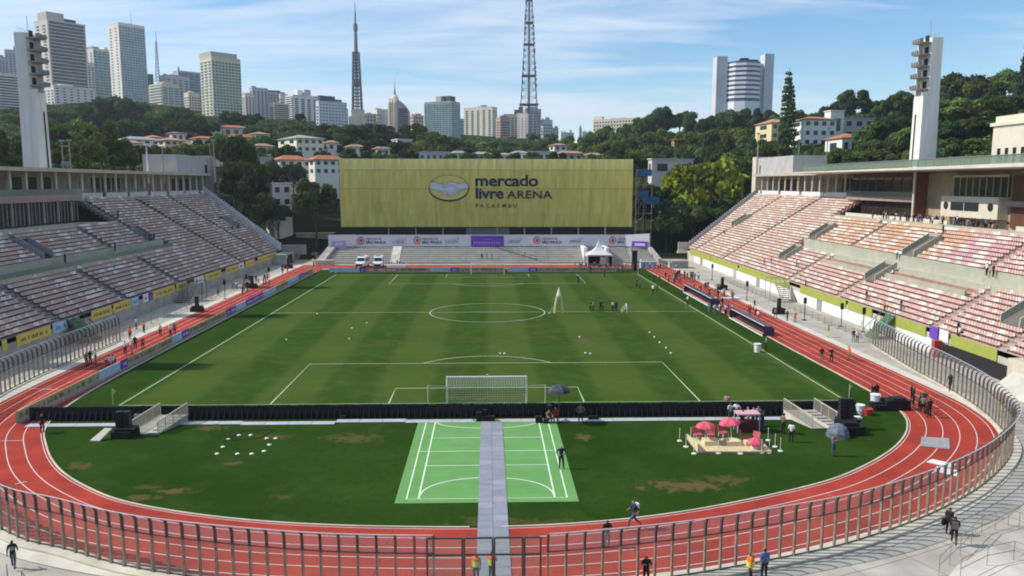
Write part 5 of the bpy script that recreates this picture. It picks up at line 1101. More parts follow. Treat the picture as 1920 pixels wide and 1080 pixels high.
b = B(); b.box(4.2, 4.8, -59.0, -58.5, 0.02, 0.55); b.box(4.9, 5.3, -59.2, -58.8, 0.02, 0.35); solo('equipment_case', b, G_['black'], 'small black cases beside the camera behind the near goal', 'equipment', base=(4.6, -58.8, 0))
b = B(); b.box(-0.5, 0.7, -58.5, -58.1, 0.06, 0.5); b.box(-0.9, -0.4, -58.4, -58.0, 0.06, 0.8); b.box(-0.35, 0.0, -58.2, -57.9, 0.5, 1.0); b.tube((-1.2, -58.2, 0), (-0.6, -58.2, 1.1), 0.04, n=5); solo('equipment_case', b, G_['black'], 'black boxes and stand where the walkway meets the black boards', 'equipment', base=(0, -58.2, 0))
for px, py, w_, d_, h, mat, lab in ((171, 783, 1.5, 0.7, 0.7, 'black', 'black case on the pale strip left of the left speaker stack'), (191, 782, 0.6, 0.4, 0.3, 'white', 'small white box beside the black case on the pale strip'), (262, 787, 0.8, 0.5, 0.5, 'concrete_grey', 'grey box on the pale strip behind the left ramp railing'), (523, 783, 1.2, 0.4, 0.14, 'cream', 'cream plank lying at the foot of the black boards'), (643, 786, 0.5, 0.35, 0.3, 'black', 'small black box on the pale strip left of the court'), (1112, 786, 0.9, 0.4, 0.25, 'black', 'low black case on the pale strip right of the dark umbrella'), (1602, 786, 1.2, 0.5, 0.2, 'white', 'white board lying on the grass beyond the right speaker stack')):
    q = onZ(px, py); b = B(); b.box(q[0]-w_/2, q[0]+w_/2, q[1]-d_/2, q[1]+d_/2, 0.05, h); b.box(q[0]-w_/2+0.05, q[0]+w_/2-0.05, q[1]-d_/2+0.05, q[1]+d_/2-0.05, h, h+0.05); solo('equipment_case' if mat in ('black', 'concrete_grey') else 'board_piece' if h < 0.25 else 'box', b, G_[mat], lab, 'equipment' if mat in ('black', 'concrete_grey') else 'board' if h < .25 else 'box', base=(q[0], q[1], 0.05))
# benches of the teams
def dugout(pa, pb_, lab):
    a_, c_ = onZ(*pa), onZ(*pb_); xx_ = 38.0; T = thing('dugout', lab, 'dugout', (xx_, (a_[1]+c_[1])/2, 0)); ya, yb = sorted((a_[1], c_[1]))
    prof_ = [(-1.0, 0.05), (0.55, 0.05), (0.6, 1.0), (0.25, 1.35), (-0.75, 1.42)]
    b = B()
    for k_ in range(1, len(prof_)-1):
        p, q = prof_[k_], prof_[k_+1]; b.face([(xx_+p[0], yb, p[1]), (xx_+p[0], ya, p[1]), (xx_+q[0], ya, q[1]), (xx_+q[0], yb, q[1])]); b.face([(xx_+p[0]-0.03, ya, p[1]-0.03), (xx_+p[0]-0.03, yb, p[1]-0.03), (xx_+q[0]-0.03, yb, q[1]-0.03), (xx_+q[0]-0.03, ya, q[1]-0.03)])
    for yy in (ya, yb): b.face([(xx_+x, yy, z) for x, z in prof_])
    part('shell', b, M('dugout_blue', (0.030, 0.042, 0.085), 0.35, 0.15, 1.0, spec=0.5), T)
    b = B(); b.box(xx_-0.84, xx_-0.74, ya, yb, 1.40, 1.46); b.box(xx_-1.05, xx_-0.9, ya, yb, 0.0, 0.14); part('edge', b, G_['white'], T)
    for y_ in np.arange(ya+0.5, yb-0.3, 0.75):
        b = B(); b.box(xx_-0.25, xx_+0.25, y_-0.25, y_+0.25, 0.4, 0.5); b.box(xx_+0.25, xx_+0.33, y_-0.25, y_+0.25, 0.45, 1.1); part('seat', b, M('bench_seat', (0.05, 0.06, 0.10), 0.5, 0.1), T)
dugout((1280, 548), (1338, 576), 'long dark blue team dugout on the right side, the farther one'); dugout((1376, 596), (1443, 631), 'long dark blue team dugout on the right side, the nearer one')
b = B(); a_ = onZ(1330, 562); b.box(a_[0]+0.5, a_[0]+5.5, a_[1]-0.5, a_[1]+0.6, 0.0, 0.35); solo('table', b, G_['white'], 'long low white table on the right track behind the dugouts', 'table', base=(a_[0]+3, a_[1], 0))
# mats on the right bend
for pts, mat, lab in ((((1725, 837), (1781, 843), (1780, 823), (1728, 820)), M('grey_mat', (0.30, 0.30, 0.30), 0.8, 0.15, 3.0), 'grey rectangular mat lying across the lanes of the right bend'), (((1737, 867), (1784, 878), (1793, 872), (1748, 862)), G_['white'], 'white sheet lying on the right bend, the farther one'), (((1752, 884), (1795, 894), (1798, 884), (1757, 875)), G_['white'], 'white sheet lying on the right bend, the nearer one')):
    g = [onZ(*p)[:2] for p in pts]; b = B(); b.prism([tuple(p) for p in g], 0.016, 0.06); solo('floor_mat', b, mat, lab, 'mat', base=(g[0][0], g[0][1], 0.016))
# white peaked tent and vans at the far end
T = thing('tent', 'white peaked event tent before the far terrace', 'tent', (28.0, 73.6, 0)); b = B(); w_ = 3.1
pts = [(w_, 2.75), (w_*0.72, 3.1), (w_*0.45, 3.6), (w_*0.22, 4.4), (w_*0.08, 5.6), (0.03, 6.4)]
for (ra, za), (rb, zb) in zip(pts, pts[1:]):
    for k_ in range(4):
        t0, t1 = R(45+90*k_), R(135+90*k_); q2 = math.sqrt(2)
        b.face([(ra*q2*math.cos(t0), ra*q2*math.sin(t0), za), (ra*q2*math.cos(t1), ra*q2*math.sin(t1), za), (rb*q2*math.cos(t1), rb*q2*math.sin(t1), zb), (rb*q2*math.cos(t0), rb*q2*math.sin(t0), zb)])
b.box(-w_, w_, -w_-0.02, -w_, 2.45, 2.74); part('roof', b, Mcloth('tent_white', (0.80, 0.80, 0.80), 0.25, 1, 0.03), T, world=False)
b = B(); b.box(-w_, -w_+0.05, -w_, w_, 0, 2.74); b.box(-w_-1.0, -w_, -w_+0.2, -w_+0.3, 0, 2.5); part('side_sheet', b, Mcloth('tent_white', (0.80, 0.80, 0.80), 0.25, 1, 0.03), T, world=False)
b = B(); b.box(-w_+0.06, w_, w_-0.1, w_, 0, 2.7); b.box(w_-0.08, w_, -w_+0.3, w_-0.11, 0, 2.7); part('back_sheet', b, G_['black'], T, world=False)
b = B()
for x in (-w_, w_):
    for y in (-w_, w_): b.tube((x, y, 0), (x, y, 2.7), 0.06, n=5)
part('leg', b, G_['white'], T, world=False)
b = B(); b.box(0.2, 1.9, -1.2, -0.6, 0.0, 1.0); b.box(0.3, 1.8, -1.0, -0.9, 1.01, 2.0); part('counter', b, G_['white'], T, world=False)
def van(x, y, rz, lab):
    T = thing('van', lab, 'van', (x, y, 0.012), rz, 'white vans at the far end'); W = M('van_white', (0.72, 0.72, 0.72), 0.35, 0.03, spec=0.5)
    # nose towards local -Y
    prof_ = [(-2.6, 0.45), (-2.65, 0.95), (-2.35, 1.15), (-1.45, 1.30), (-0.85, 2.05), (-0.5, 2.25), (2.45, 2.3), (2.6, 2.1), (2.6, 0.45)]; hw = 0.98
    b = B(); n_ = len(prof_)
    L_ = [(-hw if 1.25 > z else -hw+0.10*(z-1.25), y_, z) for y_, z in prof_]; R_ = [(-p[0], p[1], p[2]) for p in L_]
    for i in range(n_): j = (i+1) % n_; b.face([L_[i], L_[j], R_[j], R_[i]])
    b.face(L_[::-1]); b.face(R_); part('body', b, W, T, world=False)
    b = B(); b.hexa([(-0.84, -1.40, 1.36), (0.84, -1.40, 1.36), (0.84, -1.37, 1.36), (-0.84, -1.37, 1.36), (-0.78, -0.93, 2.0), (0.78, -0.93, 2.0), (0.78, -0.90, 2.0), (-0.78, -0.90, 2.0)]); b.v = [(x_, y_-0.03, z) for x_, y_, z in b.v]; part('windscreen', b, G_['darkglass'], T, world=False)
    for s in (-1, 1):
        b = B(); b.box(s*0.96, s*1.0, -0.95, 2.2, 1.35, 1.85); part('side_window', b, G_['darkglass'], T, world=False)
        b = B(); b.box(s*0.62, s*0.92, -2.66, -2.55, 0.88, 1.06); part('headlight', b, G_['concrete_pale'], T, world=False)
        b = B(); b.box(s*0.98, s*1.2, -1.2, -1.05, 1.3, 1.5); part('mirror', b, G_['black'], T, world=False)
        for yy in (-1.7, 1.6):
            b = B(); b.tube((s*0.78, yy, 0.36), (s*1.0, yy, 0.36), 0.36, n=12); w2 = part('wheel', b, G_['black'], T, world=False); b = B(); b.tube((s*1.0, yy, 0.36), (s*1.015, yy, 0.36), 0.2, n=8); part('rim', b, G_['steel'], w2, world=False)
    b = B(); b.box(-0.7, 0.7, -2.68, -2.6, 0.5, 0.85); part('grille', b, G_['black'], T, world=False)
    b = B(); b.box(-0.6, 0.6, -0.4, -0.1, 2.27, 2.42); part('light_bar', b, G_['red'], T, world=False); T.scale = (1.12, 1.12, 1.2)
van(-30.6, 68.5, R(-6), 'white van parked on the far track, nearer the left corner'); van(-26.7, 68.5, R(3), 'white van parked on the far track, beside another and the seated group')
b = B(); b.box(-24.4, -20.0, 66.2, 67.4, 0.012, 0.75); b.box(-24.0, -20.4, 66.4, 67.2, 0.751, 0.9); solo('table', b, G_['white'], 'white covered table on the far track beside the vans', 'table', base=(-22, 67, 0.012))
b = B(); b.box(-43, -38.5, 73.0, 74.6, 0.0, 1.3); solo('concrete_block', b, G_['concrete_pale'], 'low pale concrete block at the far left corner of the track', 'block', base=(-41, 74, 0))
# screens, tables among the far crowd
for px, py, w_, h, d_, mat, lab in ((1190, 508, 1.1, 4.6, 1.0, 'black', 'tall black screen back among the crowd at the far right'), (1232, 492, 2.6, 1.9, 0.3, 'black', 'square dark screen behind the crowd at the far right'), (1216, 503, 3.8, 1.5, 1.5, 'skyblue', 'pale blue box stall with purple top at the far right'), (1275, 503, 4.0, 1.6, 3, 'concrete_grey', 'grey roofed truck bed among the crowd at the far right')):
    q = onZ(px, py); b = B(); b.box(q[0]-w_/2, q[0]+w_/2, q[1], q[1]+d_, 0.02, h); b.box(q[0]-w_/2-0.1, q[0]+w_/2+0.1, q[1]-0.1, q[1]+d_+0.1, h, h+0.12)
    solo('screen' if 'screen' in lab else 'stall', b, G_[mat], lab, 'screen' if 'screen' in lab else 'stall', base=(q[0], q[1], 0.02))
# foreground: handrails and pale landing at the lower right, rail at the lower left
T = thing('landing', 'pale concrete landing with slim metal rails at the lower right corner', 'landing', (30, -86, 0))
LF = [tuple(onZ(*p, 0.5)[:2]) for p in ((1775, 1085), (1795, 1060), (1858, 1026), (1940, 1052), (1990, 1100), (1900, 1150), (1780, 1150))][::-1]
b = B(); b.prism(LF, -0.02, 0.5); part('slab', b, G_['concrete_pale'], T)
b = B()
rail = [Vector((*onZ(*p)[:2], 0.0)) for p in ((1760, 1078), (1800, 1040), (1840, 1000), (1890, 985), (1930, 1000))]
for p, q in zip(rail, rail[1:]):
    for z in (0.55, 1.05): b.tube((p.x, p.y, z), (q.x, q.y, z), 0.022, n=5)
    for t in (0, 0.5): m_ = p.lerp(q, t); b.tube((m_.x, m_.y, 0), (m_.x, m_.y, 1.08), 0.022, n=5)
rail2 = [Vector((*onZ(*p, 0.5)[:2], 0.5)) for p in ((1800, 1085), (1850, 1060), (1900, 1050), (1935, 1062))]
for p, q in zip(rail2, rail2[1:]):
    for z in (0.55, 1.05): b.tube((p.x, p.y, p.z+z), (q.x, q.y, q.z+z), 0.022, n=5)
    b.tube((p.x, p.y, p.z), (p.x, p.y, p.z+1.08), 0.022, n=5)
part('handrail', b, G_['steel'], T)
T = thing('handrail', 'thin brown handrail on the concrete at the lower left corner', 'handrail', (-25.5, -86, 0)); b = B()
for (p, q) in (((12, 1058), (14, 1090)), ((40, 1070), (52, 1090))):
    b = B(); a_ = onZ(*p, 1.0); c_ = onZ(*q, 1.0); b.tube((a_[0], a_[1], 0), (a_[0], a_[1], 1.0), 0.03, n=5); b.tube(tuple(a_), (c_[0], c_[1], 1.0), 0.03, n=5); part('rail', b, M('rust_steel', (0.20, 0.12, 0.08), 0.6, 0.2), T)
# ------------------------------------------------------------------ the city beyond
WG = [M('window_glass_%d' % i, c, 0.2, 0.35, 0.25, spec=0.5) for i, c in enumerate(((0.045, 0.055, 0.062), (0.09, 0.19, 0.21), (0.06, 0.12, 0.17), (0.14, 0.24, 0.29)))]
def wallm(c):
    c = tuple(min(0.80, x*k_) for x, k_ in zip(c, (1.34, 1.27, 1.17))) if min(c) > 0.2 else c
    return M('wall_%02d_%02d_%02d' % tuple(int(x*99) for x in c), c, 0.85, 0.07, 0.08)
def tower(px0, px1, ytop, D, f, front, side, wall, label, depth=0.7, ang=28, cat='building', name='apartment_tower', zbase=None, top=None, glass=0, cap=None):
    W = (px1-px0)*D/FPX; a = R(ang) if f else 0.0
    if f >= 0: w = (1-f)*W/math.cos(a); d = f*W/math.sin(a) if f else depth*W; pc = px0+f*(px1-px0); rz = a
    else: w = (1+f)*W/math.cos(a); d = -f*W/math.sin(a); pc = px1+f*(px1-px0); rz = -a
    rz -= math.atan((pc-915)/FPX)*0.9
    q = atD(pc, ytop, D); zb = ground(q[0], q[1])-3 if zbase is None else zbase
    H = q[2]-zb; T = thing(name, label, cat, (q[0], q[1], zb), rz)
    x0_, x1_ = (0, w) if f >= 0 else (-w, 0)
    if f == 0: x0_, x1_ = 0, w
    b = B(); b.box(x0_, x1_, 0, d, 0, H); part('wall', b, wallm(wall), T, world=False)
    win, band = B(), B()
    def P(sd, u0, u1, z0, z1, o0, o1, bb):
        if sd == 0: bb.box(x0_+u0, x0_+u1, -o1, -o0, z0, z1)
        elif f > 0: bb.box(-o1, -o0, u0, u1, z0, z1)
        else: bb.box(o0, o1, u0, u1, z0, z1)
    for sd, st, L_ in ((0, front, x1_-x0_), (1, side, d)):
        if not st or (sd == 1 and f == 0): continue
        kind, nu, nz = st[0], st[1], st[2]; fh = H/nz; z_hi = H*0.97
        if kind == 'grid':
            cu = L_/nu; ww = st[3] if len(st) > 3 else 0.55; wh = st[4] if len(st) > 4 else 0.5
            for i in range(nu):
                for j in range(nz):
                    z = j*fh+fh*0.3
                    if z+fh*wh > z_hi: continue
                    P(sd, (i+0.5-ww/2)*cu, (i+0.5+ww/2)*cu, z, z+fh*wh, 0.0, 0.12, win)
            if len(st) > 5:
                for j in range(nz): P(sd, 0, L_, j*fh, j*fh+fh*0.12, 0.0, 0.3, band)
        elif kind == 'bands':
            for j in range(nz):
                z = j*fh; P(sd, 0.04*L_, 0.96*L_, z+fh*min(0.40, (st[3] if len(st) > 3 else 0.36)+0.04), z+fh*0.98, 0.0, 0.10, win); P(sd, 0.03*L_, 0.97*L_, z, z+fh*(st[3] if len(st) > 3 else 0.36), 0.0, 0.9 if len(st) < 4 else 0.4, band)
        elif kind == 'glass':
            P(sd, 0.02*L_, 0.98*L_, 0.4, H*0.985, 0.0, 0.10, win)
            for i in range(nu+1): P(sd, L_*i/nu-0.10 if i else 0.0, L_*i/nu+0.10 if i < nu else L_, 0, H*0.99, 0.0, 0.28, band)
            for j in range(nz): P(sd, 0.0, L_, j*fh+0.1, j*fh+0.38, 0.101, 0.22, band)
        elif kind == 'strips':
            cu = L_/nu; fr = st[3] if len(st) > 3 else 0.45
            for i in range(nu):
                P(sd, (i+0.5-fr/2)*cu, (i+0.5+fr/2)*cu, 1, H*0.95, 0.0, 0.08, win)
                for j in range(nz): P(sd, (i+0.5-fr/2)*cu, (i+0.5+fr/2)*cu, j*fh, j*fh+fh*0.28, 0.081, 0.16, band)
    if win.f: part('windows', win, WG[glass], T, kind='stuff', world=False)
    if band.f: part('slab_edges', band, wallm(tuple(min(0.8, x*1.15) for x in wall)), T, kind='stuff', world=False)
    b = B(); pw = 0.5
    b.box(x0_-0.05, x1_+0.05, -0.05, pw, H+0.001, H+1.2); b.box(x0_-0.05, x1_+0.05, d-pw, d+0.05, H+0.001, H+1.2); b.box(x0_-0.05, x0_+pw, pw+0.01, d-pw-0.01, H+0.001, H+1.2); b.box(x1_-pw, x1_+0.05, pw+0.01, d-pw-0.01, H+0.001, H+1.2)
    part('parapet', b, wallm(tuple(x*0.9 for x in wall)), T, world=False)
    if not top:
        r_ = random.Random(int(px0*7+ytop)); top = [(0.15+0.3*r_.random(), 0.5+0.4*r_.random(), 0.2, 0.7, 3+4*r_.random(), tuple(x*r_.uniform(.6, .95) for x in wall)), (0.02, 0.12, 0.1, 0.5, 2+3*r_.random(), (0.3, 0.3, 0.3))]
        b = B(); b.tube((x0_+0.4*(x1_-x0_), d*0.4, H), (x0_+0.4*(x1_-x0_), d*0.4, H+8*D/FPX), 0.12, 0.06, 4); part('aerial', b, G_['steel'], T, world=False)
    if top:
        for (ua, ub, va, vb, h, c) in top:
            b = B(); b.box(x0_+ua*(x1_-x0_), x0_+ub*(x1_-x0_), va*d+0.6, vb*d, H+0.002, H+h*D/FPX); part('roof_house', b, wallm(c), T, world=False)
    return T, H, x0_, x1_, d
W1, W2, W3 = (0.62, 0.60, 0.57), (0.46, 0.46, 0.45), (0.64, 0.58, 0.48)
tower(-10, 10, 108, 900, 0, ('grid', 4, 22), None, (0.26, 0.29, 0.33), 'grey high-rise at the left edge of the skyline, half out of frame')
tower(8, 36, 94, 950, 0, ('strips', 5, 24), None, (0.30, 0.33, 0.37), 'grey high-rise partly behind the left light tower', top=[(0.5, 1, 0, 0.6, 8, (0.30, .33, .37))])
tower(-25, 36, 140, 520, 0.12, ('bands', 4, 14), ('grid', 2, 14), (0.55, 0.53, 0.52), 'pale apartment block with dark balconies at the left edge, below the grey high-rises')
tower(66, 148, 38, 640, 0.27, ('bands', 6, 24, 0.16), ('grid', 2, 26, 0.4), (0.52, 0.50, 0.47), 'tall dark banded apartment tower rising beside the left light tower', top=[(0.0, 0.45, 0, 0.7, 16, (0.40, .38, .36)), (0.1, 0.8, 0.1, 0.8, 9, (0.07, 0.07, 0.08))])
tower(82, 166, 162, 560, 0.22, ('grid', 6, 8, 0.35, 0.4), ('grid', 3, 8), (0.55, 0.55, 0.55), 'low white apartment block below the tall banded tower')
tower(140, 172, 118, 700, 0.3, ('grid', 4, 18), ('grid', 2, 18), (0.48, 0.48, 0.48), 'narrow white block between the banded tower and the paired glass towers')
tower(153, 208, 92, 850, 0.38, ('glass', 5, 24), ('strips', 3, 24), (0.52, 0.54, 0.52), 'paired glass and white tower left of the tallest pale tower', glass=1, top=[(0, 0.3, 0, 0.6, 5, (0.3, .25, .22)), (0.55, 0.7, 0, 0.5, 6, W1)])
T_, H_, xa_, xb_, d_ = tower(203, 264, 44, 760, 0.30, ('glass', 9, 34), ('grid', 2, 30, 0.3), (0.60, 0.58, 0.54), 'tallest pale tower of the left skyline with a blue-green glass front', glass=3, top=[(0.0, 0.95, 0.0, 0.6, 3, W3)])
b = B(); b.tube(((xa_+xb_)*0.62, d_*0.3, H_), ((xa_+xb_)*0.62, d_*0.3, H_+15), 0.25, 0.08, 5); part('mast', b, G_['steel'], T_, world=False)
tower(262, 284, 140, 900, 0, ('grid', 4, 14, 0.7, 0.6), None, (0.10, 0.11, 0.14), 'dark block between the tallest pale tower and the stepped grey complex', top=[(0, 1, 0, .8, -1, (.3, .28, .25))])
tower(280, 332, 158, 700, 0.45, ('grid', 3, 10, 0.8, 0.7), ('bands', 2, 9), (0.50, 0.46, 0.38), 'stepped complex, the cream balconied front block', glass=3)
tower(300, 350, 142, 780, 0.2, ('strips', 4, 14), ('grid', 2, 14), (0.40, 0.39, 0.40), 'stepped complex, the grey middle block behind the cream front', glass=2)
tower(324, 378, 134, 820, 0.18, ('glass', 5, 16), ('strips', 2, 14), (0.36, 0.39, 0.43), 'stepped complex, the tall block with the open roof frame', glass=2, top=[(0.0, 0.08, 0, .1, 8, W2), (0.9, 1.0, 0, .1, 8, W2)])
tower(363, 380, 152, 880, 0, ('grid', 3, 12), None, (0.20, 0.22, 0.25), 'dark narrow block behind the cream gridded tower')
tower(375, 446, 108, 560, 0.30, ('grid', 9, 21, 0.66, 0.62, 1), ('grid', 3, 21, 0.5, 0.5, 1), (0.50, 0.50, 0.42), 'cream gridded tower with a stepped crown left of the needle mast', glass=1, top=[(0.02, 0.86, 0.05, 0.9, 10, (0.38, 0.40, 0.36)), (0.0, 0.9, 0, 1, 11.5, (.36, .38, .34))])
tower(448, 476, 178, 640, 0.4, ('strips', 3, 14), ('grid', 2, 14), (0.52, 0.49, 0.45), 'grey white block right of the cream gridded tower, the nearer of three')
tower(468, 500, 166, 680, 0.15, ('strips', 4, 16), ('grid', 1, 16), (0.36, 0.38, 0.43), 'tall grey block with a slanted top right of the cream gridded tower', top=[(0, .25, 0, .6, 5, (.3, .33, .36))])
tower(495, 521, 172, 720, 0, ('grid', 5, 15), None, (0.36, 0.37, 0.42), 'grey block with a flat overhanging roof, third right of the cream gridded tower', top=[(-.05, 1.08, -.1, 1, 3, (.2, .2, .22))])
tower(503, 540, 196, 560, 0.3, ('bands', 2, 10), ('grid', 1, 10), (0.52, 0.48, 0.42), 'small white block with balconies below the grey blocks')
tower(535, 594, 180, 620, 0.25, ('strips', 4, 14, 0.5), ('bands', 2, 14), (0.62, 0.61, 0.60), 'white block with dark vertical window strips left of the needle mast', top=[(.25, .45, .2, .7, 12, W1), (.5, .75, .1, .6, 14, W2)])
tower(592, 648, 192, 540, 0.10, ('grid', 9, 9, 0.35, 0.35), ('grid', 1, 9), (0.46, 0.50, 0.57), 'pale blue-white slab with a dark roof storey left of the needle mast', top=[(0.05, 0.6, 0.05, 0.9, 13, (0.10, 0.11, 0.13)), (0.6, 0.85, 0.1, 0.9, 8, (0.18, 0.2, 0.22))])
tower(681, 710, 215, 900, 0, ('grid', 5, 6), None, (0.42, 0.38, 0.33), 'small block low on the skyline right of the needle mast', top=[(.2, .5, 0, .5, 4, W2)])
tower(796, 862, 192, 620, -0.24, ('glass', 9, 20), ('glass', 3, 20), (0.32, 0.40, 0.40), 'teal glass office block with plant on its roof', glass=1, top=[(0.42, 0.62, 0, 0.6, 12, (.42, .42, .42)), (0.64, 0.74, 0, .6, 12, (.08, .09, .1)), (.78, .96, 0, .6, 12, (.1, .12, .13))])
tower(870, 932, 202, 760, -0.14, ('strips', 5, 16, 0.4), ('grid', 2, 16), (0.60, 0.55, 0.47), 'cream apartment slab with window strips right of the teal block', top=[(.3, .45, .2, .7, 5, W3), (.55, .7, .2, .7, 6, (.2, .2, .2))])
tower(930, 956, 222, 700, 0.3, ('grid', 4, 9, 0.7), ('grid', 1, 9), (0.36, 0.27, 0.25), 'low pinkish block between the cream slab and the lattice tower', glass=0)
tower(944, 984, 216, 800, 0, ('grid', 6, 11, 0.6), None, (0.58, 0.52, 0.38), 'cream block with a water tank just left of the lattice tower', top=[(.5, .75, 0, .5, 10, (.16, .18, .16))])
tower(970, 992, 214, 720, -0.12, ('grid', 3, 10, 0.2), None, (0.46, 0.43, 0.44), 'grey blank sided slab at the left foot of the lattice tower', top=[(.1, .5, 0, .5, 14, (.07, .07, .07))])
tower(985, 1014, 206, 1000, 0, ('strips', 4, 12), None, (0.36, 0.38, 0.40), 'grey block directly at the foot of the lattice tower')
for px0, px1, yt, D, c, w_ in ((1012, 1026, 236, 1150, (.6, .6, .58), 'white one nearest the lattice tower'), (1026, 1036, 237, 1250, (.35, .38, .40), 'second from the lattice tower, grey'), (1036, 1047, 241, 1300, (.22, .30, .28), 'greenish one'), (1052, 1064, 249, 1300, (.62, .6, .58), 'low white one'), (1064, 1076, 250, 1400, (.4, .45, .5), 'bluish one'), (1086, 1091, 241, 1500, (.36, .38, .42), 'thin one'), (1092, 1101, 249, 1450, (.5, .5, .52), 'pale one beside the thin one'), (1102, 1114, 249, 1350, (.42, .44, .42), 'one nearest the long old building')):
    tower(px0, px1, yt, D, 0, ('grid', 3, 6), None, c, 'small far building on the low skyline, %s' % w_)['x'] if False else tower(px0, px1, yt, D, 0, ('grid', 3, 6), None, c, 'small far building on the low skyline, %s' % w_, name='far_building')
T_, H_, *_r = tower(1112, 1216, 222, 640, -0.05, ('grid', 18, 7, 0.5, 0.45, 1), None, (0.50, 0.46, 0.38), 'long old cream building on the hill right of the lattice tower', name='long_building', depth=.25, top=[(0.0, 0.16, 0, .9, 8, (.52, .48, .42)), (.3, .6, .1, .9, 4, (.4, .38, .34))])
tower(1400, 1432, 222, 700, 0, ('grid', 3, 6), None, (0.45, 0.42, 0.36), 'small beige block behind trees right of the round white tower')
tower(1470, 1500, 236, 500, 0, ('grid', 3, 4), None, (0.45, 0.45, 0.44), 'small grey block behind the tall conifer')
# curved tower with a spire
D = 800; q0 = atD(740, 186, D); zb = ground(q0[0], q0[1])-3; T = thing('curved_tower', 'curved beige and grey tower with a spire on its dome', 'building', (q0[0], q0[1], zb)); H = q0[2]-zb; w = 20*D/FPX
b = B(); b.box(-w*1.25, -w*0.55, 0, 16, 0, H*0.98-9); part('wing', b, wallm((0.34, 0.38, 0.46)), T, world=False)
b = B(); b.prism([(-w*0.55, -6), (0, -9), (w*0.25, -8.5), (w*0.25, 14), (-w*0.55, 14)], 0, H*1.0-4); part('front', b, wallm((0.62, 0.50, 0.40)), T, world=False)
b = B()
for i in range(8):
    t0, t1 = i/8, (i+1)/8; x0_, x1_ = w*0.25+w*t0, w*0.25+w*t1; z0_, z1_ = H*(1-0.04-0.28*t0**2), H*(1-0.04-0.28*t1**2); b.hexa([(x0_, -8+8*t0, 0), (x1_, -8+8*t1, 0), (x1_, 14, 0), (x0_, 14, 0), (x0_, -8+8*t0, z0_), (x1_, -8+8*t1, z1_), (x1_, 14, z1_), (x0_, 14, z0_)])
part('curved_side', b, wallm((0.30, 0.31, 0.36)), T, world=False)
b = B()
for j in range(14): b.box(-w*0.42, -w*0.30, -7.6, -6, 3+j*H/15, 3+j*H/15+H/28); b.box(-w*0.2, -w*0.1, -8.6, -7, 3+j*H/15, 3+j*H/15+H/28)
for j in range(13):
    for i in range(4): t = (i+0.5)/5; b.box(w*0.3+w*t, w*0.3+w*t+2.2, -8.2+8*t, -6+8*t, 3+j*H*.72/14, 3+j*H*.72/14+H/34)
part('windows', b, WG[0], T, kind='stuff', world=False)
b = B(); b.dome((0, 2, H-4), w*0.42, 9, 12, 4); part('dome', b, wallm((0.56, 0.50, 0.42)), T, world=False)
b = B(); b.tube((0, 2, H+4), (0, 2, H+9), 1.3, 0.8, 6); b.tube((0, 2, H+9), (0, 2, H+20), 0.5, 0.12, 5); part('spire', b, G_['steel'], T, world=False)
# round white and blue tower between two fins
D = 620; q0 = atD(1398, 116, D); zb = ground(q0[0], q0[1])-6; H = q0[2]-zb; k_ = D/FPX; T = thing('round_tower', 'rounded white and blue banded tower between two grey fins', 'building', (q0[0], q0[1], zb))
b = B(); prf = [(-32, 4), (-22, -12), (-4, -18), (12, -16), (26, -6), (26, 40), (-32, 40)]; b.prism([(x*k_, y*k_) for x, y in prf], 0, H); part('body', b, M('tower_blue', (0.10, 0.13, 0.20), 0.35, 0.15, 0.1), T, world=False)
b = B(); big = [(x*1.03*k_, (y-0.9)*k_) for x, y in prf]
for j in range(8): z = H-(4+j*8.3)*k_; b.prism(big, z-4.2*k_, z)
b.prism(big, H-(72+32)*k_, H-72*k_); b.prism(big, H-116*k_, H-110*k_); part('white_band', b, wallm((0.62, 0.64, 0.70)), T, kind='stuff', world=False)
b = B(); b.box(-53*k_, -33*k_, 0, 26*k_, 0, H+10*k_); part('fin', b, wallm((0.46, 0.48, 0.53)), T, world=False)
b = B(); b.box(36*k_, 53*k_, 0, 26*k_, 0, H+15*k_); b.box(26.1*k_, 36*k_, 6*k_, 26*k_, 0, H-2*k_, 0); part('fin', b, wallm((0.46, 0.48, 0.53)), T, world=False)
b = B(); b.box(-8*k_, 6*k_, 0, 14*k_, H+0.01, H+7*k_); b.box(8*k_, 24*k_, 2*k_, 14*k_, H+0.01, H+4.5*k_); part('roof_plant', b, G_['dark'], T, world=False)
# needle mast: concrete base, four legs, rings
D = 760; q0 = atD(664, 15, D); q1 = atD(664, 205, D); zb = ground(q0[0], q0[1])-3; T = thing('needle_mast', 'slender dark broadcasting mast on a beige base left of the netted building', 'mast', (q0[0], q0[1], zb)); H = q0[2]-zb; k_ = D/FPX; hb = q1[2]-zb
b = B(); b.box(-15*k_, 13*k_, 0, 18*k_, 0, hb-12*k_*1); b.box(-10*k_, 12*k_, 1*k_, 16*k_, hb-12*k_+0.01, hb); part('base', b, wallm((0.56, 0.48, 0.38)), T, world=False)
b = B(); zs = [0, 40, 103, 118, 145, 150, 190]
def hw_(z): return max(0.4, (8.0-z*0.030))*k_
for sx_ in (-1, 1):
    for sy_ in (-1, 1): b.bar((sx_*hw_(0), sy_*hw_(0)+9*k_, hb), (sx_*hw_(103), sy_*hw_(103)+9*k_, hb+103*k_), 1.1)
for x_ in (-1, 0, 1): b.bar((x_*hw_(0)*0.35, 9*k_, hb), (x_*hw_(103)*0.35, 9*k_, hb+103*k_), 0.9)
for z in range(0, 104, 6): h_ = hw_(z); b.box(-h_, h_, 9*k_-h_, 9*k_+h_, hb+z*k_, hb+(z+0.5)*k_)
part('lattice', b, M('mast_steel', (0.17, 0.18, 0.20), 0.5, 0.1, 1.0), T, kind='stuff', world=False)
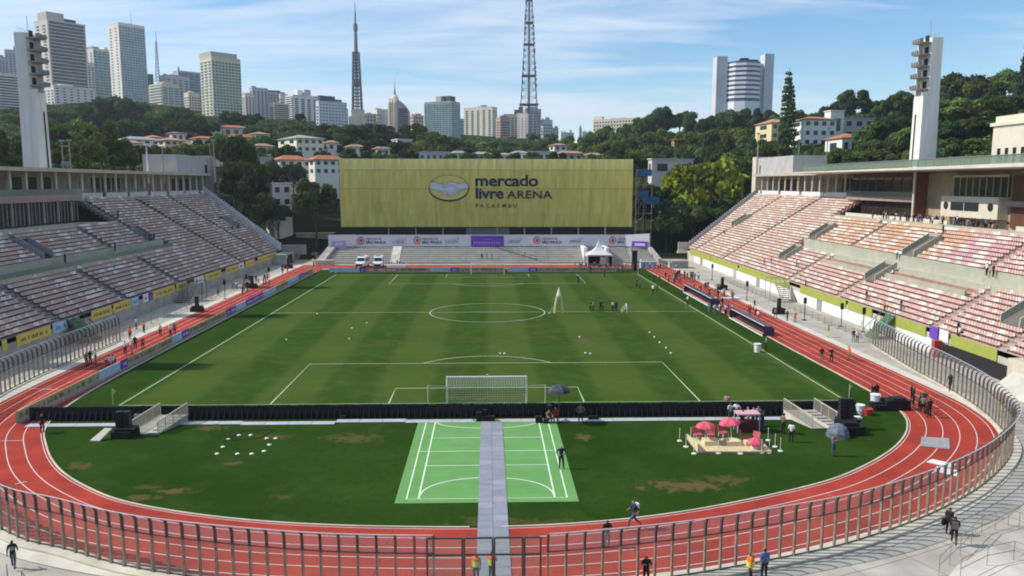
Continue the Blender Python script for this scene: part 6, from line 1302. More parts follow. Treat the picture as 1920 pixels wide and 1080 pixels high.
b = B(); b.tube((0, 9*k_, hb+44*k_), (0, 9*k_, hb+52*k_), 7*k_, 7*k_, 8); b.tube((0, 9*k_, hb+140*k_), (0, 9*k_, hb+152*k_), 4*k_, 4*k_, 8); b.tube((0, 9*k_, hb+103*k_), (0, 9*k_, hb+142*k_), 3.6*k_, 2.6*k_, 8); part('collar', b, M('mast_steel', (0.17, 0.18, 0.20), 0.5, 0.1, 1.0), T, world=False)
b = B(); b.tube((0, 9*k_, hb+152*k_), (0, 9*k_, hb+172*k_), 1.5*k_, 1.2*k_, 6); b.tube((0, 9*k_, hb+172*k_), (0, 9*k_, hb+190*k_), 0.8*k_, 0.4*k_, 6); part('antenna', b, G_['steel_dark'], T, world=False)
# lattice tower
D = 900; q0 = atD(993, -14, D); zb = atD(993, 258, D)[2]; T = thing('lattice_tower', 'tall grey steel lattice tower rising out of the frame', 'mast', (q0[0], q0[1]+8, zb)); H = q0[2]-zb; k_ = D/FPX
def lw(z):
    t = z/k_; return float(np.interp(t, [0, 60, 95, 150, 200, 246, 258, 275], [17.5, 15, 12.5, 9.8, 7.5, 5.5, 3.0, 2.0]))*k_
b = B(); zs = [z*k_ for z in (0, 16, 32, 48, 60, 74, 88, 100, 112, 124, 136, 148, 158, 168, 178, 188, 198, 208, 218, 228, 238, 246)]
for z0_, z1_ in zip(zs, zs[1:]):
    a0, a1 = lw(z0_), lw(z1_)
    for sx_, sy_ in ((-1, -1), (1, -1), (1, 1), (-1, 1)): b.bar((sx_*a0, sy_*a0, z0_), (sx_*a1, sy_*a1, z1_), 0.6)
    cs0 = [(-a0, -a0), (a0, -a0), (a0, a0), (-a0, a0)]; cs1 = [(-a1, -a1), (a1, -a1), (a1, a1), (-a1, a1)]
    for i in range(4):
        j = (i+1) % 4; b.bar((*cs1[i], z1_), (*cs1[j], z1_), 0.4); b.bar((*cs0[i], z0_), (*cs1[j], z1_), 0.28); b.bar((*cs0[j], z0_), (*cs1[i], z1_), 0.28)
part('lattice', b, M('tower_steel', (0.30, 0.31, 0.33), 0.5, 0.1, 0.5, metal=0.2), T, kind='stuff', world=False)
b = B(); b.tube((0, 0, 0), (0, 0, 246*k_), 1.5, 1.0, 6); b.tube((0, 0, 246*k_), (0, 0, 272*k_), 1.5, 0.9, 6); part('core', b, M('mast_steel', (0.17, 0.18, 0.20), 0.5, 0.1, 1.0), T, world=False)
b = B()
for z in (60, 112, 168, 206, 246): h_ = lw(z*k_)*1.15; b.box(-h_, h_, -h_, h_, z*k_, (z+1.3)*k_)
rr = random.Random(4)
for i in range(40): z = rr.uniform(90, 240)*k_; h_ = lw(z); sg = rr.choice([-1, 1]); b.box(sg*h_-0.8, sg*h_+0.8, -h_-1, -h_, z, z+2.5)
part('platform', b, G_['steel_dark'], T, kind='stuff', world=False)
D = 900; q0 = atD(292, 58, D); q1 = atD(292, 140, D); T = thing('lattice_tower', 'thin distant mast above the stepped grey complex', 'mast', (q0[0], q0[1], q1[2]-8)); k_ = D/FPX; H = q0[2]-q1[2]+8; b = B()
for sx_, sy_ in ((-1, -1), (1, -1), (0, 1)): b.tube((sx_*3.4*k_, sy_*3.4*k_, 0), (sx_*0.5, sy_*.5, H*0.8), 0.5, 0.35, 4)
for j in range(12): z = H*0.8*j/12; w_ = 3.4*k_*(1-j/12.5); b.tube((-w_, -w_, z), (w_, -w_, z+H*0.06), 0.25, n=4); b.tube((w_, -w_, z), (-w_, -w_, z+H*0.06), 0.25, n=4)
b.tube((0, 0, H*0.78), (0, 0, H), 0.5, 0.15, 5); part('lattice', b, M('tower_steel', (0.30, 0.31, 0.33), 0.5, 0.1, 0.5, metal=0.2), T, kind='stuff', world=False)
# ------------------------------------------------------------------ houses
HOUSES = []
def house(px0, px1, ytop, ybase, D, f, wall, roof, label, rows=1, cols=4, ang=24, over=0.6, rise=0.22, name='house', winm=0):
    W = (px1-px0)*D/FPX; a = R(ang) if f else 0.0
    if f >= 0: w = (1-f)*W/math.cos(a); d = f*W/math.sin(a) if f else 0.7*W; pc = px0+f*(px1-px0); rz = a
    else: w = (1+f)*W/math.cos(a); d = -f*W/math.sin(a); pc = px1+f*(px1-px0); rz = -a
    rz -= math.atan((pc-915)/FPX)*0.9
    q = atD(pc, ytop, D); qb = atD(pc, ybase, D); zb = min(qb[2], ground(q[0], q[1])+1.0)-0.5; top = q[2]; x0_, x1_ = (0, w) if f >= 0 else (-w, 0)
    HOUSES.append((q[0]+W*(.5-max(f, 0)), q[1]-2, (W*0.8+6)**2)); T = thing(name, label, 'house', (q[0], q[1], zb), rz); H = top-zb; rh = (top-qb[2])*rise if roof else 0; hw = H-rh; hv = top-qb[2]-rh; z0w = hw-hv
    b = B(); b.box(x0_, x1_, 0, d, 0, hw); part('wall', b, wallm(wall), T, world=False)
    if roof:
        b = B(); o = over; xm0, xm1 = x0_+min(w, d)*0.45, x1_-min(w, d)*0.45
        if xm0 > xm1: xm0 = xm1 = (x0_+x1_)/2
        c_ = [(x0_-o, -o, hw), (x1_+o, -o, hw), (x1_+o, d+o, hw), (x0_-o, d+o, hw)]; r0, r1 = (xm0, d/2, H), (xm1, d/2, H)
        b.face([c_[0], c_[1], r1, r0]); b.face([c_[2], c_[3], r0, r1]); b.face([c_[1], c_[2], r1]); b.face([c_[3], c_[0], r0]); b.face(c_[::-1])
        b.box(x0_-o-0.05, x1_+o+0.05, -o-0.05, d+o+0.05, hw-0.25, hw-0.01); part('roof', b, roof, T, world=False)
    else:
        b = B(); b.box(x0_-0.35, x1_+0.35, -0.35, d+0.35, hw+0.01, hw+0.4); part('roof', b, wallm(tuple(x*0.95 for x in wall)), T, world=False)
    fh = hv/rows
    for j in range(rows):
        for i in range(cols):
            cu = w/cols; u = x0_+(i+0.25)*cu; z = z0w+j*fh+fh*0.3; b = B(); b.box(u, u+cu*0.5, -0.10, 0.0, z, z+fh*0.45); fo = part('window', b, WG[winm], T, world=False)
        if f:
            for i in range(max(1, int(cols*abs(f)*1.2))):
                n_ = max(1, int(cols*abs(f)*1.2)); cv = d/n_; v = (i+0.3)*cv; b = B(); z = z0w+j*fh+fh*0.3
                if f > 0: b.box(-0.1, 0, v, v+cv*0.4, z, z+fh*0.45)
                else: b.box(x1_, x1_+0.1, v, v+cv*0.4, z, z+fh*0.45)
                part('window', b, WG[winm], T, world=False)
    return T
HWt, HCr = (0.62, 0.60, 0.57), (0.58, 0.52, 0.40); RT = G_['roof_tile']; RT2 = M('roof_tiles_faded', (0.40, 0.24, 0.17), 0.9, 0.2, 0.8); RG = M('roof_grey', (0.33, 0.33, 0.31), 0.8, 0.12, 0.6)
house(220, 292, 254, 282, 330, 0.2, HWt, RG, 'white house with a pale roof among trees above the shaded stand roof', 2, 4)
house(266, 302, 252, 274, 345, 0.4, HWt, RT, 'house with a red hipped roof beside the white house above the shaded stand', 1, 2)
house(295, 340, 256, 284, 325, 0.3, (0.52, 0.42, 0.36), RT2, 'pinkish house right of the red hipped roof above the shaded stand', 2, 3)
house(308, 362, 244, 266, 370, 0.25, HWt, RT2, 'white house with a faded roof, second row above the shaded stand', 1, 4)
house(358, 408, 254, 274, 340, 0.2, (0.55, 0.48, 0.42), RT, 'house with an orange brown roof left of the dark roadside tree', 1, 3)
house(364, 412, 231, 250, 420, 0.25, (0.44, 0.43, 0.42), RT2, 'grey house at the foot of the cream gridded tower', 1, 3)
house(408, 462, 233, 256, 430, 0.2, (0.58, 0.46, 0.40), RT, 'house with a bright red roof at the foot of the cream gridded tower', 1, 3)
house(426, 474, 250, 278, 360, 0.15, (0.52, 0.52, 0.55), RT, 'white house with a red roof and three dark windows', 1, 3)
house(520, 604, 250, 286, 320, 0.42, (0.64, 0.60, 0.50), RG, 'long cream house with a low pale roof, upper middle of the slope', 2, 4, winm=0)
house(508, 580, 290, 330, 262, 0.22, HWt, RT, 'white house with a red roof, left of two near the netted building', 2, 4)
house(578, 642, 290, 328, 258, 0.18, HWt, RT, 'white house with a red roof, next to the netted building', 2, 4)
house(458, 506, 296, 322, 262, 0, (0.40, 0.40, 0.39), None, 'low grey flat-roofed building left of the white red-roofed pair', 1, 3)
house(496, 544, 345, 390, 226, 0.3, (0.56, 0.55, 0.52), None, 'white concrete building under construction below the red-roofed pair', 2, 2)
house(735, 772, 262, 290, 360, 0.3, (0.58, 0.58, 0.60), None, 'white flat-roofed building above the left part of the netted building', 2, 3)
house(786, 842, 286, 304, 300, 0, (0.50, 0.50, 0.49), None, 'long low grey roof above the netted building', 1, 5)
house(844, 876, 282, 304, 310, 0.2, (0.60, 0.55, 0.46), RG, 'low cream house above the netted building, left of the sign centre', 1, 3)
house(884, 920, 284, 304, 330, 0, (0.36, 0.36, 0.36), RG, 'low grey house above the middle of the netted building', 1, 3)
house(928, 962, 286, 304, 340, 0.3, (0.55, 0.54, 0.52), RG, 'low pale house above the netted building, left of the lattice tower', 1, 3)
house(990, 1050, 285, 304, 330, 0, (0.46, 0.47, 0.48), None, 'long grey wall and roof below the lattice tower', 1, 6)
house(1046, 1092, 282, 304, 320, 0.15, (0.42, 0.32, 0.28), RT2, 'brown roofed house above the right part of the netted building', 1, 3)
house(1030, 1062, 268, 284, 420, 0.3, (0.56, 0.54, 0.52), RT2, 'small pale house uphill of the brown roofed one', 1, 2)
house(1238, 1290, 258, 276, 370, 0.5, (0.50, 0.36, 0.28), RT, 'house with a bright orange roof alone in the wooded slope', 1, 2)
house(1420, 1486, 220, 262, 370, 0.42, (0.58, 0.50, 0.30), RT2, 'yellow house with a tiled roof beside the tall conifer', 2, 3)
T = house(1486, 1566, 216, 275, 330, 0.28, (0.64, 0.63, 0.61), RT, 'large white villa with balconies and an orange roof right of the tall conifer', 3, 4, rise=0.12)
house(1548, 1582, 208, 262, 345, 0.3, (0.64, 0.64, 0.63), None, 'white stair block on top of the large villa', 1, 1)
house(1560, 1636, 222, 262, 350, 0.05, (0.42, 0.43, 0.45), None, 'grey flat-roofed wing right of the large white villa', 2, 4)
house(1552, 1622, 248, 292, 290, 0.4, (0.68, 0.66, 0.63), RT, 'small white house with a bright orange roof below the large villa', 1, 3)
house(1640, 1700, 196, 216, 400, 0.3, (0.40, 0.32, 0.24), RT, 'roof of a house among trees behind the right light tower', 1, 2)
house(1216, 1300, 299, 330, 285, 0.08, (0.46, 0.45, 0.43), None, 'flat concrete pavilion with a dark opening right of the netted building', 1, 2)
house(1340, 1404, 326, 372, 262, 0.1, (0.55, 0.55, 0.54), None, 'white pillared building hidden under trees beside the sunlit stand', 1, 7)
for a_ in ((228, 262, 262, 286, 300, 0.3, HWt, RT2, 'small white house at the left end of the houses above the shaded stand', 1, 2), (334, 372, 266, 288, 300, 0.25, HCr, RT, 'cream house with a red roof below the second row above the shaded stand', 1, 3), (300, 336, 236, 252, 410, 0.3, HWt, RT, 'small white house high on the left slope below the stepped complex', 1, 2), (466, 504, 246, 266, 380, 0.3, HCr, RT2, 'cream house with a faded roof between the red-roofed houses and the long cream one', 1, 3), (470, 510, 268, 290, 310, 0.25, HWt, RT2, 'white house with a faded roof above the low grey flat-roofed building', 1, 3),
           (604, 640, 262, 284, 330, 0.3, HWt, RT2, 'white house with a faded roof right of the long cream house', 1, 2), (390, 424, 262, 284, 318, 0.3, HWt, RT, 'white house with a red roof behind the tall dark green tree', 1, 2), (648, 684, 270, 290, 320, 0.2, HCr, RT2, 'cream house among dark trees above the left end of the netting', 1, 2), (700, 730, 274, 292, 320, 0.2, HWt, RT2, 'small white house among dark trees left of the white flat-roofed building', 1, 2), (958, 990, 282, 302, 335, 0.2, HWt, RG, 'low white house left of the long grey wall', 1, 2), (1094, 1130, 286, 304, 320, 0.2, HWt, RT2, 'pale house at the right end of the row above the netting', 1, 3), (1140, 1172, 268, 284, 400, 0.3, HWt, RT, 'small white house with an orange roof alone on the wooded hill', 1, 2)): house(*a_)
for px0, px1, yt, D, f, fr, sd, c, w_ in ((172, 204, 158, 900, 0.3, ('grid', 4, 10), ('grid', 2, 10), (0.56, .53, .48), 'low cream block before the paired glass towers'), (345, 372, 176, 640, 0.3, ('grid', 4, 8), ('grid', 2, 8), (0.56, .52, .46), 'small cream block left of the cream gridded tower'), (520, 538, 178, 760, 0.3, ('grid', 3, 12), ('grid', 2, 12), (.55, .53, .5), 'narrow pale block behind the small white balconied one'), (700, 722, 206, 900, 0.3, ('grid', 4, 8), ('grid', 2, 8), (.55, .5, .42), 'cream block between the needle mast and the curved tower'), (766, 794, 218, 820, 0.3, ('grid', 4, 6), ('grid', 2, 6), (.46, .34, .28), 'low brownish block between the curved tower and the teal block'), (856, 874, 226, 900, 0, ('grid', 3, 6), None, (.4, .4, .4), 'small grey block right of the teal block'), (640, 652, 206, 880, 0, ('grid', 2, 8), None, (.5, .48, .45), 'thin block left of the needle mast base'), (425, 452, 196, 700, 0.3, ('grid', 4, 8), ('grid', 2, 8), (.56, .53, .5), 'low white block behind the right edge of the cream gridded tower'), (1014, 1036, 226, 900, 0.2, ('grid', 4, 7), ('grid', 2, 7), (.42, .45, .45), 'grey-green block right of the lattice tower foot')):
    tower(px0, px1, yt, D, f, fr, sd, c, w_)
# white building on the roof terrace at the right edge
T = thing('rooftop_building', 'white building with tall windows on the right edge behind the canopy', 'building', (92.5, -2, 20)); q0 = onY(1862, 222, 14); H = 31.0
xw = 90.5
ya = onX(1862, 250, xw)[1]; zt = onX(1862, 228, xw)[2]
b = B(); b.box(xw, xw+14, ya-40, ya, 20, zt-0.9); part('wall', b, G_['cream'], T)
b = B(); b.box(xw-0.4, xw+14.4, ya-40, ya+0.4, zt-0.89, zt-0.3); b.box(xw+0.2, xw+14, ya-40, ya-0.2, zt-0.29, zt+0.8); part('cornice', b, G_['cream'], T)
for i in range(6):
    y = ya-1.6-i*2.1; b = B(); b.box(xw-0.05, xw, y-0.9, y, 24.0, 26.6); part('window', b, G_['darkglass'], T)
    b = B(); b.box(xw-0.12, xw-0.051, y-1.0, y+0.1, 23.8, 23.98); part('sill', b, G_['cream'], T)
# retaining walls and earth at the left of the netted building
b = B(); b.box(-58, -43, 108, 108.6, -0.05, 5.2); b.box(-64, -58.01, 112, 112.6, -0.05, 6.4); solo('retaining_wall', b, G_['concrete'], 'concrete retaining wall left of the netted building below the dark tree', 'wall', base=(-52, 108, 0))
b = B(); b.box(-55, -44.5, 104, 104.4, 2.8, 5.9); b.box(-55.4, -44.3, 103.8, 107.9, 5.91, 6.15); solo('site_shed', b, M('site_shed', (0.46, 0.36, 0.28), 0.8, 0.25, 0.8), 'low brown site building left of the netted building', 'building', base=(-50, 104, 0))
b = B(); rr = random.Random(8)
for i in range(20): x = rr.uniform(-58, -43); y = rr.uniform(88, 104); b.box(x, x+rr.uniform(.5, 2.5), y, y+rr.uniform(.5, 2), -0.03, rr.uniform(.3, 1.8))
solo('building_materials', b, M('site_earth', (0.36, 0.25, 0.17), 0.9, 0.3, 0.5), 'heaps of brown building materials left of the grey terrace', 'materials', base=(-50, 96, 0))
b = B(); b.face([(-62, 84, -0.01), (-43, 84, -0.01), (-43, 112, -0.01), (-62, 112, -0.01)]); struct('earth', b, M('site_earth', (0.36, 0.25, 0.17), 0.9, 0.3, 0.5))
# poles
for px, yt, yb, D, lab in ((400-0, 262, 310, 190, 'slim pole with a lamp cluster on the shaded stand roof'), (274, 270, 312, 186, 'white floodlight pole behind the shaded stand roof'), (304, 275, 312, 190, 'thin pole right of the white floodlight pole'), (115, 263, 310, 175, 'twin frame mast behind the shaded stand, left leg'), (129, 262, 310, 175, 'twin frame mast behind the shaded stand, right leg'), (1422, 250, 298, 232, 'thin mast on the end block of the sunlit stand'), (1499, 262, 300, 228, 'thin pole behind the canopy near the end block'), (1553, 240, 290, 240, 'lamp pole before the large white villa')):
    q0, q1 = atD(px, yt, D), atD(px, yb, D); b = B(); b.tube((q0[0], q0[1], q1[2]-4), tuple(q0), 0.20 if px != 274 else 0.3, 0.10, 6); b.box(q0[0]-0.5, q0[0]+0.5, q0[1]-0.2, q0[1]+0.2, q0[2]-0.3, q0[2]+0.1)
    if px == 129: b.box(q0[0]-1.9, q0[0], q0[1]-0.1, q0[1]+0.1, q0[2]-1.5, q0[2]-1.2); b.box(q0[0]-1.9, q0[0], q0[1]-0.1, q0[1]+0.1, q0[2]-5.5, q0[2]-4.6)
    solo('pole', b, G_['steel'] if px != 274 else G_['white'], lab, 'pole', base=(q0[0], q0[1], q1[2]-4))
# ------------------------------------------------------------------ trees
def leafm(name, c, var=0.35):
    mt = bpy.data.materials.new(name); mt.use_nodes = True; n = mt.node_tree.nodes; l = mt.node_tree.links; n.clear(); o = n.new('ShaderNodeOutputMaterial')
    at = n.new('ShaderNodeAttribute'); at.attribute_name = 'tint'; mx = n.new('ShaderNodeMix'); mx.data_type = 'RGBA'; mx.blend_type = 'MULTIPLY'; mx.inputs[0].default_value = 1.0
    mx.inputs[6].default_value = (*c, 1); l.new(at.outputs['Color'], mx.inputs[7])
    df = n.new('ShaderNodeBsdfDiffuse'); tl = n.new('ShaderNodeBsdfTranslucent'); l.new(mx.outputs[2], df.inputs[0]); l.new(mx.outputs[2], tl.inputs[0])
    oi = n.new('ShaderNodeObjectInfo'); hv = n.new('ShaderNodeHueSaturation'); mr = n.new('ShaderNodeMapRange'); mr.inputs[3].default_value = 0.70; mr.inputs[4].default_value = 1.45; l.new(oi.outputs['Random'], mr.inputs[0]); l.new(mr.outputs[0], hv.inputs['Value'])
    mr2 = n.new('ShaderNodeMapRange'); mr2.inputs[3].default_value = 0.475; mr2.inputs[4].default_value = 0.52; ml = n.new('ShaderNodeMath'); ml.operation = 'FRACT'; mm_ = n.new('ShaderNodeMath'); mm_.operation = 'MULTIPLY'; mm_.inputs[1].default_value = 7.31; l.new(oi.outputs['Random'], mm_.inputs[0]); l.new(mm_.outputs[0], ml.inputs[0]); l.new(ml.outputs[0], mr2.inputs[0]); l.new(mr2.outputs[0], hv.inputs['Hue'])
    l.new(mx.outputs[2], hv.inputs['Color']); l.new(hv.outputs[0], df.inputs[0]); l.new(hv.outputs[0], tl.inputs[0])
    a = n.new('ShaderNodeMixShader'); a.inputs[0].default_value = 0.28; l.new(df.outputs[0], a.inputs[1]); l.new(tl.outputs[0], a.inputs[2]); l.new(a.outputs[0], o.inputs[0]); return mt
LEAF = dict(dark=leafm('leaf_dark', (0.056, 0.094, 0.031)), mid=leafm('leaf_mid', (0.088, 0.136, 0.034)), olive=leafm('leaf_olive', (0.082, 0.108, 0.028)), bright=leafm('leaf_bright', (0.25, 0.33, 0.035)), blue=leafm('leaf_blue_green', (0.038, 0.070, 0.040)))
BARK = M('bark', (0.10, 0.075, 0.055), 0.9, 0.3, 2.0)
def crown_mesh(seed, shape='broad', n=2600, leaf=0.075):
    g = np.random.default_rng(seed); C_, Rr, sh = [], [], []
    if shape == 'broad':
        for i in range(20):
            t = g.uniform(0, 2*math.pi); rad = math.sqrt(g.uniform(0, 1))*0.68; z = g.uniform(0.0, 1.0)*(0.78-0.55*rad*rad)*1.0; C_.append((rad*math.cos(t), rad*math.sin(t), 0.25+z)); Rr.append(g.uniform(0.20, 0.36)); sh.append((1, 1, 0.8))
    elif shape == 'umbrella':
        for i in range(26):
            t = g.uniform(0, 2*math.pi); rad = math.sqrt(g.uniform(0, 1))*0.82; C_.append((rad*math.cos(t), rad*math.sin(t), 0.62-0.40*rad*rad+g.uniform(-0.06, 0.06))); Rr.append(g.uniform(0.16, 0.28)); sh.append((1.1, 1.1, 0.5))
    elif shape == 'conifer':
        for i in range(17):
            z = i/17; rad = 0.185*(1-z**2.4)+0.015; nb = 5 if z < .8 else 3
            for q in range(nb): t = i*1.7+q*2*math.pi/nb; C_.append((rad*0.72*math.cos(t), rad*0.72*math.sin(t), 0.10+0.88*z+g.uniform(-.012, .012))); Rr.append((0.045+0.045*(1-z))*g.uniform(.7, 1.15)); sh.append((1.3, 1.3, 0.30))
    elif shape == 'column':
        for i in range(22):
            z = i/22; t = i*2.4; rad = 0.14*(1-z*0.6); C_.append((rad*math.cos(t), rad*math.sin(t), 0.1+0.85*z)); Rr.append(0.16*(1-z*0.55)); sh.append((1, 1, 1.2))
    C_, Rr, sh = np.array(C_), np.array(Rr), np.array(sh); w = Rr**2; idx = g.choice(len(C_), n, p=w/w.sum()); d = g.normal(size=(n, 3)); d /= np.linalg.norm(d, axis=1)[:, None]
    d[:, 2] = np.where((d[:, 2] < -0.25), -d[:, 2], d[:, 2]); rr = Rr[idx]*g.uniform(0.55, 1.0, n)**0.5*g.choice([1.0, 1.0, 1.0, 1.22], n); p = C_[idx]+d*rr[:, None]*sh[idx]
    nn = d+g.normal(size=(n, 3))*0.55; nn[:, 2] += 0.25; nn /= np.linalg.norm(nn, axis=1)[:, None]; u = np.cross(nn, g.normal(size=(n, 3))); u /= np.linalg.norm(u, axis=1)[:, None]; v = np.cross(nn, u)
    s = leaf*g.uniform(0.55, 1.3, n)[:, None]; bend = nn*s*0.35
    V = np.stack([p-u*s-v*s*0.6-bend, p+u*s*0.9-v*s*0.7, p+u*s*0.8+v*s*0.8-bend, p-u*s*0.7+v*s*0.7], 1).reshape(-1, 3)
    lob = g.uniform(0.62, 1.45, len(C_))[idx]*g.uniform(0.7, 1.35, n); hue = g.uniform(-0.12, 0.16, len(C_))[idx]
    col = np.stack([lob*(1+hue), lob, lob*(1-hue*0.8), np.ones(n)], 1).repeat(4, 0)
    me = bpy.data.meshes.new('crown'); me.vertices.add(4*n); me.vertices.foreach_set('co', V.ravel()); me.loops.add(4*n); me.polygons.add(n)
    me.loops.foreach_set('vertex_index', np.arange(4*n, dtype=np.int32)); me.polygons.foreach_set('loop_start', np.arange(0, 4*n, 4, dtype=np.int32)); me.polygons.foreach_set('loop_total', np.full(n, 4, np.int32))
    at = me.color_attributes.new('tint', 'FLOAT_COLOR', 'CORNER'); at.data.foreach_set('color', np.clip(col, 0, 2.2).ravel().astype(np.float32)); me.update(calc_edges=True); me.materials.append(LEAF['mid']); return me
CR = {'broad': [crown_mesh(s, n=5200, leaf=0.050) for s in (1, 2, 3, 4, 5, 6)], 'umbrella': [crown_mesh(11, 'umbrella', 5200, 0.045), crown_mesh(12, 'umbrella', 4200, 0.05)], 'conifer': [crown_mesh(21, 'conifer', 3600, 0.022)], 'column': [crown_mesh(31, 'column', 2000, 0.04)]}
def trunk_mesh(seed, h0=0.55, sp=0.5, lean=0.05):
    g = random.Random(seed); b = B(); b.tube((0, 0, -0.5), (lean, 0, h0*0.5), 0.055, 0.042, 7); b.tube((lean, 0, h0*0.5), (lean*1.5, 0.02, h0), 0.042, 0.03, 7)
    for i in range(5):
        t = g.uniform(0, 6.28); z = h0*g.uniform(0.45, 0.95); r = sp*g.uniform(0.6, 1); m_ = Vector((lean+r*0.45*math.cos(t), r*0.45*math.sin(t), z+0.16)); b.tube((lean, 0, z), m_, 0.026, 0.018, 5); b.tube(m_, m_+Vector((r*0.5*math.cos(t+.3), r*0.5*math.sin(t+.3), 0.2)), 0.018, 0.008, 5)
    return b.mesh('trunk', BARK)
TRK = [trunk_mesh(1), trunk_mesh(2, 0.5, 0.6, -0.06), trunk_mesh(3, 0.6, 0.45, 0.02)]
b = B(); b.tube((0, 0, -0.3), (0, 0, 1.0), 0.022, 0.006, 7)
for i in range(14): t = i*2.4; z = 0.15+i*0.055; b.tube((0, 0, z), (0.17*(1-z)*math.cos(t), 0.17*(1-z)*math.sin(t), z+0.02), 0.006, 0.002, 4)
TRC = b.mesh('trunk', BARK)
tr = random.Random(99); NT = [0]
def tree(px, ytop, wpx, D, leaf, label, group=None, shape='broad', hpx=None, cat='tree', base=None):
    if px < 400: D = max(D, 98*FPX/(915-px)) if px > -200 else D
    if 1404 < px < 1990: D = max(D, 98*FPX/(px-915)) if px > 1500 else D
    q = atD(px, ytop, D); rad = wpx*D/FPX/2; zg = ground(q[0], q[1]) if base is None else base
    H = q[2]-zg; NT[0] += 1
    nm = {'broad': 'broadleaf_tree', 'umbrella': 'spreading_tree', 'conifer': 'conifer_tree', 'column': 'cypress_tree'}[shape]
    T = thing(nm, label, cat, (q[0], q[1], zg), tr.uniform(0, 6.28), group)
    me = tr.choice(CR[shape]); top = {'broad': 1.12, 'umbrella': 0.80, 'conifer': 1.03, 'column': 1.05}[shape]
    c = obj('crown', me, T)
    if shape in ('conifer', 'column'): c.scale = (rad/0.24, rad/0.24, H/top); tk = obj('trunk', TRC, T); tk.scale = (rad/0.24, rad/0.24, H/1.02)
    else:
        ch = hpx*D/FPX if hpx else rad*tr.uniform(1.25, 1.6); sz = min(ch, max(H*1.05, rad*0.9))/top; c.scale = (rad*1.0, rad*tr.uniform(0.85, 1.1), sz); c.location.z = H-sz*top
        tk = obj('trunk', TRK[NT[0] % 3], T); hh = max(H-sz*0.35, 2.0); tk.scale = (rad*1.0, rad*1.0, hh/0.85)
    c.material_slots[0].link = 'OBJECT'; c.material_slots[0].material = LEAF[leaf]
    return T
# distinctive ones
tree(1481, 124, 34, 330, 'dark', 'tall dark pointed conifer beside the yellow house', shape='conifer')
tree(1318, 297, 168, 240, 'bright', 'broad yellow-green tree beside the far end of the sunlit stand', hpx=120)
tree(1330, 300, 140, 246, 'bright', 'flat yellow-green crown just behind the broad yellow-green tree', shape='umbrella', hpx=80)
tree(1268, 318, 60, 246, 'bright', 'smaller yellow-green tree at the left of the broad one', hpx=70)
tree(1604, 168, 66, 380, 'dark', 'dense round dark tree standing on the ridge right of the villa'); tree(1655, 186, 20, 400, 'dark', 'small dark pointed tree on the ridge', shape='column'); tree(1420, 200, 20, 420, 'blue', 'slim dark cypress left of the conifer', shape='column')
tree(1690, 168, 70, 330, 'dark', 'tree with flat layered boughs just left of the right light tower', shape='umbrella')
tree(588, 330, 92, 224, 'dark', 'dark tree over the site building left of the netted building', hpx=78); tree(437, 250, 92, 236, 'mid', 'tall dark green tree beside the end block of the shaded stand', hpx=110)
tree(455, 298, 104, 228, 'dark', 'dark spreading tree at the end of the shaded stand', hpx=90); tree(1934, 74, 34, 300, 'blue', 'dark tree tip at the right edge of the frame', shape='column')
tree(505, 300, 50, 245, 'dark', 'dark tree between the shaded stand and the red-roofed pair', hpx=60); tree(548, 306, 62, 244, 'blue', 'dark tree in front of the left white red-roofed house', hpx=48); tree(480, 360, 80, 222, 'dark', 'dark low tree behind the stepped parapet of the shaded stand', hpx=70); tree(520, 380, 60, 225, 'blue', 'dark low tree before the white construction', hpx=40)
# woods: trees that nothing tells apart
def wood(lst, label, group):
    rows = sorted(lst, key=lambda t: t[3]); n_ = len(rows); third = max(1, -(-n_//3)); names = ['front', 'middle', 'back']
    for k_ in range(3):
        for i, (px, yt, w_, D, lf) in enumerate(sorted(rows[k_*third:(k_+1)*third])): tree(px, yt, w_, D, lf, '%s, %s row, %s from the left' % (label, names[k_], ORD[i]), group)
wood([(-20, 236, 90, 200, 'mid'), (20, 262, 90, 188, 'olive'), (95, 232, 84, 230, 'mid'), (140, 224, 90, 236, 'mid'), (186, 232, 84, 226, 'olive'), (110, 262, 80, 196, 'mid'), (160, 262, 86, 194, 'mid'), (212, 258, 80, 196, 'olive'), (252, 268, 76, 196, 'olive'), (298, 272, 70, 200, 'olive'), (340, 268, 70, 205, 'olive'), (380, 268, 64, 212, 'mid'), (60, 250, 80, 214, 'dark'), (-60, 250, 90, 190, 'mid'), (230, 276, 60, 190, 'olive'), (320, 280, 56, 194, 'olive')], 'green tree behind the shaded stand roof', 'trees close behind the shaded stand')
wood([(180, 190, 70, 430, 'dark'), (214, 176, 84, 420, 'dark'), (256, 190, 72, 430, 'dark'), (196, 212, 80, 380, 'blue'), (240, 222, 76, 370, 'dark'), (300, 204, 60, 420, 'mid'), (336, 200, 66, 430, 'dark'), (360, 210, 54, 420, 'dark'), (286, 226, 80, 380, 'blue'), (338, 226, 70, 380, 'mid'), (24, 206, 70, 480, 'dark'), (60, 204, 70, 500, 'dark'), (-40, 206, 70, 480, 'dark'), (100, 212, 60, 470, 'mid'), (150, 212, 60, 440, 'dark'), (384, 226, 60, 400, 'dark'), (395, 232, 50, 470, 'mid'), (30, 222, 70, 400, 'mid'), (76, 222, 70, 390, 'dark'), (24, 216, 60, 420, 'dark'), (-10, 222, 60, 420, 'dark'), (110, 208, 60, 420, 'dark')], 'dark tree below the left high-rises', 'dark trees below the left high-rises')
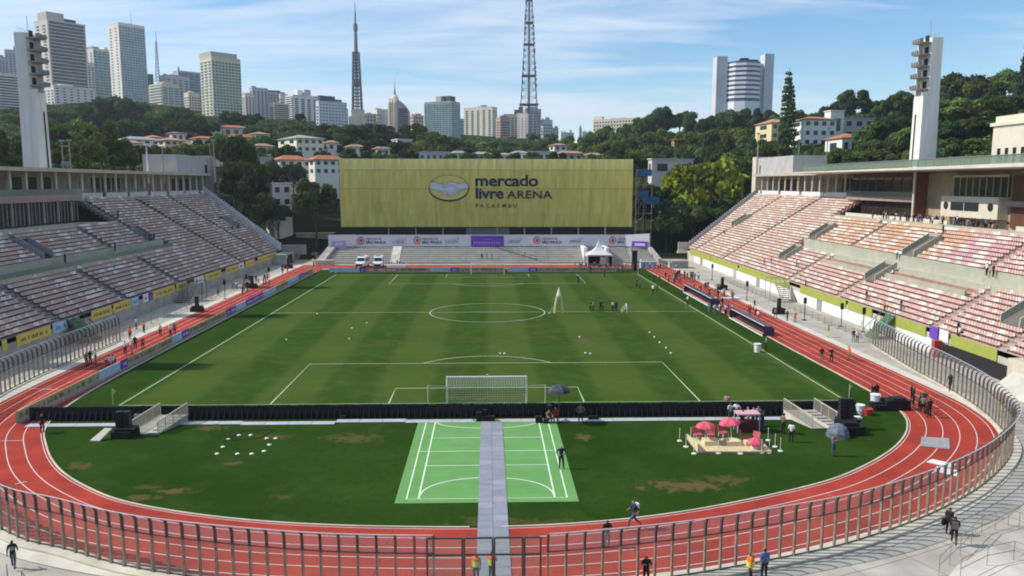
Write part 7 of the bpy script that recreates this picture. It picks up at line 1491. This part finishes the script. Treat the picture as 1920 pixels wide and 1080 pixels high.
wood([(514, 232, 60, 470, 'dark'), (540, 226, 50, 520, 'dark'), (488, 236, 50, 400, 'mid'), (520, 252, 60, 350, 'dark'), (474, 240, 50, 420, 'dark'), (612, 232, 50, 440, 'dark'), (580, 248, 50, 400, 'mid'), (432, 208, 54, 470, 'dark'), (462, 214, 46, 470, 'dark'), (482, 212, 24, 480, 'blue'), (408, 250, 56, 320, 'mid'), (458, 262, 60, 300, 'mid'), (492, 252, 60, 340, 'mid'), (500, 276, 60, 290, 'mid'), (540, 238, 40, 420, 'dark'), (566, 232, 56, 430, 'dark'), (562, 212, 22, 470, 'blue'), (596, 246, 46, 410, 'dark'), (540, 272, 60, 285, 'dark'), (600, 282, 50, 280, 'dark'), (380, 262, 40, 300, 'dark')], 'dark tree between the left houses', 'trees between the houses left of centre')
wood([(634, 238, 70, 400, 'dark'), (664, 232, 80, 420, 'dark'), (700, 232, 80, 440, 'dark'), (740, 236, 70, 450, 'dark'), (770, 230, 66, 470, 'dark'), (650, 256, 90, 340, 'dark'), (700, 258, 90, 330, 'blue'), (748, 262, 60, 340, 'dark'), (806, 246, 76, 400, 'mid'), (834, 252, 56, 390, 'dark'), (720, 284, 70, 290, 'mid'), (668, 280, 70, 285, 'dark'), (790, 262, 70, 340, 'mid'), (828, 268, 60, 330, 'dark')], 'dark tree behind the left half of the netting', 'trees behind the left half of the netted building')
wood([(846, 286, 36, 292, 'mid'), (880, 284, 40, 296, 'dark'), (922, 285, 40, 300, 'mid'), (966, 285, 44, 298, 'dark'), (1000, 284, 36, 296, 'mid'), (1046, 285, 44, 290, 'dark'), (866, 262, 56, 470, 'dark'), (896, 264, 56, 480, 'mid'), (926, 262, 60, 480, 'dark'), (958, 264, 60, 470, 'mid'), (990, 266, 56, 470, 'dark'), (1020, 264, 56, 480, 'mid'), (876, 276, 46, 400, 'dark'), (914, 276, 50, 400, 'mid'), (950, 278, 50, 390, 'dark'), (1010, 276, 50, 400, 'dark'), (1046, 262, 50, 500, 'dark'), (1000, 248, 30, 640, 'mid'), (1030, 250, 36, 660, 'mid'), (970, 284, 44, 350, 'dark')], 'tree around the foot of the lattice tower', 'trees round the foot of the lattice tower')
wood([(1078, 254, 60, 480, 'mid'), (1112, 244, 64, 470, 'mid'), (1148, 236, 68, 460, 'mid'), (1184, 230, 66, 450, 'mid'), (1216, 212, 70, 470, 'dark'), (1246, 198, 70, 480, 'dark'), (1276, 206, 62, 480, 'dark'), (1304, 222, 60, 460, 'dark'), (1098, 270, 66, 380, 'mid'), (1136, 262, 72, 370, 'mid'), (1176, 258, 76, 360, 'dark'), (1214, 246, 80, 370, 'mid'), (1256, 238, 80, 380, 'mid'), (1296, 244, 76, 370, 'mid'), (1120, 288, 70, 305, 'mid'), (1164, 284, 80, 300, 'dark'), (1206, 280, 80, 305, 'mid'), (1232, 268, 70, 330, 'dark'), (1300, 268, 76, 320, 'dark')], 'green tree on the hill below the long old building', 'trees on the wooded hill right of centre')
wood([(1330, 214, 70, 430, 'dark'), (1362, 206, 70, 440, 'dark'), (1398, 204, 66, 440, 'dark'), (1434, 208, 60, 430, 'dark'), (1460, 214, 50, 420, 'mid'), (1340, 238, 80, 360, 'dark'), (1382, 236, 80, 350, 'mid'), (1410, 252, 70, 320, 'dark'), (1352, 264, 80, 300, 'mid'), (1392, 278, 76, 272, 'mid'), (1440, 266, 80, 290, 'mid'), (1478, 262, 60, 290, 'dark'), (1510, 268, 60, 275, 'mid'), (1460, 290, 60, 250, 'olive'), (1382, 300, 70, 250, 'dark'), (1404, 330, 60, 242, 'dark'), (1530, 276, 50, 262, 'olive'), (1500, 205, 40, 420, 'mid'), (1530, 210, 40, 420, 'dark')], 'dark tree below the round banded tower', 'trees below the round tower')
wood([(1560, 196, 60, 400, 'dark'), (1580, 188, 50, 410, 'dark'), (1632, 188, 60, 400, 'dark'), (1664, 196, 60, 360, 'mid'), (1700, 186, 70, 330, 'mid'), (1640, 226, 90, 280, 'mid'), (1676, 216, 90, 270, 'dark'), (1626, 262, 90, 230, 'dark'), (1672, 258, 100, 220, 'dark'), (1700, 236, 80, 236, 'mid'), (1580, 276, 60, 240, 'olive'), (1546, 284, 60, 246, 'olive'), (1602, 288, 60, 215, 'dark'), (1690, 280, 60, 200, 'olive')], 'green tree left of the right light tower', 'trees left of the right light tower')
wood([(1776, 146, 90, 330, 'dark'), (1800, 136, 110, 340, 'dark'), (1846, 150, 90, 320, 'mid'), (1884, 132, 90, 330, 'mid'), (1922, 136, 80, 320, 'dark'), (1770, 186, 90, 270, 'mid'), (1812, 184, 100, 265, 'mid'), (1860, 180, 100, 260, 'mid'), (1906, 176, 90, 265, 'dark'), (1776, 228, 90, 222, 'dark'), (1820, 222, 90, 224, 'mid'), (1856, 226, 80, 226, 'dark'), (1780, 262, 70, 196, 'dark'), (1822, 258, 70, 200, 'mid'), (1950, 150, 90, 290, 'dark'), (1910, 214, 80, 226, 'mid'), (1960, 200, 100, 240, 'mid')], 'green tree right of the right light tower', 'trees right of the right light tower')
wood([(1230, 342, 70, 236, 'dark'), (1262, 372, 70, 228, 'blue'), (1300, 382, 70, 226, 'dark'), (1338, 370, 60, 234, 'dark'), (1210, 376, 60, 236, 'blue'), (1380, 345, 50, 238, 'blue'), (1250, 402, 60, 222, 'dark')], 'dark tree in the hollow under the yellow-green tree', 'dark trees in the hollow')
# low growth covering the slopes
g = np.random.default_rng(5); V, Cc = [], []
cnt = 0
while cnt < 30000:
    pxr = g.uniform(-120, 2040); D = 178+g.uniform(0, 1)**1.6*520; p = atD(pxr, 300, D); x, y = p[0], p[1]
    if abs(x) < 90 and y < 125: continue
    if abs(x) < 96 and y < 104: continue
    if any((x-hx)**2+(y-hy)**2 < hr for hx, hy, hr in HOUSES): continue
    z = ground(x, y); s = g.uniform(0.18, 0.5)*(0.8+D/700); nn = g.normal(size=3); nn[2] = abs(nn[2])+0.4; nn /= np.linalg.norm(nn); u = np.cross(nn, g.normal(size=3)); u /= np.linalg.norm(u); v = np.cross(nn, u); c0 = np.array([x, y, z+g.uniform(0.0, 0.9)])
    V += [c0-u*s-v*s*.6, c0+u*s-v*s*.7, c0+u*s*.8+v*s*.8, c0-u*s*.7+v*s*.7]; k_ = g.uniform(0.5, 1.6); Cc += [(k_*g.uniform(.9, 1.25), k_, k_*0.9, 1)]*4; cnt += 1
me = bpy.data.meshes.new('undergrowth'); n_ = cnt; me.vertices.add(4*n_); me.vertices.foreach_set('co', np.array(V, np.float32).ravel()); me.loops.add(4*n_); me.polygons.add(n_); me.loops.foreach_set('vertex_index', np.arange(4*n_, dtype=np.int32)); me.polygons.foreach_set('loop_start', np.arange(0, 4*n_, 4, dtype=np.int32)); me.polygons.foreach_set('loop_total', np.full(n_, 4, np.int32))
at = me.color_attributes.new('tint', 'FLOAT_COLOR', 'CORNER'); at.data.foreach_set('color', np.array(Cc, np.float32).ravel()); me.update(calc_edges=True); me.materials.append(LEAF['mid']); tag(obj('undergrowth', me), None, None, None, 'stuff')
# ------------------------------------------------------------------ people
PEOPLE_MAT = {}
def pm_(c, n): 
    k_ = 'cloth_'+n
    if k_ not in PEOPLE_MAT: PEOPLE_MAT[k_] = M(k_, c, 0.85, 0.10, 6.0)
    return PEOPLE_MAT[k_]
CL = dict(black=(0.014, 0.014, 0.016), navy=(0.022, 0.03, 0.07), white=(0.72, 0.70, 0.68), grey=(0.20, 0.20, 0.21), teal=(0.06, 0.10, 0.11), orange=(0.80, 0.16, 0.03), yellow=(0.62, 0.68, 0.05), red=(0.45, 0.04, 0.04), blue=(0.06, 0.14, 0.36), khaki=(0.20, 0.16, 0.10), purple=(0.14, 0.06, 0.25), denim=(0.07, 0.10, 0.16), pink=(0.60, 0.32, 0.34), green=(0.05, 0.16, 0.06))
SK = [M('skin_%d' % i, c, 0.6, 0.05, 8.0) for i, c in enumerate(((0.40, 0.22, 0.15), (0.27, 0.14, 0.09), (0.14, 0.07, 0.045)))]
HAIR = M('hair_dark', (0.015, 0.011, 0.009), 0.7, 0.2, 8.0); SHOE = M('shoe_dark', (0.03, 0.03, 0.032), 0.6, 0.2)
def body_mesh(pose):
    J = dict(pel=(0, 0, .95), sp=(0, .01, 1.15), ch=(0, .01, 1.36), nk=(0, -.005, 1.50), h0=(0, -.02, 1.575), h1=(0, -.015, 1.70), ls=(.185, .01, 1.42), rs=(-.185, .01, 1.42), le=(.23, .03, 1.14), re=(-.23, .03, 1.14), lw=(.24, -.05, .90), rw=(-.24, -.05, .90), lf=(.235, -.08, .80), rf=(-.235, -.08, .80),
             lh=(.095, 0, .90), rh=(-.095, 0, .90), lk=(.11, -.02, .50), rk=(-.11, -.02, .50), la=(.12, .02, .085), ra=(-.12, .02, .085), lt=(.14, -.15, .045), rt=(-.14, -.15, .045), no=(0, -.115, 1.615))
    def mv(dct):
        for k_, v in dct.items(): J[k_] = v
    if pose == 'phone': mv(dict(le=(.26, -.06, 1.20), lw=(.12, -.30, 1.30), lf=(.06, -.36, 1.36), re=(-.26, -.06, 1.20), rw=(-.12, -.30, 1.30), rf=(-.06, -.36, 1.36)))
    if pose == 'hips': mv(dict(le=(.36, .06, 1.18), lw=(.20, -.03, 1.00), lf=(.14, -.06, .98), re=(-.36, .06, 1.18), rw=(-.20, -.03, 1.0), rf=(-.14, -.06, .98), lk=(.15, -.02, .5), la=(.18, .02, .085), lt=(.22, -.14, .045)))
    if pose == 'walk': mv(dict(lk=(.10, -.20, .52), la=(.10, -.24, .10), lt=(.11, -.41, .06), rk=(-.10, .06, .50), ra=(-.10, .32, .14), rt=(-.11, .20, .045), le=(.23, .14, 1.16), lw=(.23, .20, .93), lf=(.22, .19, .84), re=(-.23, -.07, 1.15), rw=(-.22, -.26, .97), rf=(-.2, -.33, .90)))
    if pose == 'stride': mv(dict(lk=(.10, -.32, .60), la=(.10, -.42, .15), lt=(.11, -.58, .15), rk=(-.10, .16, .50), ra=(-.10, .52, .24), rt=(-.11, .46, .10), le=(.23, .2, 1.2), lw=(.22, .12, .98), lf=(.2, .04, .92), re=(-.23, -.12, 1.17), rw=(-.18, -.34, 1.10), rf=(-.14, -.40, 1.12)))
    if pose in ('sit', 'crouch'):
        z = -0.46 if pose == 'sit' else -0.62
        for k_ in ('pel', 'sp', 'ch', 'nk', 'h0', 'h1', 'ls', 'rs', 'le', 're', 'lw', 'rw', 'lf', 'rf', 'lh', 'rh', 'no'): J[k_] = (J[k_][0], J[k_][1]+(0.1 if pose == 'crouch' else 0), J[k_][2]+z)
        for s, k_ in ((1, 'l'), (-1, 'r')):
            if pose == 'sit': mv({k_+'k': (s*.14, -.42, .50), k_+'a': (s*.14, -.42, .085), k_+'t': (s*.15, -.58, .045)})
            else: mv({k_+'k': (s*.17, -.33, .48), k_+'a': (s*.14, -.02, .10), k_+'t': (s*.16, -.20, .045)})
            J[k_+'e'] = (s*.25, -.12, J[k_+'e'][2]+.03); J[k_+'w'] = (s*.16, -.36, J['pel'][2]+.18); J[k_+'f'] = (s*.12, -.44, J['pel'][2]+.22)
    names = list(J); ix = {k_: i for i, k_ in enumerate(names)}
    E = [('pel', 'sp', 1), ('sp', 'ch', 1), ('ch', 'nk', 1), ('nk', 'h0', 0), ('h0', 'h1', 4), ('h0', 'no', 0), ('ch', 'ls', 1), ('ls', 'le', 1), ('le', 'lw', 0), ('lw', 'lf', 0), ('ch', 'rs', 1), ('rs', 're', 1), ('re', 'rw', 0), ('rw', 'rf', 0), ('pel', 'lh', 2), ('lh', 'lk', 2), ('lk', 'la', 2), ('la', 'lt', 3), ('pel', 'rh', 2), ('rh', 'rk', 2), ('rk', 'ra', 2), ('ra', 'rt', 3)]
    rad = dict(pel=(.155, .115), sp=(.145, .105), ch=(.165, .12), nk=(.058, .058), h0=(.085, .095), h1=(.085, .10), ls=(.075, .07), rs=(.075, .07), le=(.05, .05), re=(.05, .05), lw=(.036, .032), rw=(.036, .032), lf=(.034, .026), rf=(.034, .026), lh=(.10, .10), rh=(.10, .10), lk=(.068, .07), rk=(.068, .07), la=(.048, .05), ra=(.048, .05), lt=(.045, .03), rt=(.045, .03), no=(.022, .03))
    me = bpy.data.meshes.new('person'); me.from_pydata([J[k_] for k_ in names], [(ix[a_], ix[c_]) for a_, c_, _ in E], []); o = bpy.data.objects.new('tmp', me); COL.objects.link(o)
    md = o.modifiers.new('s', 'SKIN'); md.use_smooth_shade = True
    for i, k_ in enumerate(names): me.skin_vertices[0].data[i].radius = rad[k_]; me.skin_vertices[0].data[i].use_root = (k_ == 'pel')
    o.modifiers.new('d', 'SUBSURF').levels = 1
    dg = bpy.context.evaluated_depsgraph_get(); out_ = bpy.data.meshes.new_from_object(o.evaluated_get(dg)); bpy.data.objects.remove(o)
    out_.name = 'person'; out_.materials.clear()
    for _ in range(5): out_.materials.append(SK[0])
    segs = [(np.array(J[a_]), np.array(J[c_]), m_) for a_, c_, m_ in E]; fl_ = []
    for p in out_.polygons:
        c = np.array(p.center); best = (9, 0)
        for a_, c_, m_ in segs:
            ab = c_-a_; t = np.clip(((c-a_)@ab)/(ab@ab), 0, 1); d = np.linalg.norm(c-a_-ab*t); best = min(best, (d, m_))
        m_ = best[1]
        if m_ == 4 or (m_ == 0 and c[2] > J['h0'][2]-.06 and abs(c[0]) < .16): m_ = 4 if (c[1] > J['h1'][1]+0.005 or c[2] > J['h1'][2]+0.035) else 0
        fl_.append(m_)
    out_.polygons.foreach_set('material_index', fl_); out_.polygons.foreach_set('use_smooth', [True]*len(out_.polygons)); out_.update(); return out_
PM_ = {p: body_mesh(p) for p in ('stand', 'phone', 'hips', 'walk', 'stride', 'sit', 'crouch')}
prn = random.Random(77)
def person(x, y, z, shirt, trous, pose, label, face=None, group=None, sc=None, skin=None):
    o = tag(obj('person', PM_[pose], None, (x, y, z), prn.uniform(0, 6.28) if face is None else R(face)), label, 'person', group)
    s = sc or prn.uniform(0.95, 1.05); o.scale = (s, s, s)
    for i, mt in enumerate((SK[prn.randrange(3)] if skin is None else SK[skin], pm_(CL[shirt], shirt), pm_(CL[trous], trous), SHOE, HAIR)):
        o.material_slots[i].link = 'OBJECT'; o.material_slots[i].material = mt
    return o
def at(px, py, *a, z=0.015, **k_):
    q = onZ(px, py, z); return person(q[0], q[1], z, *a, **k_)
def acc(p, name, b, mat):     # worn or carried with the body: a child
    return part(name, b, mat, p, world=False)
VEST = lambda c, c2: B().tube((0, .01, 0.98), (0, .01, 1.28), 0.20, 0.205, 10, 0).tube((0, .01, 1.281), (0, .01, 1.43), 0.205, 0.19, 10, 1)
# near the camera
p = at(26, 1066, 'black', 'teal', 'walk', 'person in a black printed T-shirt and dark trousers walking at the lower left corner', face=200, sc=0.93); acc(p, 'shirt_print', B().hexa([(-.10, .135, 1.15), (.10, .135, 1.15), (.10, .15, 1.15), (-.10, .15, 1.15), (-.10, .135, 1.38), (.10, .135, 1.38), (.10, .15, 1.38), (-.10, .15, 1.38)]), G_['concrete_grey'])
p = at(893, 1094, 'orange', 'black', 'stand', 'person in a yellow vest with orange shoulders at the left of the gate', face=-20); acc(p, 'vest', VEST(0, 0), [pm_(CL['yellow'], 'yellow'), pm_(CL['orange'], 'orange')])
p = at(922, 1090, 'orange', 'black', 'phone', 'person in a yellow vest with orange shoulders at the right of the gate', face=150); acc(p, 'vest', VEST(0, 0), [pm_(CL['yellow'], 'yellow'), pm_(CL['orange'], 'orange')])
at(1138, 1027, 'black', 'khaki', 'phone', 'person in a black top and grey-brown trousers standing on the near track', face=10)
p = at(1188, 992, 'navy', 'denim', 'stride', 'person in dark blue with a white bag striding along the near kerb', face=-75); acc(p, 'shoulder_bag', B().box(-.16, .16, .10, .26, 1.22, 1.52), G_['white'])
p = at(1211, 1098, 'black', 'black', 'phone', 'person in black at the bottom edge outside the fence, head down', face=0)
p = at(1406, 1096, 'orange', 'black', 'stand', 'person in an orange and yellow vest beside a person in blue', face=80); acc(p, 'vest', VEST(0, 0), [pm_(CL['yellow'], 'yellow'), pm_(CL['orange'], 'orange')])
p = at(1432, 1088, 'blue', 'black', 'stand', 'person in a blue shirt and dark trousers beside the orange vest', face=190)
p = at(1778, 1002, 'black', 'black', 'stand', 'person all in black by the right fence, the farther of two', face=120, sc=0.98); acc(p, 'bag', B().box(.18, .34, -.1, .22, .55, .92), G_['black'])
p = at(1788, 1021, 'black', 'black', 'walk', 'person in black with a dark backpack by the right fence, the nearer of two', face=150, sc=1.0); acc(p, 'backpack', B().box(-.17, .17, .10, .30, 1.02, 1.42), G_['inkgrey'])
# around the end zone
at(1052, 879, 'navy', 'black', 'hips', 'person in dark clothes at the right edge of the light green court', face=0)
p = at(1562, 855, 'grey', 'teal', 'phone', 'person in dark trousers alone on the grass before the grey tarpaulin heap', face=30)
at(80, 812, 'black', 'black', 'stand', 'person in black standing on the left bend by the end of the black boards', face=60)
at(1483, 829, 'white', 'black', 'stand', 'person in a white and dark outfit right of the parasols, the nearer one', face=150); at(1468, 813, 'khaki', 'black', 'hips', 'person in a brown top right of the parasols, the farther one', face=100)
for px, py, sh, tr_, po, w_ in ((1362, 772, 'pink', 'white', 'stand', 'in a pale pink top before the black boards'), (1368, 790, 'white', 'denim', 'stand', 'in white, tallest of the group behind the middle parasol'), (1380, 790, 'white', 'black', 'hips', 'in white and black right of the tallest one in white'), (1391, 806, 'black', 'black', 'stand', 'in black behind the middle parasol'), (1402, 800, 'pink', 'khaki', 'stand', 'in pale pink behind the stall, first from the left'), (1411, 800, 'white', 'black', 'stand', 'in white behind the stall, second from the left'), (1421, 799, 'grey', 'black', 'hips', 'in grey behind the stall, third from the left'), (1429, 808, 'black', 'purple', 'stand', 'in black at the right end of the stall')):
    at(px, py, sh, tr_, po, 'person %s' % w_)
at(1088, 795, 'khaki', 'black', 'hips', 'person in a brown top right of the dark umbrella', face=0); at(1030, 792, 'khaki', 'black', 'crouch', 'person crouching at the left below the dark umbrella', face=20); at(1041, 790, 'red', 'black', 'sit', 'person in a dark red top sitting below the dark umbrella', face=0)
at(1436, 657, 'grey', 'black', 'stand', 'person in grey beside the white barrel on the right touchline')
for i, (px, py, sh, w_) in enumerate(((1708, 752, 'black', 'leftmost standing'), (1712, 760, 'black', 'second from left'), (1727, 756, 'grey', 'in grey at the back'), (1733, 765, 'black', 'middle'), (1730, 775, 'khaki', 'with a brown top'), (1738, 778, 'black', 'second from right'), (1742, 783, 'black', 'nearest to the kerb'), (1724, 772, 'teal', 'in dark green'))):
    at(px, py, sh, 'black', ('phone', 'stand', 'crouch')[i % 3], 'photographer on the inner lanes of the right bend, %s' % w_, face=60+20*i)
at(1781, 733, 'black', 'black', 'walk', 'person in black walking along the pale strip outside the right bend', face=-60); at(1642, 752, 'black', 'khaki', 'stand', 'person in black beside the tall white barrel'); at(1634, 752, 'black', 'khaki', 'hips', 'person in black left of the one beside the tall white barrel')
at(1879, 772, 'orange', 'yellow', 'stand', 'person in an orange and yellow outfit behind the right fence')
at(1540, 679, 'black', 'khaki', 'stand', 'person on the right track, left one of a pair'); at(1558, 680, 'black', 'black', 'hips', 'person on the right track, right one of a pair'); at(1591, 676, 'orange', 'khaki', 'stand', 'person in orange on the right track beyond the pair')
at(1553, 632, 'khaki', 'yellow', 'stand', 'person on the outer lane of the right track'); at(1600, 641, 'black', 'grey', 'stand', 'person on the right walkway, left one of two'); at(1607, 642, 'white', 'black', 'stand', 'person in white on the right walkway, right one of two'); at(1421, 602, 'white', 'khaki', 'walk', 'person in a pale top on the right track behind the nearer dugout')
# left track and strip
for px, py, sh, tr_, po, w_ in ((163, 687, 'khaki', 'black', 'stand', 'standing at the left of the group by the fence end'), (170, 684, 'black', 'black', 'hips', 'in black in the group by the fence end'), (180, 683, 'white', 'grey', 'stand', 'in white in the group by the fence end'), (203, 683, 'white', 'denim', 'crouch', 'crouching before the boards on the left track, left one'), (213, 682, 'white', 'black', 'crouch', 'crouching before the boards on the left track, right one'), (235, 665, 'white', 'black', 'stand', 'in white on the left track, first of five'), (247, 664, 'white', 'grey', 'hips', 'in white on the left track, second of five'), (254, 655, 'black', 'black', 'stand', 'in black on the left track, third of five'), (268, 656, 'red', 'black', 'stand', 'in dark red on the left track, fourth of five'), (301, 630, 'white', 'black', 'stand', 'in white farther along the left track'), (320, 632, 'white', 'black', 'stand', 'in white beside a person in grey on the left track'), (328, 628, 'grey', 'black', 'stand', 'in grey beside a person in white on the left track'), (244, 637, 'orange', 'black', 'stand', 'in an orange vest on the left pale strip'), (256, 618, 'white', 'black', 'stand', 'in white on the left pale strip'), (270, 624, 'orange', 'black', 'stand', 'in an orange vest beside the person in white on the left strip')):
    at(px, py, sh, tr_, po, 'person %s' % w_)
# on the pitch
for px, py, sh, w_ in ((1107, 583, 'navy', 'first from the left'), (1112, 584, 'grey', 'second from the left'), (1126, 583, 'navy', 'third from the left'), (1131, 582, 'black', 'fourth from the left'), (1149, 584, 'white', 'in white'), (1155, 584, 'navy', 'last on the right')): at(px, py, sh, 'black', 'stand', 'person in the short row of people right of the yellow arch, %s' % w_)
for px, py, sh, w_ in ((1194, 539, 'black', 'left one of a pair inside the far right touchline'), (1200, 542, 'navy', 'right one of a pair inside the far right touchline'), (1224, 551, 'white', 'in white near the far right touchline'), (1232, 549, 'black', 'in black beside the one in white near the far right touchline'), (1084, 532, 'navy', 'alone near the far penalty area'), (1107, 513, 'black', 'tall and dark on the far goal line'), (1133, 520, 'black', 'dark on the far goal line, right of the tall one'), (1289, 572, 'white', 'in white by the end of the farther dugout')): at(px, py, sh, 'black', 'stand', 'person %s' % w_)
# small groups that nothing tells apart
SHN = dict(navy='dark blue', khaki='brown', pink='pale pink', red='dark red', purple='dark purple')
def crowd(n, label, group, fn, shirts, poses=('stand', 'stand', 'hips', 'phone', 'walk'), tr_=('black', 'black', 'denim', 'grey', 'khaki')):
    for i in range(n):
        x, y, z = fn(i); sh = prn.choice(shirts); person(x, y, z, sh, prn.choice(tr_), prn.choice(poses), label.replace('person ', 'person in %s ' % SHN.get(sh, sh), 1).replace('worker ', 'worker in %s ' % SHN.get(sh, sh), 1).replace('in dark blue in dark blue', 'in dark blue').replace('in dark blue clustered', 'clustered') if 'dark blue clustered' not in label else label.replace('dark blue', SHN.get(sh, sh)), group=group)
def seg(a_, c_, sp=1.2, z=0.015):
    A_, C_ = onZ(*a_), onZ(*c_)
    def f(i):
        t = prn.random(); return A_[0]*(1-t)+C_[0]*t+prn.uniform(-sp, sp), A_[1]*(1-t)+C_[1]*t+prn.uniform(-sp, sp)*1.5, z
    return f
mix_ = ('black', 'black', 'white', 'white', 'navy', 'grey', 'red', 'purple', 'khaki', 'pink')
crowd(16, 'person on the pale strip before the shaded stand', 'people on the far left strip', seg((395, 560), (545, 508), 1.4), ('black', 'black', 'white', 'grey', 'red'))
crowd(8, 'person on the left track beside the boards past halfway', 'people on the left track past halfway', seg((430, 560), (515, 525), 1.0), ('black', 'red', 'navy'))
crowd(26, 'person in the crowd on the track before the white tent', 'crowd before the white tent', seg((1068, 504), (1185, 508), 2.5), mix_)
crowd(18, 'person in the far right corner crowd beyond the black screen', 'crowd at the far right corner', seg((1190, 497), (1270, 512), 3.0), mix_)
crowd(30, 'person in the dense group at the top of the right track', 'dense group on the right track', seg((1245, 530), (1300, 523), 2.6), ('black', 'black', 'black', 'navy', 'white', 'grey', 'red'))
crowd(14, 'person beside the dugouts on the right track', 'people beside the dugouts', seg((1305, 548), (1420, 600), 1.6), ('black', 'red', 'orange', 'white', 'navy'))
crowd(9, 'person in dark blue clustered between the two dugouts', 'blue group between the dugouts', seg((1340, 588), (1368, 590), 0.8), ('blue', 'blue', 'navy', 'orange', 'white'))
crowd(12, 'person on the walkway before the white wall of the sunlit stand', 'people on the right walkway', seg((1320, 540), (1520, 620), 1.0), ('black', 'khaki', 'orange', 'white', 'black'))
crowd(7, 'person sitting with instruments beside the vans at the far end', 'group beside the vans', seg((728, 500), (755, 500), 0.8), ('black', 'grey', 'white'), ('sit', 'stand'))
crowd(3, 'person on the lowest steps of the grey terrace behind the far goal', 'people on the grey terrace', lambda i: (-1.5+1.3*i, 77.6, 0.99), ('black', 'navy'))
crowd(5, 'worker among the brown building materials left of the terrace', 'workers left of the terrace', seg((588, 500), (600, 478), 1.0, 0.0), ('orange', 'khaki', 'white'))
zt_ = sZ(22)+0.03
crowd(70, 'person in the crowd on the terrace under the right canopy', 'crowd under the right canopy', lambda i: (prn.uniform(71.3, 75.2), prn.uniform(-15, 22), zt_), ('black', 'black', 'black', 'navy', 'white', 'grey', 'purple'), ('stand', 'hips', 'phone', 'sit'))
def onrow(px, py, s):
    y, r = onStand(px, py, s); r = int(max(0, min(29, round(r-0.2)))); return s*(sX(r)+0.2), y, sZ(r)
for px, py, s, sh, po, w_ in ((222, 409, -1, 'black', 'stand', 'in black on the upper aisle of the shaded stand'), (125, 497, -1, 'black', 'stand', 'in black at the walkway glass of the shaded stand'), (192, 462, -1, 'black', 'stand', 'in black on the walkway of the shaded stand'), (215, 470, -1, 'navy', 'stand', 'in dark blue on the walkway of the shaded stand'), (270, 452, -1, 'black', 'stand', 'in black by the slot in the shaded stand, left one'), (280, 452, -1, 'navy', 'stand', 'in dark blue by the slot in the shaded stand, middle one'), (289, 451, -1, 'black', 'stand', 'in black by the slot in the shaded stand, right one'), (436, 430, -1, 'black', 'sit', 'sitting high in the shaded stand, left one'), (448, 430, -1, 'black', 'sit', 'sitting high in the shaded stand, right one'),
                            (1433, 497, 1, 'red', 'stand', 'in red low in the sunlit stand'), (1446, 494, 1, 'orange', 'stand', 'in orange low in the sunlit stand'), (1490, 503, 1, 'red', 'stand', 'in bright red in the lower tier of the sunlit stand'), (1510, 536, 1, 'pink', 'stand', 'in pink in the lower tier of the sunlit stand'), (1625, 563, 1, 'black', 'stand', 'in black in the lower tier of the sunlit stand'), (1685, 586, 1, 'black', 'stand', 'in black by the green stairs of the sunlit stand'), (1655, 586, 1, 'orange', 'stand', 'in an orange vest at the top of the green stairs'), (1790, 632, 1, 'black', 'stand', 'in black on the aisle of the sunlit stand, right of the purple panel'), (1801, 628, 1, 'white', 'sit', 'in white sitting beside the aisle of the sunlit stand'), (1355, 440, 1, 'black', 'sit', 'alone, sitting in the far block of the sunlit stand'),
                            (1683, 484, 1, 'white', 'stand', 'in white beside the middle slot of the sunlit stand'), (1846, 518, 1, 'white', 'stand', 'in white on the walkway of the sunlit stand, left one'), (1861, 519, 1, 'black', 'stand', 'in black on the walkway of the sunlit stand, right one'), (1772, 437, 1, 'navy', 'stand', 'in dark blue at the top of the aisle below the crowd'), (1752, 447, 1, 'white', 'sit', 'in white sitting at the top of the orange seats'), (1640, 405, 1, 'black', 'stand', 'in black on the terrace before the brown building, left one'), (1647, 405, 1, 'black', 'stand', 'in black on the terrace before the brown building, right one'), (1652, 418, 1, 'white', 'sit', 'in white sitting at the top of the orange block')):
    x, y, z = onrow(px, py, s)
    person(x, y, z, sh, prn.choice(('black', 'denim')), po, 'person %s' % w_, face=90 if s > 0 else -90)
# odds and ends on the left walkway: an orange board and white tables
x, y, z = onrow(84, 470, -1); b = B(); b.box(x-0.1, x, y-0.7, y+0.7, z+0.3, z+1.3); solo('notice_board', b, pm_(CL['orange'], 'orange'), 'small orange board by the walkway slot of the shaded stand', 'board', base=(x, y, z))

# ------------------------------------------------------------------ light haze over the city
b = B(); b.box(-1960, 1960, -470, 2460, -5, 262)
hz = bpy.data.materials.new('haze'); hz.use_nodes = True; n = hz.node_tree.nodes; l = hz.node_tree.links; n.clear(); o = n.new('ShaderNodeOutputMaterial'); pv = n.new('ShaderNodeVolumePrincipled')
pv.inputs['Color'].default_value = (0.86, 0.92, 1.0, 1); pv.inputs['Density'].default_value = 0.00013; pv.inputs['Anisotropy'].default_value = 0.3; l.new(pv.outputs[0], o.inputs['Volume'])
tag(obj('haze', b.mesh('haze', hz)), None, None, None, 'stuff')
